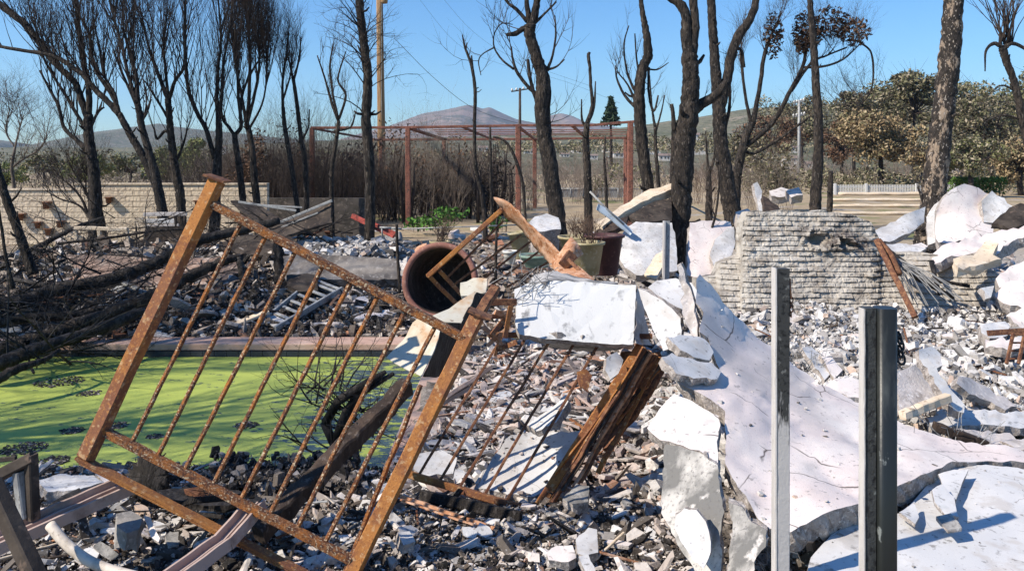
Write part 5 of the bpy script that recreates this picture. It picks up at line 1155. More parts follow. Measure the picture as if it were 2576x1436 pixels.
# main sheet
slabobj('stucco_slab', 'largest pinkish stucco sheet, peaked at its top left and cracked across', 'wall fragment',
    [(1762, 688, 5.0), (1790, 712, 5.05), (1812, 742, 5.1), (1836, 782, 5.15), (1870, 812, 5.2), (1905, 850, 5.2), (1938, 872, 5.2), (1985, 905, 5.15), (2030, 935, 5.1), (2060, 968, 5.0), (2110, 985, 4.95), (2165, 1012, 4.8), (2262, 1062, 4.6), (2400, 1110, 4.4), (2500, 1128, 4.3), (2620, 1150, 4.25), (2620, 1172, 4.05),
     (2470, 1160, 4.0), (2395, 1162, 3.9), (2330, 1190, 3.72), (2262, 1222, 3.55), (2165, 1265, 3.38), (2080, 1300, 3.24), (1990, 1335, 3.14), (1935, 1328, 3.2), (1908, 1306, 3.26), (1875, 1250, 3.36), (1842, 1203, 3.48), (1824, 1165, 3.58), (1828, 1100, 3.72), (1822, 1040, 3.9), (1760, 1000, 4.08), (1725, 975, 4.2), (1700, 948, 4.3), (1740, 925, 4.4), (1800, 950, 4.35), (1812, 940, 4.4), (1800, 900, 4.5), (1780, 850, 4.62), (1758, 836, 4.66), (1766, 790, 4.78), (1752, 760, 4.84), (1750, 705, 4.96)],
    'stucco', .10, [], seed=18, jit=1.6, grid=15, bump=.0012, crease=.07, group=SG, dirn=(.25, .35, -1), smooth=True)
slabobj('stucco_slab', 'tilted pale pink stucco flake at the left tip of the big sheet', 'wall fragment', [(1628, 1076, 3.86), (1665, 1022, 3.98), (1697, 990, 4.05), (1740, 1008, 3.98), (1770, 1028, 3.92), (1806, 1044, 3.86), (1812, 1070, 3.78), (1803, 1110, 3.68), (1806, 1166, 3.53), (1760, 1134, 3.62), (1735, 1128, 3.65), (1700, 1115, 3.7), (1662, 1108, 3.75)], 'stucco', .05, seed=19, jit=1.8, group=SG, dirn=(.2, .4, -1))
slabobj('stucco_slab', 'sooty grey upright stucco face under the left end of the big sheet', 'wall fragment', [(1672, 1116, 3.74), (1702, 1120, 3.69), (1760, 1138, 3.6), (1806, 1170, 3.5), (1810, 1230, 3.4), (1822, 1285, 3.3), (1812, 1340, 3.24), (1816, 1400, 3.18), (1814, 1460, 3.12), (1770, 1460, 3.2), (1718, 1392, 3.32), (1690, 1340, 3.4), (1664, 1290, 3.5), (1668, 1200, 3.64)], 'stucco_soot', .07, seed=20, jit=2.2, group=SG, dirn=(.4, 1, -.1))
slabobj('stucco_slab', 'sooty speckled stucco fragment wedged below the big sheet beside the narrower post', 'wall fragment', [(1832, 1262, 3.3), (1868, 1275, 3.25), (1890, 1312, 3.2), (1930, 1335, 3.12), (1926, 1375, 3.08), (1902, 1400, 3.05), (1888, 1460, 3.0), (1832, 1460, 3.08), (1836, 1380, 3.16), (1842, 1310, 3.24)], 'stucco_soot', .06, seed=21, jit=2.6, group=SG, dirn=(.3, 1, -.1))
slabobj('stucco_slab', 'bright oval flake of stucco leaning on the sooty upright face', 'wall fragment', [(1700, 1296, 3.3), (1722, 1278, 3.3), (1752, 1282, 3.26), (1776, 1312, 3.22), (1786, 1350, 3.16), (1788, 1390, 3.1), (1770, 1430, 3.05), (1742, 1405, 3.1), (1712, 1360, 3.2), (1696, 1325, 3.26)], 'stucco_pale', .03, seed=22, jit=1.5, group=SG, dirn=(.4, 1, -.1))
slabobj('stucco_slab', 'blue shaded shard on the left shoulder of the big sheet, upper of two', 'wall fragment', [(1680, 848, 4.45), (1720, 842, 4.55), (1756, 846, 4.6), (1784, 862, 4.6), (1796, 884, 4.52), (1786, 905, 4.42), (1745, 898, 4.35), (1712, 880, 4.35)], 'stucco_pale', .04, seed=23, jit=2.5, group=SG)
slabobj('stucco_slab', 'blue shaded shard on the left shoulder of the big sheet, lower of two', 'wall fragment', [(1664, 898, 4.2), (1690, 888, 4.3), (1740, 902, 4.35), (1790, 912, 4.4), (1814, 934, 4.38), (1806, 952, 4.25), (1760, 950, 4.15), (1715, 944, 4.1), (1690, 925, 4.12)], 'stucco_pale', .04, seed=24, jit=3.5, group=SG)
slabobj('stucco_slab', 'broad pale flat slab filling the lower right corner in front of the big sheet', 'wall fragment', [(2020, 1470, 2.96), (2040, 1400, 3.12), (2090, 1350, 3.28), (2165, 1305, 3.45), (2262, 1290, 3.5), (2290, 1268, 3.58), (2350, 1205, 3.86), (2380, 1178, 3.98), (2440, 1166, 4.02), (2640, 1185, 3.95), (2640, 1470, 2.95)], 'stucco_pale', .06, seed=25, jit=1.5, grid=20, bump=.001, crease=.03, group=SG, dirn=(0, .1, -1), smooth=True)
for i, (out, lb) in enumerate([([(2262, 1288, 3.4), (2300, 1262, 3.5), (2312, 1300, 3.38), (2302, 1318, 3.3)], 'small triangular stucco shard pointing left beside the wider post'), ([(2345, 1230, 3.55), (2372, 1218, 3.6), (2400, 1250, 3.5), (2412, 1300, 3.35), (2376, 1290, 3.38), (2352, 1262, 3.45)], 'bent white stucco shard sticking up from the corner slab'), ([(2355, 1300, 3.32), (2392, 1288, 3.36), (2420, 1325, 3.24), (2385, 1332, 3.22)], 'small brownish stucco tile lying on the corner slab'), ([(2360, 1190, 3.8), (2400, 1180, 3.82), (2436, 1178, 3.82), (2420, 1215, 3.7), (2405, 1255, 3.55), (2378, 1235, 3.62)], 'thin pale stucco skin peeling off the front edge of the big sheet')]):
    slabobj('stucco_shard', lb, 'stucco shard', out, ['stucco_pale', 'stucco_pale', 'stucco_soot', 'stucco_pale'][i], .015, seed=30 + i, jit=1.5, group='small shards lying on the corner slab')
# wire lath bristles
def lath(name, label, c, n, r, seed, mt='dark_wire', Ld=(0, -.4, -1)):
    rng = random.Random(seed); mb = MB()
    for k in range(n):
        a = Vector(c) + Vector((rng.uniform(-1, 1) * r[0], rng.uniform(-1, 1) * r[1], rng.uniform(-1, 1) * r[2])); b_ = a + Vector((rng.uniform(-1, 1), rng.uniform(-.6, .6), rng.uniform(-1, 1))).normalized() * rng.uniform(.5, 1.3) * max(r)
        m_ = a.lerp(b_, .5) + Vector((rng.uniform(-1, 1), 0, rng.uniform(-1, 1))) * max(r) * .3; mb.tube([a, m_, b_], .0016 * c[1] / 3.3, 3, cap=False)
    o = mb.build(name, M[mt]); tag(o, label, 'wire lath'); return o
lath('wire_lath', 'torn wire mesh hanging in the dark gap below the big sheet', P(1925, 1400, 3.2), 26, (.07, .05, .08), 1, 'steel_wire')
lath('wire_lath', 'tangle of thin wire over the broken left end of the white box slab', P(1330, 715, 5.25), 34, (.14, .08, .07), 2, 'steel_wire')
lath('wire_lath', 'wire mesh drooping from the stacked plaster plates at the far right', P(2420, 1110, 4.5), 30, (.2, .05, .05), 3, 'steel_wire')
lath('wire_lath', 'wire mesh in the dark gap just right of the narrower post', P(2020, 905, 5.3), 34, (.12, .1, .07), 4, 'steel_wire')
# plates stacked to the right of the big sheet
PG = 'broken plaster plates at the far right'
for out, mt, th, lb in [
    ([(2335, 1050, 4.9), (2380, 1036, 5.0), (2450, 1030, 5.1), (2620, 1040, 5.2), (2620, 1085, 4.9), (2500, 1068, 4.85), (2400, 1070, 4.8), (2345, 1075, 4.75)], 'stucco_pale', .05, 'long pale plaster plate on top of the stack at the right edge'),
    ([(2370, 1078, 4.7), (2430, 1080, 4.75), (2540, 1090, 4.8), (2570, 1120, 4.6), (2500, 1118, 4.55), (2420, 1100, 4.55)], 'plaster', .05, 'second rough plaster plate in the stack at the right edge'),
    ([(2515, 1105, 4.6), (2620, 1100, 4.7), (2620, 1140, 4.45), (2560, 1130, 4.45)], 'plaster', .05, 'lowest plaster plate by the right edge of the picture'),
    ([(2258, 932, 5.0), (2310, 915, 5.15), (2345, 925, 5.2), (2375, 970, 5.1), (2380, 985, 5.0), (2320, 1020, 4.8), (2262, 1040, 4.7)], 'plaster', .06, 'cracked greyish plaster plate right of the wider post'),
    ([(2315, 905, 5.0), (2335, 900, 5.0), (2380, 960, 4.9), (2425, 1020, 4.8), (2425, 1038, 4.75), (2400, 1030, 4.75), (2360, 975, 4.85)], 'stucco_pale', .06, 'long narrow grey stucco splinter leaning over the cracked plate'),
    ([(2180, 860, 5.6), (2210, 850, 5.6), (2225, 880, 5.5), (2215, 930, 5.4), (2190, 905, 5.5)], 'stucco_pale', .04, 'upright white plaster chip partly behind the wider post'),
    ([(2310, 880, 5.6), (2345, 870, 5.7), (2365, 890, 5.7), (2370, 920, 5.5), (2340, 935, 5.4), (2318, 915, 5.5)], 'stucco_pale', .04, 'blunt white plaster plate above the cracked one'),
    ([(2412, 945, 5.3), (2440, 950, 5.4), (2500, 985, 5.4), (2560, 1020, 5.3), (2530, 1030, 5.2), (2440, 990, 5.2), (2405, 965, 5.2)], 'plaster', .05, 'long brownish plaster strip lying in ash at the right'),
    ([(2065, 975, 5.0), (2100, 952, 5.1), (2140, 948, 5.15), (2180, 960, 5.1), (2180, 1008, 4.85), (2120, 992, 4.9), (2085, 985, 4.95)], 'stucco', .05, 'curled pinkish stucco plate on the back edge of the big sheet'),
    ([(2018, 872, 5.4), (2040, 870, 5.5), (2068, 895, 5.4), (2095, 935, 5.2), (2075, 955, 5.1), (2050, 925, 5.2)], 'stucco_pale', .03, 'white folded stucco strip between the two steel posts, left piece'),
    ([(2060, 890, 5.35), (2080, 882, 5.4), (2100, 905, 5.3), (2120, 930, 5.2), (2100, 950, 5.1), (2080, 925, 5.2)], 'stucco', .03, 'white folded stucco strip between the two steel posts, right piece')]:
    slabobj('plaster_plate', lb, 'plaster plate', out, mt, th, seed=hash(lb) % 1 + len(lb), jit=2.4, bump=.008, group=PG)
mb = MB(); mb.sweep(P(2270, 1045, 4.6), P(2385, 1000, 4.75), sq(.05, .05), segs=8, wob=.006, rng=random.Random(2)); o = mb.build('wood_scrap', M['cream_board']); tag(o, 'short pale splintered timber leaning on the cracked plate at the right', 'timber scrap')
mb = MB(); mb.sweep(P(2350, 1072, 4.55), P(2480, 1118, 4.5), sq(.05, .07), segs=6, wob=.004, rng=random.Random(2)); o = mb.build('wood_scrap', M['char_brown']); tag(o, 'dark brown timber end under the stacked plaster plates', 'timber scrap')
# far right upper pile
UG = 'plaster slabs heaped behind the peeling trunk'
for out, mt, th, lb in [
    ([(2352, 580, 13), (2356, 530, 13), (2372, 500, 13), (2392, 478, 13.1), (2425, 463, 13.2), (2462, 474, 13.3), (2492, 495, 13.3), (2500, 545, 13), (2498, 590, 12.6), (2440, 606, 12.4), (2360, 612, 12.4)], 'stucco', .15, 'tall rounded pink stucco slab standing on edge right of the peeling trunk'),
    ([(2330, 545, 13.6), (2350, 515, 13.6), (2388, 485, 13.5), (2378, 560, 13.3), (2372, 610, 13), (2335, 615, 13)], 'stucco_pale', .12, 'blue shaded slab edge directly behind the peeling trunk'),
    ([(2470, 505, 13.0), (2495, 480, 13.1), (2525, 500, 13.1), (2545, 520, 13), (2530, 545, 12.8), (2500, 560, 12.8), (2475, 558, 12.8)], 'stucco_pale', .15, 'bright white angular slab on the right shoulder of the pink slab'),
    ([(2190, 586, 11.5), (2240, 560, 11.8), (2300, 532, 12), (2326, 522, 12.2), (2324, 560, 12), (2290, 585, 11.6), (2250, 605, 11.3), (2195, 612, 11)], 'stucco_pale', .10, 'long ribbed white board sloping up to the foot of the peeling trunk'),
    ([(2218, 618, 10.6), (2262, 612, 10.8), (2310, 615, 10.8), (2330, 628, 10.6), (2290, 648, 10.2), (2245, 655, 10.1), (2222, 640, 10.3)], 'stucco_pale', .10, 'rounded white plaster lump below the ribbed board'),
    ([(2262, 620, 11), (2318, 610, 11.2), (2334, 622, 11.1), (2296, 632, 10.8)], 'stucco', .06, 'small pink flat piece at the foot of the peeling trunk'),
    ([(2340, 640, 9.6), (2370, 618, 9.9), (2440, 600, 10.1), (2520, 580, 10.2), (2620, 560, 10.3), (2620, 590, 9.9), (2560, 600, 9.7), (2500, 640, 9.3), (2440, 635, 9.3), (2380, 650, 9.2), (2350, 662, 9.1)], 'stucco', .12, 'long pinkish slab running to the right edge above the dark hollow'),
    ([(2398, 650, 8.9), (2450, 640, 9.1), (2480, 605, 9.4), (2512, 612, 9.3), (2498, 640, 9.1), (2520, 650, 9.0), (2470, 668, 8.7), (2410, 676, 8.5)], 'cream_board', .10, 'cream coloured slab tilted under the long pinkish slab'),
    ([(2495, 560, 10.8), (2540, 520, 11), (2620, 500, 11.2), (2620, 560, 10.8), (2540, 575, 10.6)], 'dark_sheet', .08, 'dark slab at the right edge behind the long pinkish slab'),
    ([(2505, 700, 8.6), (2540, 670, 8.8), (2620, 640, 9), (2620, 720, 8.5), (2560, 725, 8.4), (2515, 720, 8.4)], 'stucco', .12, 'pink blocky slab at the right edge, upper of three'),
    ([(2500, 745, 8.3), (2540, 705, 8.4), (2620, 700, 8.5), (2620, 785, 8.0), (2560, 770, 8.0), (2525, 765, 8.1)], 'stucco', .12, 'pink blocky slab at the right edge, middle of three'),
    ([(2530, 790, 7.9), (2570, 775, 7.9), (2620, 790, 7.9), (2620, 850, 7.5), (2570, 830, 7.6)], 'stucco', .10, 'pink blocky slab at the right edge, lowest of three'),
    ([(2470, 722, 8.2), (2500, 720, 8.3), (2495, 745, 8.1), (2480, 750, 8.1)], 'stucco_pale', .06, 'small white cube of plaster before the dark hollow'),
    ([(2467, 815, 7.2), (2510, 808, 7.3), (2540, 812, 7.3), (2535, 842, 7.1), (2490, 850, 7.0), (2468, 840, 7.1)], 'stucco_pale', .10, 'cream white block next to the flat rusty perforated bar'),
    ([(2478, 855, 6.8), (2576, 848, 6.9), (2620, 860, 6.9), (2560, 880, 6.6), (2480, 872, 6.7)], 'stucco', .06, 'flat pinkish piece under the perforated rusty bar')]:
    slabobj('plaster_slab', lb, 'wall fragment', out, mt, th, seed=len(lb), jit=2.0, bump=.02, group=UG, grid=20)
# perforated rusty bracket
mb = MB(); pr = thing('perforated_bracket', P(2530, 900, 6.3), 'flat rusty bar with square punched holes at the right edge', 'scrap metal')
mb.sweep(P(2485, 838, 6.4), P(2640, 828, 6.5), sq(.045, .02), (0, -1, .3)); mb.build('cross_bar', M['rust_dull'], pr)
mb = MB()
for k in range(4):
    v0 = 842 + k * 20; mb.sweep(P(2552 - k * 4, v0, 6.35), P(2577 - k * 4, v0, 6.35), sq(.012, .02))
mb.sweep(P(2549, 838, 6.35), P(2532, 915, 6.25), sq(.022, .02)); mb.sweep(P(2578, 838, 6.35), P(2562, 915, 6.25), sq(.022, .02)); mb.build('slotted_leg', M['rust_dull'], pr)
# brown steel bar and black sticks in front of the masonry
mb = MB(); mb.sweep(P(2205, 604, 8.9), P(2302, 798, 8.2), sq(.06, .05), (-.4, -1, 0), segs=10, wob=.003, rng=random.Random(3)); mb.tube([P(2208, 604, 8.9), P(2240, 640, 8.8), P(2262, 690, 8.6)], .035, 6, rough=.2, rng=random.Random(3))
o = mb.build('leaning_bar', M['rust_dull']); tag(o, 'long reddish brown bar leaning across the right end of the block masonry', 'steel bar')
for i, (a, c, e, lb) in enumerate([((2240, 640), (2290, 680), (2370, 735), 'thick charred branch fallen across the masonry right of the brown bar'), ((2250, 650), (2310, 700), (2400, 750), 'second charred branch lower beside the thick one'), ((2345, 660), (2352, 700), (2364, 740), 'charred stake under the end of the long pinkish slab'), ((2255, 645), (2330, 700), (2440, 720), 'thin charred stick running right from the thick branch')]):
    mb = MB(); mb.tube([P(a[0], a[1], 9.2), P(c[0], c[1], 8.9), P(e[0], e[1], 8.7)], [.05 - i * .009, .04 - i * .008, .02], 7, rough=.2, rng=random.Random(i)); o = mb.build('charred_branch', M['char']); tag(o, lb, 'charred branch', 'charred branches before the masonry')
mb = MB(); rng = random.Random(4)
for k in range(26):
    a = P(2235 + rng.uniform(-10, 30), 650 + rng.uniform(-8, 8), 9.0); e = P(2270 + rng.uniform(0, 160), 730 + rng.uniform(-20, 40), 8.5); mb.tube([a, a.lerp(e, .5) + Vector((0, -.1, .08 * rng.random())), e], .006, 3, cap=False)
o = mb.build('wire_spray', M['steel_wire']); tag(o, 'spray of fine wires drooping over the masonry beside the brown bar', 'wire')
# ------------------------------------------------------------------ pile of white slabs behind the stout trunk
WG = 'white slabs heaped behind the stout flaking trunk'
for out, mt, th, lb in [
    ([(1553, 640, 14.5), (1560, 600, 14.7), (1580, 570, 14.9), (1600, 556, 15), (1640, 560, 15), (1690, 562, 15), (1700, 600, 14.8), (1705, 680, 14.2), (1640, 690, 14), (1600, 692, 13.9), (1572, 672, 14.1)], 'stucco_pale', .15, 'large bright white slab left of the stout flaking trunk'),
    ([(1735, 560, 15.5), (1780, 556, 15.6), (1838, 558, 15.7), (1850, 600, 15.4), (1838, 650, 15), (1820, 690, 14.6), (1760, 700, 14.4), (1728, 690, 14.5)], 'stucco', .15, 'pinkish slab right of the stout flaking trunk, half in shade'),
    ([(1828, 575, 15.3), (1846, 570, 15.3), (1850, 610, 15.1), (1832, 665, 14.6), (1800, 690, 14.3), (1786, 640, 14.8), (1800, 600, 15.1)], 'stucco_pale', .12, 'bluish shaded wing of plaster against the left end of the masonry'),
    ([(1620, 690, 13.2), (1650, 640, 13.6), (1672, 622, 13.7), (1680, 650, 13.4), (1650, 700, 13)], 'cream_board', .07, 'cream strip leaning against the bright white slab'),
    ([(1500, 560, 15.2), (1560, 520, 16), (1620, 482, 16.6), (1692, 460, 17), (1694, 476, 16.8), (1620, 505, 16.2), (1560, 540, 15.6), (1515, 570, 15)], 'cream_board', .16, 'long pale timber beam sloping up to the stout flaking trunk'),
    ([(1580, 545, 15.8), (1640, 510, 16.3), (1690, 500, 16.6), (1690, 555, 15.8), (1620, 560, 15.5)], 'dark_sheet', .10, 'black burnt sheet under the long pale beam'),
    ([(1495, 585, 15), (1530, 560, 15.3), (1580, 545, 15.6), (1575, 565, 15.2), (1530, 585, 14.9), (1505, 598, 14.7)], 'char_brown', .10, 'charred lower end of the beam pile'),
    ([(1332, 560, 18), (1345, 545, 18.2), (1375, 538, 18.4), (1405, 546, 18.2), (1412, 575, 17.8), (1370, 582, 17.6), (1335, 578, 17.7)], 'stucco_pale', .5, 'smooth white dome shaped lump behind the pots'),
    ([(1895, 462, 21), (1905, 458, 21), (1918, 480, 21), (1915, 500, 20.6), (1925, 535, 20), (1910, 533, 20), (1900, 490, 20.8)], 'stucco_pale', .12, 'curled white shard rising above the left end of the masonry'),
    ([(1918, 490, 20.5), (1935, 500, 20.4), (1965, 530, 20), (1950, 540, 19.6), (1925, 540, 19.6)], 'char_brown', .12, 'dark leaning plate just right of the curled white shard'),
    ([(1935, 480, 30), (1965, 472, 30), (1990, 478, 30), (2000, 490, 29.6), (1960, 495, 29.4), (1940, 492, 29.4)], 'plaster', .3, 'low heap of white rubble in the field behind the masonry'),
    ([(1975, 478, 28), (2010, 470, 28), (2020, 490, 27.6), (1990, 498, 27.4)], 'plaster', .3, 'second low rubble heap right of the first in the field'),
    ([(1850, 534, 17), (1880, 525, 17.4), (1905, 545, 17), (1900, 560, 16.6), (1860, 560, 16.5)], 'plaster', .2, 'rough grey lump at the upper left corner of the masonry')]:
    slabobj('white_slab', lb, 'wall fragment', out, mt, th, seed=len(lb) * 3, jit=1.8, bump=.02, group=WG, grid=16)
mb = MB(); ribbon(mb, [(1505, 512, 14.6, 1500, 528, 14.6), (1540, 535, 14.6, 1534, 552, 14.6), (1565, 556, 14.6, 1558, 572, 14.6), (1592, 580, 14.6, 1585, 592, 14.6)], .05, 3, .002); o = mb.build('blue_board', M['blue_pipe']); tag(o, 'pale blue narrow board leaning across the end of the timber beam', 'board')
mb = MB(); mb.tube([P(1484, 482, 14.6), P(1520, 520, 14.6), P(1570, 565, 14.5)], .02, 6); o = mb.build('thin_rod', M['galv']); tag(o, 'thin grey rod lying along the pale blue board', 'rod')
mb = MB(); mb.tube([P(*q) for q in catmull([(1560, 615, 13.6), (1546, 635, 13.5), (1544, 660, 13.4), (1552, 690, 13.3)], 5)], .05, 8); o = mb.build('bent_pipe', M['galv_light']); tag(o, 'curved grey pipe beside the maroon pot', 'pipe')
ap = thing('angle_post', P(1674, 696, 12.6), 'slim grey steel angle post standing left of the stout flaking trunk', 'steel post')
mb = MB(); mb.sweep(P(1669, 704, 12.6), P(1671, 556, 12.6), sq(.035, .08)); mb.build('flange', M['galv_light'], ap); mb = MB(); mb.sweep(P(1678, 704, 12.62), P(1680, 556, 12.62), sq(.07, .02)); mb.build('web', M['galv'], ap)
# ------------------------------------------------------------------ pots
pot = lambda r, h, lip=.04: [(0, 0), (r * .62, 0), (r * .66, .01), (r * .93, h - lip), (r * 1.03, h - lip), (r * 1.05, h), (r * .95, h), (r * .90, h - lip * 2), (r * .8, h * .5), (0, h * .45)]
bp_ = thing('round_planter', P(1105, 785, 9.6), 'large round terracotta planter tipped on its side with a dark open mouth', 'planter')
Yc = 9.5; c = P(1106, 706, Yc); R_ = px(94, Yc); axn = Vector((-.12, -1, .22)).normalized()
mb = MB(); mb.lathe(c, [(R_ * 1.0, 0), (R_ * 1.0, -.06), (R_ * .94, -.07), (R_ * .86, -.45), (R_ * .7, -.75), (0, -.78)], 56, axn); mb.build('bowl', M['terracotta'], bp_)
mb = MB(); mb.lathe(c, [(R_ * .985, .0), (R_ * .95, .012), (R_ * .88, .004), (R_ * .86, -.02), (R_ * .8, -.4), (R_ * .62, -.66), (0, -.68)], 56, axn); mb.build('inside', M['char_brown'], bp_)
mb = MB(); mb.lathe(c, [(R_ * .87, 0), (R_ * .89, .03), (R_ * 1.0, .035), (R_ * 1.03, .01), (R_ * 1.03, -.06), (R_ * .99, -.07)], 56, axn); mb.build('rim', M['terracotta'], bp_)
for i, (u, vt, vbm, wpx, Y, mt, lb, pl) in enumerate([
    (1109, 606, 630, 56, 13.5, 'cream_pot', 'shallow cream planter bowl behind the big terracotta planter', 1),
    (1312, 582, 650, 54, 12.8, 'cream_pot', 'leaning ochre pot behind the small railing panel', 0),
    (1283, 630, 664, 36, 11.3, 'white_pot', 'small white bucket beside the green pot', 0),
    (1350, 640, 672, 86, 11.0, 'green_pot', 'green planter bowl in front of the ochre pot', 0),
    (1455, 594, 665, 100, 13.0, 'cream_pot', 'big cream planter with a maroon rim behind the leaning trunk', 1),
    (1478, 608, 690, 86, 11.8, 'cream_pot', 'cream tapered pot holding burnt sticks', 1),
    (1520, 590, 690, 100, 12.5, 'maroon', 'large dark maroon pot next to the white slabs', 0)]):
    g = P(u, vbm, Y); r_ = px(wpx, Y) / 2; h_ = px(vbm - vt, Y)
    r = thing('garden_pot', g, lb, 'pot', 'garden pots standing together at centre')
    mb = MB(); mb.lathe(g, pot(r_, h_), 30, (0, 0, 1) if i != 1 else (-.12, 0, 1)); mb.build('pot', M[mt], r)
    mb = MB(); mb.lathe(g + Vector((0, 0, h_ * .82)), [(r_ * .9, 0), (r_ * .5, .02), (0, .04)], 20); mb.build('soil', M['soil'], r)
    if pl:
        rng = random.Random(i); mb = MB()
        for k in range(18): twig(mb, g + Vector((rng.uniform(-.5, .5) * r_, rng.uniform(-.4, .4) * r_, h_ * .85)), Vector((rng.uniform(-.8, .8), rng.uniform(-.6, .6), 1)), .35, .008, 1, rng, .1, .6)
        mb.build('dead_stems', M['twig_brown'], r)
# green plants sprouting beyond
for i, (u, v, w_, lb) in enumerate([(1070, 578, 80, 'low bright green sprouting plants behind the planter bowls'), (1130, 555, 60, 'taller green sprouting plant between two pergola posts'), (1250, 580, 40, 'small green tuft behind the small railing panel')]):
    Y = 26; g = P(u, v - 4, Y); r = thing('green_plant', g, lb, 'plant'); rng = random.Random(i); b = MB()
    for k in range(w_ * 3):
        x = rng.gauss(0, .33) * px(w_, Y); q = g + Vector((x, rng.uniform(-.5, .5), rng.uniform(0, .35))); leaves(b, q, Vector((.05, .05, .05)), 1, .09, rng)
    b.build('foliage', M['leaf_green'], r); b = MB()
    for k in range(14): x = rng.gauss(0, .33) * px(w_, Y); b.tube([g + Vector((x, 0, -.1)), g + Vector((x * 1.1, 0, .3))], .01, 3)
    b.build('stems', M['twig_brown'], r)
mb = MB(); mb.sweep(P(886, 543, 16), P(995, 590, 15.5), sq(.10, .06), segs=4, wob=.01, rng=random.Random(1)); mb.sweep(P(905, 556, 15.9), P(990, 596, 15.3), sq(.05, .05)); o = mb.build('red_board', M['red_paint']); tag(o, 'red painted board lying behind the slender black trunk', 'board')
mb = MB(); a = random.Random(5)
for (p, q, r0) in [((955, 572), (985, 574), .02), ((985, 574), (1010, 576), .02), ((960, 572), (962, 600), .015), ((1010, 576), (1300, 566), .012)]: mb.tube([P(*p, 14), P(*q, 14)], r0, 5)
o = mb.build('garden_rail', M['galv']); tag(o, 'low thin grey garden rail running behind the planter bowls', 'rail')
# ------------------------------------------------------------------ scorched sheet, timber stub, rusty lattice by the big railing corner
slabobj('scorched_sheet', 'curved cream coloured sheet of scorched metal below the railing corner', 'sheet metal', [(972, 898, 4.4), (1000, 868, 4.5), (1022, 845, 4.56), (1038, 812, 4.6), (1052, 800, 4.6), (1085, 812, 4.5), (1108, 822, 4.4), (1103, 850, 4.36), (1088, 890, 4.3), (1060, 946, 4.2), (1020, 928, 4.28), (990, 912, 4.34)], 'sheet_cream', .006, [(1050, 870, 4.42)], seed=71, jit=.8, bump=.002)
slabobj('scorched_sheet', 'cream upper end of the scorched metal sheet, above the railing top rail', 'sheet metal', [(1066, 806, 4.75), (1095, 790, 4.8), (1130, 776, 4.9), (1165, 750, 5.0), (1196, 732, 5.1), (1188, 760, 4.95), (1172, 788, 4.85), (1160, 812, 4.7), (1130, 810, 4.7)], 'sheet_cream', .006, seed=72, jit=.8, bump=.002)
slabobj('scorched_sheet', 'folded half of the scorched sheet beside the cream one, its shade coloured black', 'sheet metal', [(1110, 822, 4.42), (1125, 812, 4.5), (1160, 812, 4.72), (1185, 765, 4.95), (1200, 735, 5.12), (1222, 742, 5.2), (1224, 775, 5.15), (1205, 805, 5.05), (1192, 840, 4.95), (1176, 880, 4.9), (1150, 915, 4.85), (1125, 938, 4.7), (1098, 950, 4.5), (1066, 948, 4.24), (1088, 900, 4.34), (1105, 855, 4.4)], 'char', .006, seed=73, jit=1, bump=.003)  # half folding away: char black stands in for its shade
slabobj('patterned_board', 'small peach and cream board under the small railing panel', 'board', [(1158, 712, 5.9), (1190, 700, 5.95), (1225, 700, 5.9), (1222, 735, 5.8), (1195, 742, 5.75), (1160, 745, 5.75)], 'sheet_cream', .02, seed=40)
mb = MB(); mb.sweep(P(1246, 726, 4.7), P(1200, 800, 4.5), sq(.055, .05), (-.3, -1, 0), segs=6, wob=.003, rng=random.Random(6)); o = mb.build('timber_stub', M['rust_dull']); tag(o, 'weathered brown bar end rising above the right railing post', 'steel bar')
rng = random.Random(9); lt = thing('rusty_lattice', P(1250, 880, 5.0), 'tangle of short rusty flat bars between the railing corner and white box slab', 'scrap metal')
for k, (a, e, w_) in enumerate([((1215, 820), (1265, 870), .03), ((1235, 845), (1270, 800), .03), ((1245, 785), (1295, 800), .03), ((1225, 870), (1290, 815), .025), ((1250, 880), (1300, 860), .03), ((1262, 835), (1245, 895), .02), ((1210, 800), (1290, 790), .03), ((1285, 770), (1270, 850), .03), ((1235, 760), (1300, 760), .04)]):
    mb = MB(); mb.sweep(P(a[0], a[1], 5.0 + rng.uniform(-.1, .1)), P(e[0], e[1], 5.0 + rng.uniform(-.1, .1)), sq(w_, w_ * .4), (rng.uniform(-.5, .5), -1, 0)); mb.build('bar', M[rng.choice(['rust', 'rust_dull', 'rust_peach'])], lt)
# stack of scorched boards right of the second railing
for i in range(12):
    mb = MB(); a = P(1618 + i * 5, 874 + i * 3, 4.95 + i * .02); e = P(1352 + i * 15 + (i % 3) * 16, 1318 - i * 16 - (i % 4) * 26, 4.55 + i * .03)
    mb.sweep(a, e, sq(.010 + .010 * (i % 3), .016 + .018 * ((i + 1) % 3)), (-.6, -1, .2), segs=10, wob=.006, rng=rng); o = mb.build('scorched_lath', M[['rust', 'rust_dull', 'char_brown', 'rust', 'rust_peach', 'rust_dull', 'cream_board', 'rust_dull'][i % 8]])
    tag(o, 'burnt rusty strip in the bundle of burnt laths right of the tilted railing post', 'lath', 'bundle of burnt laths right of the tilted railing post')
slabobj('burnt_board_sheet', 'dark brown burnt board panel under the white box slab, behind the laths', 'board', [(1560, 885, 5.4), (1660, 885, 5.3), (1668, 930, 5.2), (1600, 1040, 5.0), (1540, 1110, 4.9), (1515, 1130, 4.9), (1530, 1060, 5.1), (1560, 960, 5.3)], 'rust_dull', .03, seed=50, jit=3)
slabobj('rust_plate', 'small orange rusted plate hanging beside the laths under the box slab', 'scrap metal', [(1452, 935, 5.0), (1475, 928, 5.0), (1490, 945, 5.0), (1478, 985, 4.95), (1458, 970, 4.95)], 'rust', .01, seed=51)
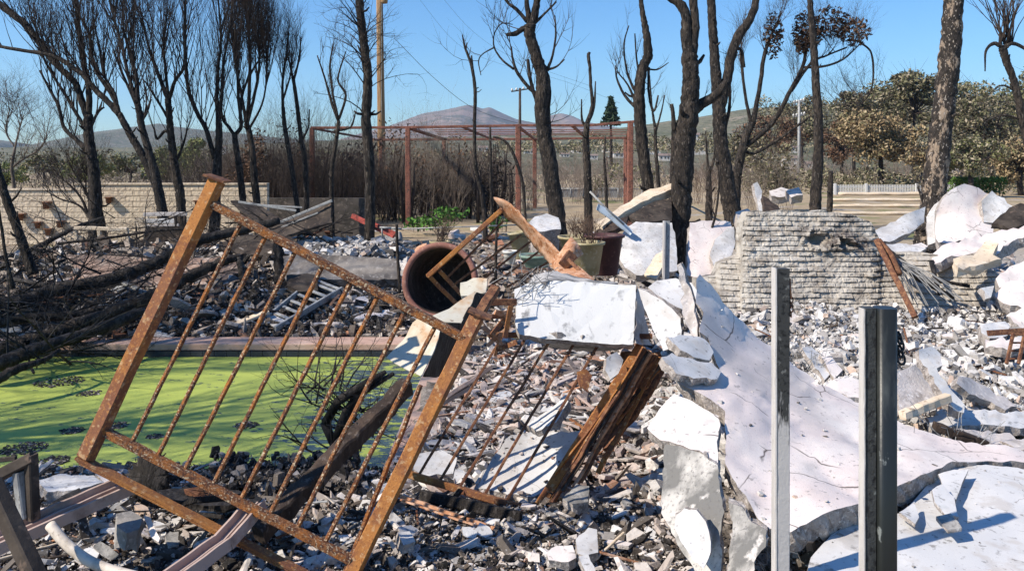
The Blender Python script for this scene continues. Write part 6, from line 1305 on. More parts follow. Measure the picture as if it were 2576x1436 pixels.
slabobj('plaster_chip', 'white chip hanging under the right part of the box slab', 'plaster chunk', [(1525, 900, 4.9), (1550, 885, 4.95), (1568, 905, 4.95), (1555, 940, 4.85), (1535, 955, 4.8), (1522, 930, 4.85)], 'stucco_pale', .04, seed=52)
# ------------------------------------------------------------------ pale board on the rubble under the second railing
slabobj('pale_board', 'flat pale wallboard piece lying under the second railing', 'board', [(1285, 1092, 5.25), (1340, 1085, 5.35), (1430, 1088, 5.3), (1480, 1080, 5.3), (1470, 1140, 5.0), (1420, 1170, 4.95), (1410, 1200, 4.9), (1385, 1240, 4.85), (1330, 1248, 4.82), (1200, 1228, 4.9), (1240, 1150, 5.1)], 'stucco_pale', .05, seed=53, jit=2.4, dirn=(0, .1, -1))
slabobj('pale_board', 'leaning layered plaster slab above the pale wallboard', 'board', [(1325, 1068, 5.2), (1380, 1030, 5.3), (1425, 990, 5.4), (1430, 1010, 5.3), (1400, 1060, 5.1), (1350, 1085, 5.1)], 'stucco_pale', .05, seed=54, jit=2.4)
slabobj('pale_board', 'grey green wallboard scrap left of the flat pale wallboard', 'board', [(1050, 1140, 5.2), (1110, 1130, 5.3), (1150, 1150, 5.2), (1140, 1190, 5.05), (1070, 1196, 5.0), (1040, 1180, 5.05)], 'stucco_pale', .03, seed=55, jit=2.4, dirn=(0, .1, -1))
# ------------------------------------------------------------------ charred beam and shrub between pool and rail
cb = thing('charred_beam', P(800, 1250, 4.3), 'heavy charred roof beam lying diagonally behind the big railing', 'beam')
mb = MB(); rng = random.Random(8); mb.sweep(P(1024, 972, 4.9), P(650, 1345, 4.0), sq(.085, .11, .12), (-.5, -1, .3), segs=26, wob=.008, rng=rng); mb.build('timber', M['char_brown'], cb, bevel=0)
mb = MB()
for k in range(30):
    t = k / 30; c = P(905 - 250 * t, 1070 + 250 * t, 4.58 - .52 * t); mb.chunk(c, .026 * rng.uniform(.7, 1.2), .9, rng, n=5)
mb.build('charcoal_blocks', M['char'], cb)
sr = thing('burnt_shrub', P(860, 1160, 6.3), 'black twiggy burnt shrub standing in the right end of the pool', 'burnt shrub'); b = MB(); rng = random.Random(15)
base = P(850, 1180, 6.3)
b.tube([base, P(842, 1120, 6.3), P(815, 1060, 6.3)], [.05, .04, .03], 7, rough=.2, rng=rng); b.tube([P(842, 1120, 6.3), P(870, 1040, 6.2), P(900, 990, 6.2), P(990, 940, 6.1)], [.045, .04, .035, .015], 7, rough=.2, rng=rng); b.tube([P(820, 1060, 6.3), P(850, 1010, 6.2), P(930, 960, 6.1), P(970, 935, 6.1)], [.04, .035, .03, .015], 7, rough=.2, rng=rng)
b.build('stem', M['char'], sr); b = MB()
for k in range(46):
    c = P(rng.uniform(770, 940), rng.uniform(960, 1150), 6.25); twig(b, c, Vector((rng.uniform(-1, .6), rng.uniform(-.5, .5), rng.uniform(-.2, 1))), .40 * rng.uniform(.6, 1.2), .009, 2, rng, .15, .7, 4, 2, .6)
b.build('crown', M['char'], sr)
# ------------------------------------------------------------------ lower left: steel frame, channels, pipe
fr = thing('table_base', P(60, 1300, 3.6), 'charred dark steel table frame at the lower left corner', 'frame')
for nm, a, e, w_ in [('top_bar', (-40, 1215), (86, 1150), .05), ('leg', (78, 1142), (84, 1305), .045), ('brace', (48, 1185), (62, 1300), .045), ('cross_bar', (-40, 1160), (40, 1152), .02)]:
    mb = MB(); mb.sweep(P(*a, 3.6), P(*e, 3.6), sq(w_, w_), (-.5, -1, .1)); mb.build(nm, M['galv'] if nm == 'brace' else M['dark_sheet'], fr)
mb = MB(); mb.sweep(P(-20, 1215, 3.3), P(105, 1480, 3.1), sq(.065, .06), (-.5, -1, .1)); o = mb.build('steel_bar', M['dark_sheet']); tag(o, 'thick dark flat bar slanting across the lower left corner', 'steel bar')
def channel(mb, a, e, w_, segs=8, seed=1):
    """C channel: web and two lips with a groove"""
    pr = [(-w_ / 2, -.02), (w_ / 2, -.02), (w_ / 2, .035), (w_ / 2 - .012, .035), (w_ / 2 - .012, .0), (w_ * .1, .0), (w_ * .1, .02), (w_ * .02, .02), (w_ * .02, 0), (-w_ / 2 + .012, 0), (-w_ / 2 + .012, .035), (-w_ / 2, .035)]
    mb.sweep(a, e, pr, (-.3, -.55, 1), segs=segs, wob=.0015, rng=random.Random(seed))
mb = MB(); channel(mb, P(-30, 1378, 3.45), P(320, 1222, 3.9), .12); o = mb.build('steel_channel', M['mauve_steel']); tag(o, 'long mauve grey steel channel lying at the left under the railing foot', 'steel channel', 'mauve grey steel channels in the front rubble')
mb = MB(); channel(mb, P(648, 1270, 3.85), P(560, 1370, 3.6), .10, 4); channel(mb, P(560, 1368, 3.6), P(420, 1470, 3.3), .10, 4); o = mb.build('steel_channel', M['mauve_steel']); tag(o, 'bent mauve grey steel channel passing under the railing foot rail', 'steel channel', 'mauve grey steel channels in the front rubble')
mb = MB(); q = catmull([(126, 1320, 3.5), (165, 1365, 3.45), (215, 1405, 3.4), (275, 1432, 3.35), (350, 1452, 3.3), (430, 1475, 3.2)], 6); mb.tube([P(*a) for a in q], .022, 12); o = mb.build('plastic_pipe', M['pvc']); tag(o, 'curved cream plastic pipe in the lower left rubble', 'pipe')
mb = MB(); mb.sweep(P(395, 1270, 3.95), P(640, 1245, 4.1), sq(.03, .12), (0, -1, .4), segs=8, wob=.008, rng=random.Random(2)); mb.sweep(P(360, 1262, 3.9), P(560, 1300, 3.9), sq(.02, .06), (0, -1, .5), segs=6, wob=.008, rng=random.Random(3)); o = mb.build('charred_board', M['char']); tag(o, 'flat charred board behind the bent channel', 'board')
rg = thing('burnt_basket', P(375, 1235, 4.6), 'ragged black burnt round basket at the near pool edge', 'basket'); mb = MB(); rng = random.Random(4)
c = P(372, 1200, 4.55); ax = Vector((-.1, -1, .55)).normalized(); a1 = ax.orthogonal().normalized(); b1 = ax.cross(a1); vs = [tuple(c)]; fs = []
n = 60
for k in range(n):
    an = 6.2832 * k / n; r = px(56, 4.55) * (1 + rng.uniform(-.16, .12)) * (1 if math.sin(an) > -.2 else .95); p = c + (a1 * math.cos(an) + b1 * math.sin(an)) * r + ax * rng.uniform(.01, .04); vs.append(tuple(p))
for k in range(n): fs.append((0, 1 + k, 1 + (k + 1) % n))
nb = len(vs); vs += [tuple(Vector(p) - ax * .05) for p in vs]; fs += [(nb, nb + 1 + (k + 1) % n, nb + 1 + k) for k in range(n)] + [(1 + k, nb + 1 + k, nb + 1 + (k + 1) % n, 1 + (k + 1) % n) for k in range(n)]
mb.add(vs, fs, True)
for k in range(70):
    an = rng.uniform(0, 6.28); r = px(56, 4.55); p = c + (a1 * math.cos(an) + b1 * math.sin(an)) * r; mb.tube([p, p + (a1 * math.cos(an) + b1 * math.sin(an)) * rng.uniform(.005, .025) - ax * .02], .004, 3)
mb.build('disc', M['char'], rg)
wb = thing('wire_cone', P(500, 1270, 4.3), 'reddish brown wire brush like cone in front of the burnt basket', 'wire coil'); mb = MB()
c = P(510, 1258, 4.3)
for k in range(150):
    an = rng.uniform(0, 6.28); f = rng.random(); p = c + Vector((math.cos(an) * .08 * f, math.sin(an) * .06, .06 - .08 * f)); mb.tube([c + Vector((-.10, 0, .06)), p], .0016, 3, cap=False)
mb.build('bristles', M['rust_dull'], wb)
mb = MB()
for k in range(6): mb.tube([c + Vector((math.cos(a) * (.03 + .012 * k), math.sin(a) * .03, .03 - .01 * k + math.sin(a) * .01)) for a in np.linspace(0, 6.28, 13)], .002, 3)
mb.build('rings', M['rust_dull'], wb)
mb = MB(); mb.sweep(P(1005, 1246, 4.45), P(1250, 1330, 4.2), sq(.018, .03), (0, -1, .3), segs=8, wob=.003, rng=rng); mb.sweep(P(1010, 1256, 4.4), P(1240, 1336, 4.15), sq(.01, .03), (0, -1, .3), segs=8, wob=.003, rng=rng); o = mb.build('angle_iron', M['rust_peach']); tag(o, 'thin peach rusted angle iron on the ground below the second railing', 'steel bar')
mb = MB(); mb.sweep(P(1060, 1245, 4.6), P(1310, 1300, 4.4), sq(.06, .06), (0, -1, .3), segs=5, wob=.003, rng=rng); o = mb.build('charred_board', M['char']); tag(o, 'charred board on the ground under the bottom rail of the second railing', 'board')
mb = MB(); mb.sweep(P(1120, 1000, 5.6), P(1235, 925, 6.0), sq(.03, .04), (0, -1, .3), segs=8, wob=.004, rng=rng); mb.sweep(P(1110, 1015, 5.6), P(1180, 975, 5.8), sq(.03, .04)); o = mb.build('steel_strip', M['mauve_steel']); tag(o, 'curved mauve steel strip behind the right post of the big railing', 'steel strip')
# ------------------------------------------------------------------ ladder and mid left wreckage
ld_ = thing('step_ladder', P(690, 830, 11), 'pale steel step ladder lying half propped beyond the pool', 'ladder')
A0, A1 = P(657, 812, 11.3), P(792, 702, 12.6); B0, B1 = P(692, 828, 10.9), P(860, 728, 12.2)
for nm, a, e in (('side_rail', A0, A1), ('side_rail', B0, B1)):
    mb = MB(); mb.sweep(a, e, sq(.035, .09), (0, -.4, 1)); mb.build(nm, M['galv'], ld_)
for t in (.22, .36, .50, .64, .78, .92, .99):
    mb = MB(); mb.sweep(A0.lerp(A1, t), B0.lerp(B1, t), sq(.05, .02), (0, -.3, 1)); mb.build('rung', M['galv'], ld_)
mb = MB(); q0, q1 = A0.lerp(A1, .03), A0.lerp(A1, .17); w0, w1 = B0.lerp(B1, .03), B0.lerp(B1, .17)
mb.sweep((q0 + q1) / 2, (w0 + w1) / 2, sq((q1 - q0).length, .025, .02), (0, -.3, 1)); mb.build('platform', M['galv_light'], ld_)
mb = MB(); mb.sweep(B0 + Vector((0, 0, -.12)), B1 + Vector((0, 0, -.14)), sq(.03, .16), (0, -.4, 1)); mb.build('back_leg', M['char_brown'], ld_)
# pink rendered planter wall
pw = thing('planter_wall', P(360, 720, 13.6), 'sooty pink rendered low planter wall at the left beyond the pool', 'low wall')
slab_ = lambda out, mt, th, nm, root, **k: (lambda mb: (slab(mb, out, th, **k), mb.build(nm, M[mt], root)))(MB())
slab_([(160, 642, 14.0), (240, 640, 14.0), (330, 645, 13.9), (470, 652, 13.8), (600, 650, 13.7), (600, 712, 13.1), (470, 722, 13.1), (330, 720, 13.2), (232, 720, 13.2)], 'render_pink', .16, 'front_face', pw, seed=61, jit=1, bump=.006, dirn=(0, 1, .0))
slab_([(156, 650, 14.2), (164, 648, 14.1), (230, 716, 13.25), (220, 724, 13.2), (150, 720, 13.4)], 'render_pink', .16, 'end_face', pw, seed=62, jit=1, dirn=(0, 1, 0))
slab_([(158, 641, 14.3), (160, 634, 14.9), (560, 636, 14.8), (600, 649, 13.9), (470, 651, 14.0), (330, 644, 14.1), (240, 639, 14.2)], 'concrete', .06, 'top', pw, seed=63, jit=1.5, dirn=(0, 0, -1))
for out, mt, th, lb, cat in [
    ([(690, 645, 13.4), (790, 640, 13.5), (900, 645, 13.3), (1000, 650, 13.2), (1005, 700, 12.9), (900, 705, 12.8), (790, 700, 12.9), (700, 705, 12.9)], 'concrete', .2, 'low grey block planter wall behind the ladder', 'low wall'),
    ([(60, 650, 16), (150, 640, 16.5), (160, 670, 15.5), (90, 690, 15), (20, 690, 15)], 'concrete', .2, 'grey concrete edge left of the pink planter wall', 'low wall'),
    ([(580, 505, 16.5), (605, 503, 16.6), (660, 520, 16.8), (720, 560, 16), (700, 590, 15.5), (650, 560, 16), (610, 535, 16.3)], 'dark_sheet', .03, 'bent dark sheet at the left end of the trough shaped wreck', 'sheet metal'),
    ([(650, 560, 15.8), (740, 545, 15.6), (800, 515, 15.4), (832, 505, 15.3), (835, 560, 15), (780, 575, 14.8), (700, 600, 14.6), (640, 600, 14.8)], 'dark_sheet', .04, 'dark trough shaped sheet metal wreck rising to the right', 'sheet metal'),
    ([(560, 610, 14.6), (620, 590, 14.8), (720, 590, 14.8), (760, 620, 14.3), (700, 640, 14), (600, 640, 14)], 'dark_sheet', .04, 'black flat sheet behind the railing top', 'sheet metal'),
    ([(720, 690, 12.6), (800, 690, 12.6), (800, 730, 12.2), (750, 732, 12.1), (722, 715, 12.3)], 'dark_sheet', .08, 'dark blue grey panel under the low block wall', 'sheet metal'),
    ([(770, 690, 13.6), (880, 640, 14), (884, 652, 13.9), (800, 700, 13.4)], 'char_brown', .08, 'brown charred plank tilted on the white rubble by the black trunk', 'board'),
    ([(240, 600, 15.6), (255, 590, 15.7), (275, 600, 15.5), (272, 625, 15.2), (245, 625, 15.2)], 'dark_sheet', .3, 'dark crumpled object inside the cream frame', 'scrap metal')]:
    slabobj('wreck_piece' if cat != 'low wall' else 'garden_edge', lb, cat, out, mt, th, seed=len(lb), jit=1.6, bump=.015, grid=16)
tw_ = thing('trough_rails', P(700, 600, 15.5), 'pair of grey steel rims along the dark trough wreck', 'scrap metal')
for a, e, w_ in [((655, 580), (835, 505), .05), ((670, 588), (800, 535), .035), ((600, 508), (745, 530), .04), ((640, 515), (760, 522), .03)]:
    mb = MB(); mb.sweep(P(*a, 15.2), P(*e, 15.2), sq(w_, w_)); mb.build('rim', M['galv'], tw_)
cf = thing('metal_frame', P(250, 625, 15.8), 'empty rectangular cream metal frame standing on the planter wall', 'frame')
for a, e in [((190, 574), (196, 626)), ((188, 574), (320, 577)), ((318, 576), (322, 612)), ((250, 580), (252, 620))]:
    mb = MB(); mb.sweep(P(*a, 15.8), P(*e, 15.8), sq(.07, .07), segs=3, wob=.01, rng=rng); mb.build('bar', M['cream_board'], cf)
bn = thing('broken_bench', P(400, 605, 17), 'broken pale garden bench wreck in front of the block wall', 'bench')
for nm, a, e, w_, mt in [('back_slat', (362, 540), (470, 538), .08, 'plaster'), ('back_slat', (365, 556), (440, 556), .10, 'stucco_pale'), ('back_slat', (365, 568), (450, 566), .05, 'plaster'), ('side_panel', (350, 548), (358, 580), .16, 'cream_board'), ('side_panel', (372, 545), (362, 585), .05, 'cream_board'), ('leg', (440, 540), (446, 600), .05, 'dark_sheet'), ('leg', (465, 540), (462, 600), .05, 'dark_sheet'), ('seat', (365, 590), (460, 588), .32, 'dark_sheet')]:
    mb = MB(); mb.sweep(P(*a, 17), P(*e, 17), sq(w_, .05), (0, -1, 0), segs=3, wob=.006, rng=rng); mb.build(nm, M[mt], bn)
# ------------------------------------------------------------------ fallen charred trunks on the left
FG = 'fallen charred trunks left of the pool'
for i, (pts, lb) in enumerate([
    ([(-40, 778, 11.6, 40), (60, 755, 11.8, 40), (134, 732, 12, 38), (302, 695, 12.4, 36), (380, 665, 12.6, 34), (436, 637, 12.8, 32), (500, 605, 13, 30), (570, 588, 13.2, 28), (704, 556, 13.6, 22)], 'longest fallen charred trunk rising right past the pink planter wall'),
    ([(-40, 895, 9.8, 46), (60, 862, 10, 42), (168, 828, 10.3, 40), (302, 778, 10.7, 38), (380, 745, 11, 36), (426, 722, 11.2, 34), (500, 685, 11.5, 32), (570, 655, 11.8, 26), (605, 648, 12, 20)], 'second fallen charred trunk ending in a fork behind the railing'),
    ([(-40, 935, 8.9, 44), (40, 898, 9.2, 42), (100, 876, 9.4, 38), (215, 840, 9.8, 34), (300, 808, 10.2, 34), (362, 780, 10.5, 24)], 'third fallen charred trunk reaching over the pool corner'),
    ([(-40, 820, 10.2, 26), (80, 800, 10.5, 26), (200, 790, 10.8, 24), (330, 760, 11.2, 18)], 'thin fallen charred trunk between the two long ones'),
    ([(-30, 690, 15, 14), (60, 640, 15.4, 16), (174, 580, 16, 14), (260, 548, 16.4, 10)], 'thin black pole leaning up right behind the leaning left trunk'),
    ([(150, 612, 14, 8), (260, 600, 14.2, 8), (400, 580, 14.6, 7), (520, 575, 15, 5)], 'thin black branch lying across the cream metal frame'),
    ([(600, 650, 11.9, 18), (608, 680, 11.8, 18), (612, 705, 11.7, 20)], 'short black broken fork standing at the end of the second trunk'),
    ([(700, 610, 12.6, 26), (702, 660, 12.5, 28), (704, 712, 12.4, 30)], 'short black charred post stump behind the railing'),
    ([(20, 700, 13, 14), (120, 720, 12.4, 14), (190, 745, 12, 10), (260, 770, 11.8, 6)], 'crooked black branch running right below the leaning left trunk'),
    ([(-20, 960, 8.2, 30), (40, 930, 8.4, 26), (110, 905, 8.7, 16), (150, 880, 9, 10)], 'short black log half over the green water at the left edge')]):
    mb = MB(); rng = random.Random(i + 40); limb(mb, [(a_[0], a_[1], a_[2], a_[3] * .86) for a_ in pts], 12, 9, .2, rng, .14); o = mb.build('fallen_trunk', M['bark' if i % 2 else 'char']); tag(o, lb, 'fallen trunk', FG)
TG = 'heaps of fallen black branches at the left'
for i, (u0, u1, v0, v1, Y0, Y1, n, lb) in enumerate([
    (-20, 200, 830, 930, 9.0, 10.4, 26, 'tangle of fine black branches hanging over the pool at the left edge'),
    (-20, 200, 700, 790, 11, 13, 28, 'tangle of black branches above the longest fallen trunk'),
    (60, 430, 770, 850, 10.4, 11.8, 26, 'tangle of black branches between the fallen trunks'),
    (250, 520, 640, 740, 12, 13.5, 22, 'thin black branches in front of the pink planter wall'),
    (150, 620, 560, 640, 14, 16.5, 40, 'dark tangle of branches on the heap before the block wall'),
    (620, 900, 560, 640, 14, 16.5, 24, 'dark tangle of branches by the trough shaped wreck')]):
    rng = random.Random(500 + i); mb = MB()
    for k in range(n):
        Y = rng.uniform(Y0, Y1); u = rng.uniform(u0, u1); v = v0 + (v1 - v0) * (Y1 - Y) / (Y1 - Y0) + rng.uniform(-15, 15)
        twig(mb, P(u, v, Y), Vector((rng.uniform(-1, 1.2), rng.uniform(-.4, .4), rng.uniform(-.15, .5))), rng.uniform(.5, 1.3), rng.uniform(.008, .022), 2, rng, .0, .6, 5, 2, .5)
    o = mb.build('branch_tangle', M['char']); tag(o, lb, 'branches', TG)
# ------------------------------------------------------------------ loose chunks, one object each
rng = random.Random(1234)
def scatter(zone, name, group, n, mts, box, size, flat, labf, ztop=0):
    x0, x1, y0, y1 = box
    for i in range(n):
        for _ in range(60):
            u = rng.uniform(x0, x1); v = rng.uniform(y0, y1)
            Y = 6.0
            for _k in range(12): Y = (EYE - float(zg((u - U0) / F * Y, Y))) * F / (v - HV)
            xx = (u - U0) / F * Y
            if -9.3 < xx < -.6 and 6.3 < Y < 10.8: continue
            break
        z = float(zg(xx, Y)); r = size * rng.choice([.6, .8, 1, 1, 1.3, 1.7]) * (.6 + .4 * Y / 5)
        mt = rng.choice(mts); fl = rng.choice(flat)
        mb = MB(); Mt = Matrix.Rotation(rng.uniform(0, 6.3), 3, 'Z') @ Matrix.Rotation(rng.gauss(0, .35), 3, 'X') @ Matrix.Rotation(rng.gauss(0, .35), 3, 'Y')
        mb.chunk((xx, Y, z + r * fl * .35 + .015), r, fl, rng, Mt, rng.choice([4, 5, 5, 6, 7]))
        o = mb.build(name, M[mt], bevel=0); tag(o, labf, 'rubble chunk', group)
scatter(0, 'plaster_chunk', 'plaster chunks in the front rubble at bottom centre', 95, ['ck_white', 'ck_white', 'ck_pink', 'ck_grey', 'ck_white'], (900, 1680, 1250, 1440), .05, [.3, .4, .25, .6], 'broken plaster chunk lying in the charred rubble at bottom centre')
scatter(1, 'plaster_chunk', 'plaster chunks in the rubble at the lower left', 60, ['ck_white', 'ck_pink', 'ck_grey', 'ck_pink', 'ck_char'], (20, 900, 1180, 1440), .05, [.3, .4, .25, .6], 'broken plaster or mortar chunk lying in the charred rubble at the lower left')
scatter(2, 'plaster_chunk', 'plaster chunks under the second railing', 50, ['ck_white', 'ck_pink', 'ck_grey', 'ck_pink', 'ck_clay'], (1040, 1620, 890, 1240), .07, [.3, .25, .5], 'broken plaster chunk in the pale rubble seen through the second railing')
scatter(3, 'plaster_chunk', 'plaster chunks below the block masonry', 60, ['ck_white', 'ck_white', 'ck_grey', 'ck_pink'], (1990, 2570, 810, 1000), .07, [.4, .6, .8], 'broken white plaster chunk in the rubble slope below the block masonry')
scatter(4, 'rubble_chunk', 'rubble chunks beyond the pool', 55, ['ck_grey', 'ck_grey', 'ck_pink', 'ck_char', 'ck_white', 'ck_clay'], (250, 1000, 600, 830), .09, [.4, .6, .3], 'small broken chunk in the mixed rubble beyond the pool')
scatter(5, 'rubble_chunk', 'rubble chunks around the pots', 35, ['ck_grey', 'ck_pink', 'ck_white', 'ck_clay'], (1000, 1700, 580, 760), .09, [.4, .6, .3], 'small broken chunk on the ground around the garden pots')
for i, (out, mt, th, lb) in enumerate([
    ([(92, 1208, 4.6), (150, 1192, 4.8), (235, 1196, 4.8), (262, 1212, 4.7), (200, 1232, 4.5), (120, 1236, 4.5)], 'stucco_pale', .05, 'low pale plaster slab at the near pool edge on the left'),
    ([(240, 1190, 4.9), (300, 1186, 5.0), (318, 1204, 4.85), (262, 1214, 4.8)], 'stucco', .05, 'small pinkish slab next to the foot of the tilted railing post'),
    ([(292, 1292, 3.95), (330, 1284, 4.0), (358, 1300, 3.95), (350, 1330, 3.85), (318, 1342, 3.8), (294, 1322, 3.85)], 'ck_grey', .10, 'rounded grey mortar block on the front rubble left of the bent channel'),
    ([(362, 1296, 3.9), (378, 1300, 3.9), (402, 1352, 3.75), (398, 1362, 3.72), (380, 1350, 3.78)], 'stucco', .02, 'thin pink splinter standing up beside the grey mortar block'),
    ([(130, 1262, 4.1), (170, 1240, 4.3), (200, 1225, 4.4), (205, 1236, 4.3), (165, 1275, 4.05), (138, 1290, 3.95)], 'char', .03, 'burnt board end sticking out above the long channel'),
    ([(395, 1232, 4.3), (480, 1225, 4.4), (600, 1232, 4.45), (660, 1250, 4.35), (640, 1268, 4.2), (540, 1272, 4.15), (430, 1262, 4.15)], 'char', .03, 'curled black sheet behind the railing bottom rail'),
    ([(1000, 1340, 3.9), (1030, 1335, 3.95), (1045, 1362, 3.85), (1015, 1372, 3.8)], 'stucco_pale', .04, 'square white block in the rubble right of the right railing post'),
    ([(1448, 1355, 3.85), (1480, 1326, 3.95), (1502, 1332, 3.95), (1505, 1388, 3.75), (1470, 1396, 3.7), (1452, 1390, 3.72)], 'stucco_pale', .04, 'upright white tile in the rubble at bottom centre right'),
    ([(1375, 1388, 3.7), (1400, 1370, 3.75), (1440, 1372, 3.75), (1450, 1400, 3.68), (1430, 1412, 3.65), (1380, 1408, 3.66)], 'stucco', .05, 'rounded pink plaster lump at bottom centre right'),
    ([(1455, 1400, 3.6), (1480, 1394, 3.62), (1500, 1440, 3.5), (1478, 1450, 3.48)], 'stucco_pale', .03, 'white tile leaning below the upright white tile'),
    ([(1415, 1255, 4.3), (1450, 1215, 4.45), (1482, 1222, 4.4), (1480, 1262, 4.25), (1440, 1268, 4.2)], 'stucco_soot', .05, 'grey speckled plaster piece right of the tilted railing post foot')]):
    slabobj('plaster_block' if mt != 'char' else 'burnt_sheet', lb, 'rubble', out, mt, th, seed=80 + i, jit=1.5, grid=14)
# plates, boards and sticks strewn over the rubble, one object each
def strew(name, group, n, mts, box, Lr, Wr, Tr, labf, cat, tilt=.25, seed=7, stick=False):
    rng = random.Random(seed); x0, x1, y0, y1 = box
    for i in range(n):
        for _ in range(60):
            u = rng.uniform(x0, x1); v = rng.uniform(y0, y1); Y = 6.0
            for _k in range(12): Y = (EYE - float(zg((u - U0) / F * Y, Y))) * F / (v - HV)
            xx = (u - U0) / F * Y
            if -9.3 < xx < -.6 and 5.8 < Y < 10.8: continue
            break
        z = float(zg(xx, Y)); L = rng.uniform(*Lr) * (.7 + .3 * Y / 5); W = rng.uniform(*Wr) * (.7 + .3 * Y / 5); T = rng.uniform(*Tr)
        R_m = Matrix.Rotation(rng.uniform(0, 6.3), 3, 'Z') @ Matrix.Rotation(rng.gauss(0, tilt), 3, 'Y') @ Matrix.Rotation(rng.gauss(0, tilt), 3, 'X')
        c = Vector((xx, Y, z + T * .5 + .03 + abs(rng.gauss(0, .02)))); mb = MB()
        if stick:
            d = R_m @ Vector((1, 0, 0)); mb.sweep(c - d * L / 2, c + d * L / 2, sq(W, T, .2), (0, 0, 1), segs=6, wob=W * .15, rng=rng)
        else:
            n_ = rng.randint(7, 11); pts = []
            for k in range(n_):
                an = 2 * math.pi * (k + rng.uniform(-.3, .3)) / n_; q = 1 / max(abs(math.cos(an)), abs(math.sin(an))) ** .6
                pts.append((math.cos(an) * q * L / 2 * rng.uniform(.75, 1.1), math.sin(an) * q * W / 2 * rng.uniform(.75, 1.1)))
            vs = []; 
            for zz_, sc in ((-.5, .96), (.1, 1.0), (.5, .95)):
                for (a, b_) in pts:
                    p = R_m @ Vector((a * sc, b_ * sc, zz_ * T * rng.uniform(.8, 1.2))) + c; vs.append(tuple(p))
            fs = [tuple(range(n_))[::-1], tuple(range(2 * n_, 3 * n_))]; mb.add(vs, fs); o_ = 0; mb.mi = 1
            mb.f.extend([(j * n_ + k, j * n_ + (k + 1) % n_, (j + 1) * n_ + (k + 1) % n_, (j + 1) * n_ + k) for j in (0, 1) for k in range(n_)]); mb.m.extend([1] * 2 * n_); mb.flat.extend([True] * 2 * n_)
        o = mb.build(name, M[rng.choice(mts)]); tag(o, labf, cat, group)
strew('plaster_sheet', 'flat plaster sheets strewn in the rubble behind the second railing', 34, ['stucco_pale', 'stucco', 'plaster', 'stucco_soot', 'stucco_pale'], (1030, 1620, 880, 1250), (.14, .42), (.08, .24), (.012, .03), 'flat broken plaster sheet strewn in the pale rubble behind the second railing', 'plaster sheet', .22, 7)
strew('plaster_sheet', 'flat plaster sheets strewn in the front rubble', 40, ['stucco_pale', 'stucco', 'plaster', 'stucco_soot', 'ck_white'], (0, 1680, 1215, 1440), (.07, .20), (.05, .12), (.008, .02), 'flat broken plaster sheet strewn over the black and white rubble in front', 'plaster sheet', .3, 8)
strew('burnt_stick', 'burnt sticks and laths lying over the rubble', 44, ['char', 'char_brown', 'rust_dull', 'cream_board', 'galv', 'rust_peach'], (0, 1700, 1200, 1440), (.12, .45), (.008, .02), (.006, .014), 'burnt stick or metal strip lying over the front rubble', 'stick', .15, 9, True)
strew('burnt_stick', 'burnt sticks and strips behind the second railing', 34, ['char', 'rust_dull', 'rust', 'rust_peach', 'mauve_steel', 'char_brown'], (1030, 1640, 860, 1240), (.2, .7), (.01, .03), (.008, .02), 'burnt stick or rusty strip lying in the rubble behind the second railing', 'stick', .25, 10, True)
strew('burnt_stick', 'burnt sticks and pipes on the right rubble slope', 34, ['char', 'char_brown', 'galv', 'dark_wire', 'rust_dull'], (1980, 2570, 800, 1030), (.2, .8), (.008, .02), (.008, .02), 'burnt stick or pipe lying on the pale rubble slope at the right', 'stick', .2, 11, True)
strew('plaster_sheet', 'plaster sheets on the right rubble slope', 26, ['stucco_pale', 'stucco', 'plaster', 'ck_grey'], (1980, 2570, 810, 1030), (.10, .32), (.08, .2), (.015, .05), 'flat plaster piece lying on the pale rubble slope at the right', 'plaster sheet', .4, 12)
strew('burnt_board', 'burnt boards beyond the pool', 40, ['char', 'char_brown', 'galv', 'cream_board', 'rust_dull', 'plaster', 'render_pink'], (200, 1010, 600, 830), (.3, 1.1), (.04, .14), (.02, .05), 'burnt board or strip lying in the mixed rubble beyond the pool', 'board', .2, 13, True)
strew('plaster_sheet', 'plaster sheets beyond the pool', 34, ['plaster', 'stucco', 'stucco_soot', 'render_pink', 'ck_grey', 'ck_clay'], (200, 1010, 600, 830), (.15, .55), (.1, .3), (.02, .06), 'flat broken piece lying in the mixed rubble beyond the pool', 'plaster sheet', .35, 14)
strew('plaster_sheet', 'broken sheets around the pots', 30, ['plaster', 'stucco', 'ck_clay', 'rust_peach', 'stucco_pale'], (1000, 1720, 590, 760), (.15, .5), (.08, .25), (.015, .05), 'flat broken piece lying on the ground around the garden pots', 'plaster sheet', .3, 15)
strew('burnt_board', 'burnt boards on the heap before the block wall', 40, ['char', 'char_brown', 'galv', 'cream_board', 'rust_dull', 'plaster'], (170, 900, 590, 655), (.4, 1.5), (.04, .14), (.02, .05), 'burnt board lying on the debris heap before the tan block wall', 'board', .3, 23, True)
# crumbs lying on the big sheets
def crumbs(src, n, smin, smax, mt, seed):
    o = next(q for q in bpy.data.objects if q.get('label') == src); rng = random.Random(seed); mb = MB(); ps = [p for p in o.data.polygons if p.normal.z > .45]
    for k in range(n):
        p = rng.choice(ps); c = o.location + p.center + Vector((rng.uniform(-1, 1), rng.uniform(-1, 1), 0)) * .02; s_ = smin * (smax / smin) ** (rng.random() ** 4); mb.chunk(c + p.normal * s_ * .2, s_, rng.uniform(.3, .8), rng, None, 5)
    q = mb.build('slab_crumbs', M[mt]); tag(q, kind='stuff')
crumbs('largest pinkish stucco sheet, peaked at its top left and cracked across', 190, .002, .022, 'chips_pale', 1)
crumbs('broad pale flat slab filling the lower right corner in front of the big sheet', 160, .0015, .016, 'chips_pale', 2)
crumbs('flat pale wallboard piece lying under the second railing', 90, .003, .03, 'chips_pink', 3)
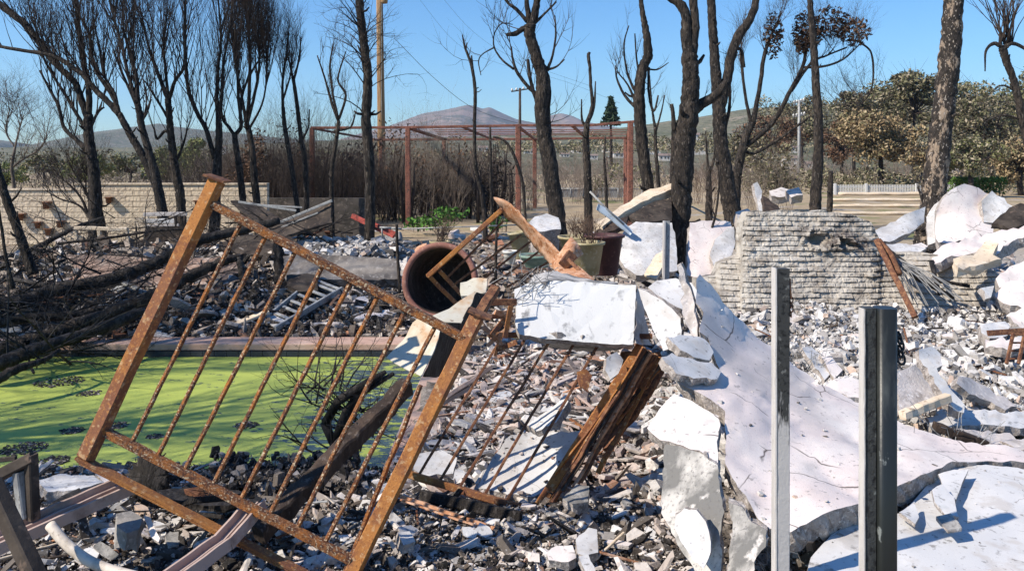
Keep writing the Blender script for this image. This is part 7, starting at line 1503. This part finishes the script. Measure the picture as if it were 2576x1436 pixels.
# ------------------------------------------------------------------ uncountable rubble
def chips(name, n, px_, py_, smin, smax, mt, seed, zoff=0.0, thick=(.15, .5), tilt=.4, elong=1.0, lift=.05, keep=None, ex=3.5):
    g = np.random.RandomState(seed)
    x, y = px_(g, n), py_(g, n)
    keep_ = keep; ok = ~((x > PX0 - .3) & (x < PX1 + .33) & (y > PY0 - .02) & (y < PY1 + .4))
    if keep_ is not None: ok = ok & keep_(x, y)
    x = x[ok]; y = y[ok]; n = len(x)
    z = zg(x, y) + zoff; z = np.where((y < PY0 + .05) & (y > PY0 - .4) & (x < PX1 + .4) & (x > PX0 - .4), np.maximum(z, .05), z)
    s = smin * (smax / smin) ** (g.rand(n) ** ex)
    k = 5
    an = (np.arange(k)[None, :] + g.uniform(-.38, .38, (n, k))) * 2 * np.pi / k
    rr = g.uniform(.6, 1.15, (n, k)) * s[:, None]
    el_ = g.uniform(1, 1 + elong, n)[:, None]
    th = (s * g.uniform(thick[0], thick[1], n))[:, None]
    V = np.zeros((n, 2 * k, 3))
    for j, q in ((0, 1.0), (1, .85)):
        V[:, j * k:(j + 1) * k, 0] = np.cos(an) * rr * q * el_; V[:, j * k:(j + 1) * k, 1] = np.sin(an) * rr * q / np.sqrt(el_)
        V[:, j * k:(j + 1) * k, 2] = (j - .5) * 2 * th * g.uniform(.7, 1.1, (n, k))
    a = g.uniform(0, 2 * np.pi, n); b = g.normal(0, tilt, n); c = g.normal(0, tilt, n)
    def rot(V, i, j, t):
        A = V[:, :, i] * np.cos(t)[:, None] - V[:, :, j] * np.sin(t)[:, None]; B = V[:, :, i] * np.sin(t)[:, None] + V[:, :, j] * np.cos(t)[:, None]; V[:, :, i] = A; V[:, :, j] = B
    rot(V, 1, 2, b); rot(V, 0, 2, c); rot(V, 0, 1, a)
    V[:, :, 0] += x[:, None]; V[:, :, 1] += y[:, None]; V[:, :, 2] += (z + g.rand(n) * lift)[:, None]
    o0 = (np.arange(n) * 2 * k)[:, None]
    top = o0 + np.arange(k, 2 * k)[None]; bot = o0 + np.arange(k)[::-1][None]
    sides = []
    for i in range(k): sides.append(np.concatenate([o0 + i, o0 + (i + 1) % k, o0 + k + (i + 1) % k, o0 + k + i], 1))
    loops = np.concatenate([top.ravel(), bot.ravel()] + [q.ravel() for q in sides])
    tot = np.concatenate([np.full(2 * n, k), np.full(k * n, 4)]); st = np.concatenate([[0], np.cumsum(tot)[:-1]])
    me = bpy.data.meshes.new(name); me.vertices.add(n * 2 * k); me.vertices.foreach_set('co', V.ravel())
    me.loops.add(len(loops)); me.loops.foreach_set('vertex_index', loops.astype(np.int32)); me.polygons.add(len(tot)); me.polygons.foreach_set('loop_start', st.astype(np.int32)); me.polygons.foreach_set('loop_total', tot.astype(np.int32))
    me.polygons.foreach_set('use_smooth', np.zeros(len(tot), bool)); me.update(); me.validate(); me.materials.append(M[mt])
    o = bpy.data.objects.new(name, me); COL.objects.link(o); tag(o, kind='stuff'); return o
def fan(u0, u1):      # spread by view angle so density follows distance
    return lambda g, n: g.uniform(u0, u1, n)
class ZN:
    def __init__(s, u0, u1, y0, y1): s.u0, s.u1, s.y0, s.y1 = u0, u1, y0, y1
    def py(s, g, n): s.Y = s.y0 * (s.y1 / s.y0) ** g.rand(n); s.uu = g.uniform(s.u0, s.u1, n); return s.Y
    def px(s, g, n): s.py(g, n); return (s.uu - U0) / F * s.Y
def zchips(name, n, z, *a, **k):
    chips(name, n, lambda g, m: z.px(g, m), lambda g, m: z.Y, *a, **k)
def patch(f, thr, sg=1, sd=0):
    """rubble lies in patches: keep pieces where the noise field is high (or low)"""
    return lambda x, y: sg * fbm(x * f + sd, y * f + sd, 3) > thr
A_ = ZN(-150, 1750, 3.1, 6.4)
zchips('rubble', 14000, A_, .003, .02, 'chips_brown', 42, elong=1.0, thick=(.3, .9))
zchips('rubble', 18000, A_, .003, .022, 'chips_dark', 2, elong=1.0, thick=(.4, .9))
zchips('rubble', 15000, A_, .005, .07, 'chips_mix', 1, elong=2.2, thick=(.06, .35), keep=patch(1.5, -.04))
zchips('rubble', 13000, A_, .004, .06, 'chips_pale', 11, elong=1.6, thick=(.08, .4), keep=patch(1.8, .06, 1, 9))
zchips('rubble', 5000, A_, .006, .07, 'chips_dark', 12, elong=3.2, thick=(.08, .4), keep=patch(1.6, .05, -1, 3))
zchips('rubble', 3500, ZN(540, 900, 4.9, 6.05), .006, .05, 'chips_dark', 31, zoff=.03, lift=.13, thick=(.4, 1), tilt=.8)
B_ = ZN(1000, 1750, 4.9, 9.5)
zchips('rubble', 15000, B_, .005, .09, 'chips_pink', 3, elong=2.6, lift=.08, thick=(.05, .3), tilt=.3)
zchips('rubble', 9000, B_, .006, .12, 'chips_pale', 13, elong=2.0, lift=.08, thick=(.05, .25), tilt=.3, keep=patch(1.0, 0, 1, 5))
zchips('rubble', 9000, B_, .004, .03, 'chips_brown', 14, lift=.04)
C_z = ZN(1950, 2750, 5.0, 9.3)
zchips('rubble', 26000, C_z, .004, .055, 'chips_pale', 4, elong=.9, thick=(.25, .8), lift=.10, tilt=.7)
zchips('rubble', 6000, C_z, .005, .05, 'chips_brown', 15, elong=2.0, thick=(.2, .5), lift=.06, tilt=.6)
zchips('rubble', 9000, C_z, .003, .02, 'chips_pale', 43)
zchips('rubble', 5000, C_z, .006, .05, 'chips_dark', 16, elong=2.0, lift=.06, keep=patch(.9, .12, 1, 2))
zchips('rubble', 7000, ZN(1600, 2750, 2.6, 5.2), .006, .05, 'chips_mix', 5, elong=1)
zchips('rubble', 9000, ZN(1600, 1960, 4.6, 10.5), .005, .09, 'chips_pale', 45, elong=1.5, lift=.08)
zchips('rubble', 3000, ZN(1600, 1960, 4.6, 10.5), .005, .07, 'chips_dark', 46, elong=1.5, lift=.06)
D_ = ZN(-150, 1100, 10.8, 17)
zchips('rubble', 12000, D_, .008, .10, 'chips_brown', 26, elong=2, lift=.1)
zchips('rubble', 15000, D_, .008, .11, 'chips_dark', 6, elong=2.4, lift=.14, thick=(.1, .5), tilt=.5)
zchips('rubble', 8000, D_, .012, .13, 'chips_brown', 7, elong=2.0, lift=.12, keep=patch(.7, -.02))
zchips('rubble', 6000, ZN(1000, 2650, 9.0, 20), .010, .12, 'chips_pink', 8, elong=1.8, lift=.08)
zchips('rubble', 9000, ZN(120, 980, 13.2, 18.5), .02, .14, 'chips_brown', 44, elong=2.2, lift=.12, tilt=.6)
zchips('rubble', 9000, ZN(820, 1560, 10.8, 23), .008, .11, 'chips_brown', 41, elong=2.0, lift=.15)
zchips('rubble', 4500, ZN(720, 1030, 13, 17), .02, .16, 'chips_pale', 9, elong=1.2, lift=.25)
# charcoal and ash rafts floating on the algae
rng = random.Random(31)
for i, (u, v, w_, lb) in enumerate([(296, 1070, 60, 'round raft of black charcoal on the algae right of the left railing post'), (390, 1098, 44, 'small charcoal raft on the algae below the first baluster'), (180, 1083, 60, 'thin charcoal patch on the algae left of the railing'), (60, 1128, 110, 'long grey ash patch on the algae near the left edge'), (135, 1160, 80, 'dark ash patch on the algae at the near pool edge'), (225, 990, 60, 'dark charcoal patch on the algae left of the tilted post'), (620, 1070, 60, 'scattered charcoal patch in the middle of the algae'), (150, 960, 120, 'long dark debris patch below the branch tangle')]):
    Y = (EYE + .12) * F / (v - HV); c = P(u, v, Y); mb = MB()
    for k in range(int(w_ * 2.2)):
        a = rng.uniform(0, 6.28); r = math.sqrt(rng.random()); mb.chunk((c.x + math.cos(a) * r * px(w_, Y) / 2, c.y + math.sin(a) * r * px(w_, Y) * .45, -.117), rng.uniform(.006, .02), .5, rng, None, 5)
    o = mb.build('floating_charcoal', M['chips_dark']); tag(o, lb, 'charcoal', 'charcoal floating on the green pool')
g_ = bpy.data.objects.get('ground')
print('OBJECTS', len(bpy.data.objects), 'VERTS', sum(len(m.vertices) for m in bpy.data.meshes))
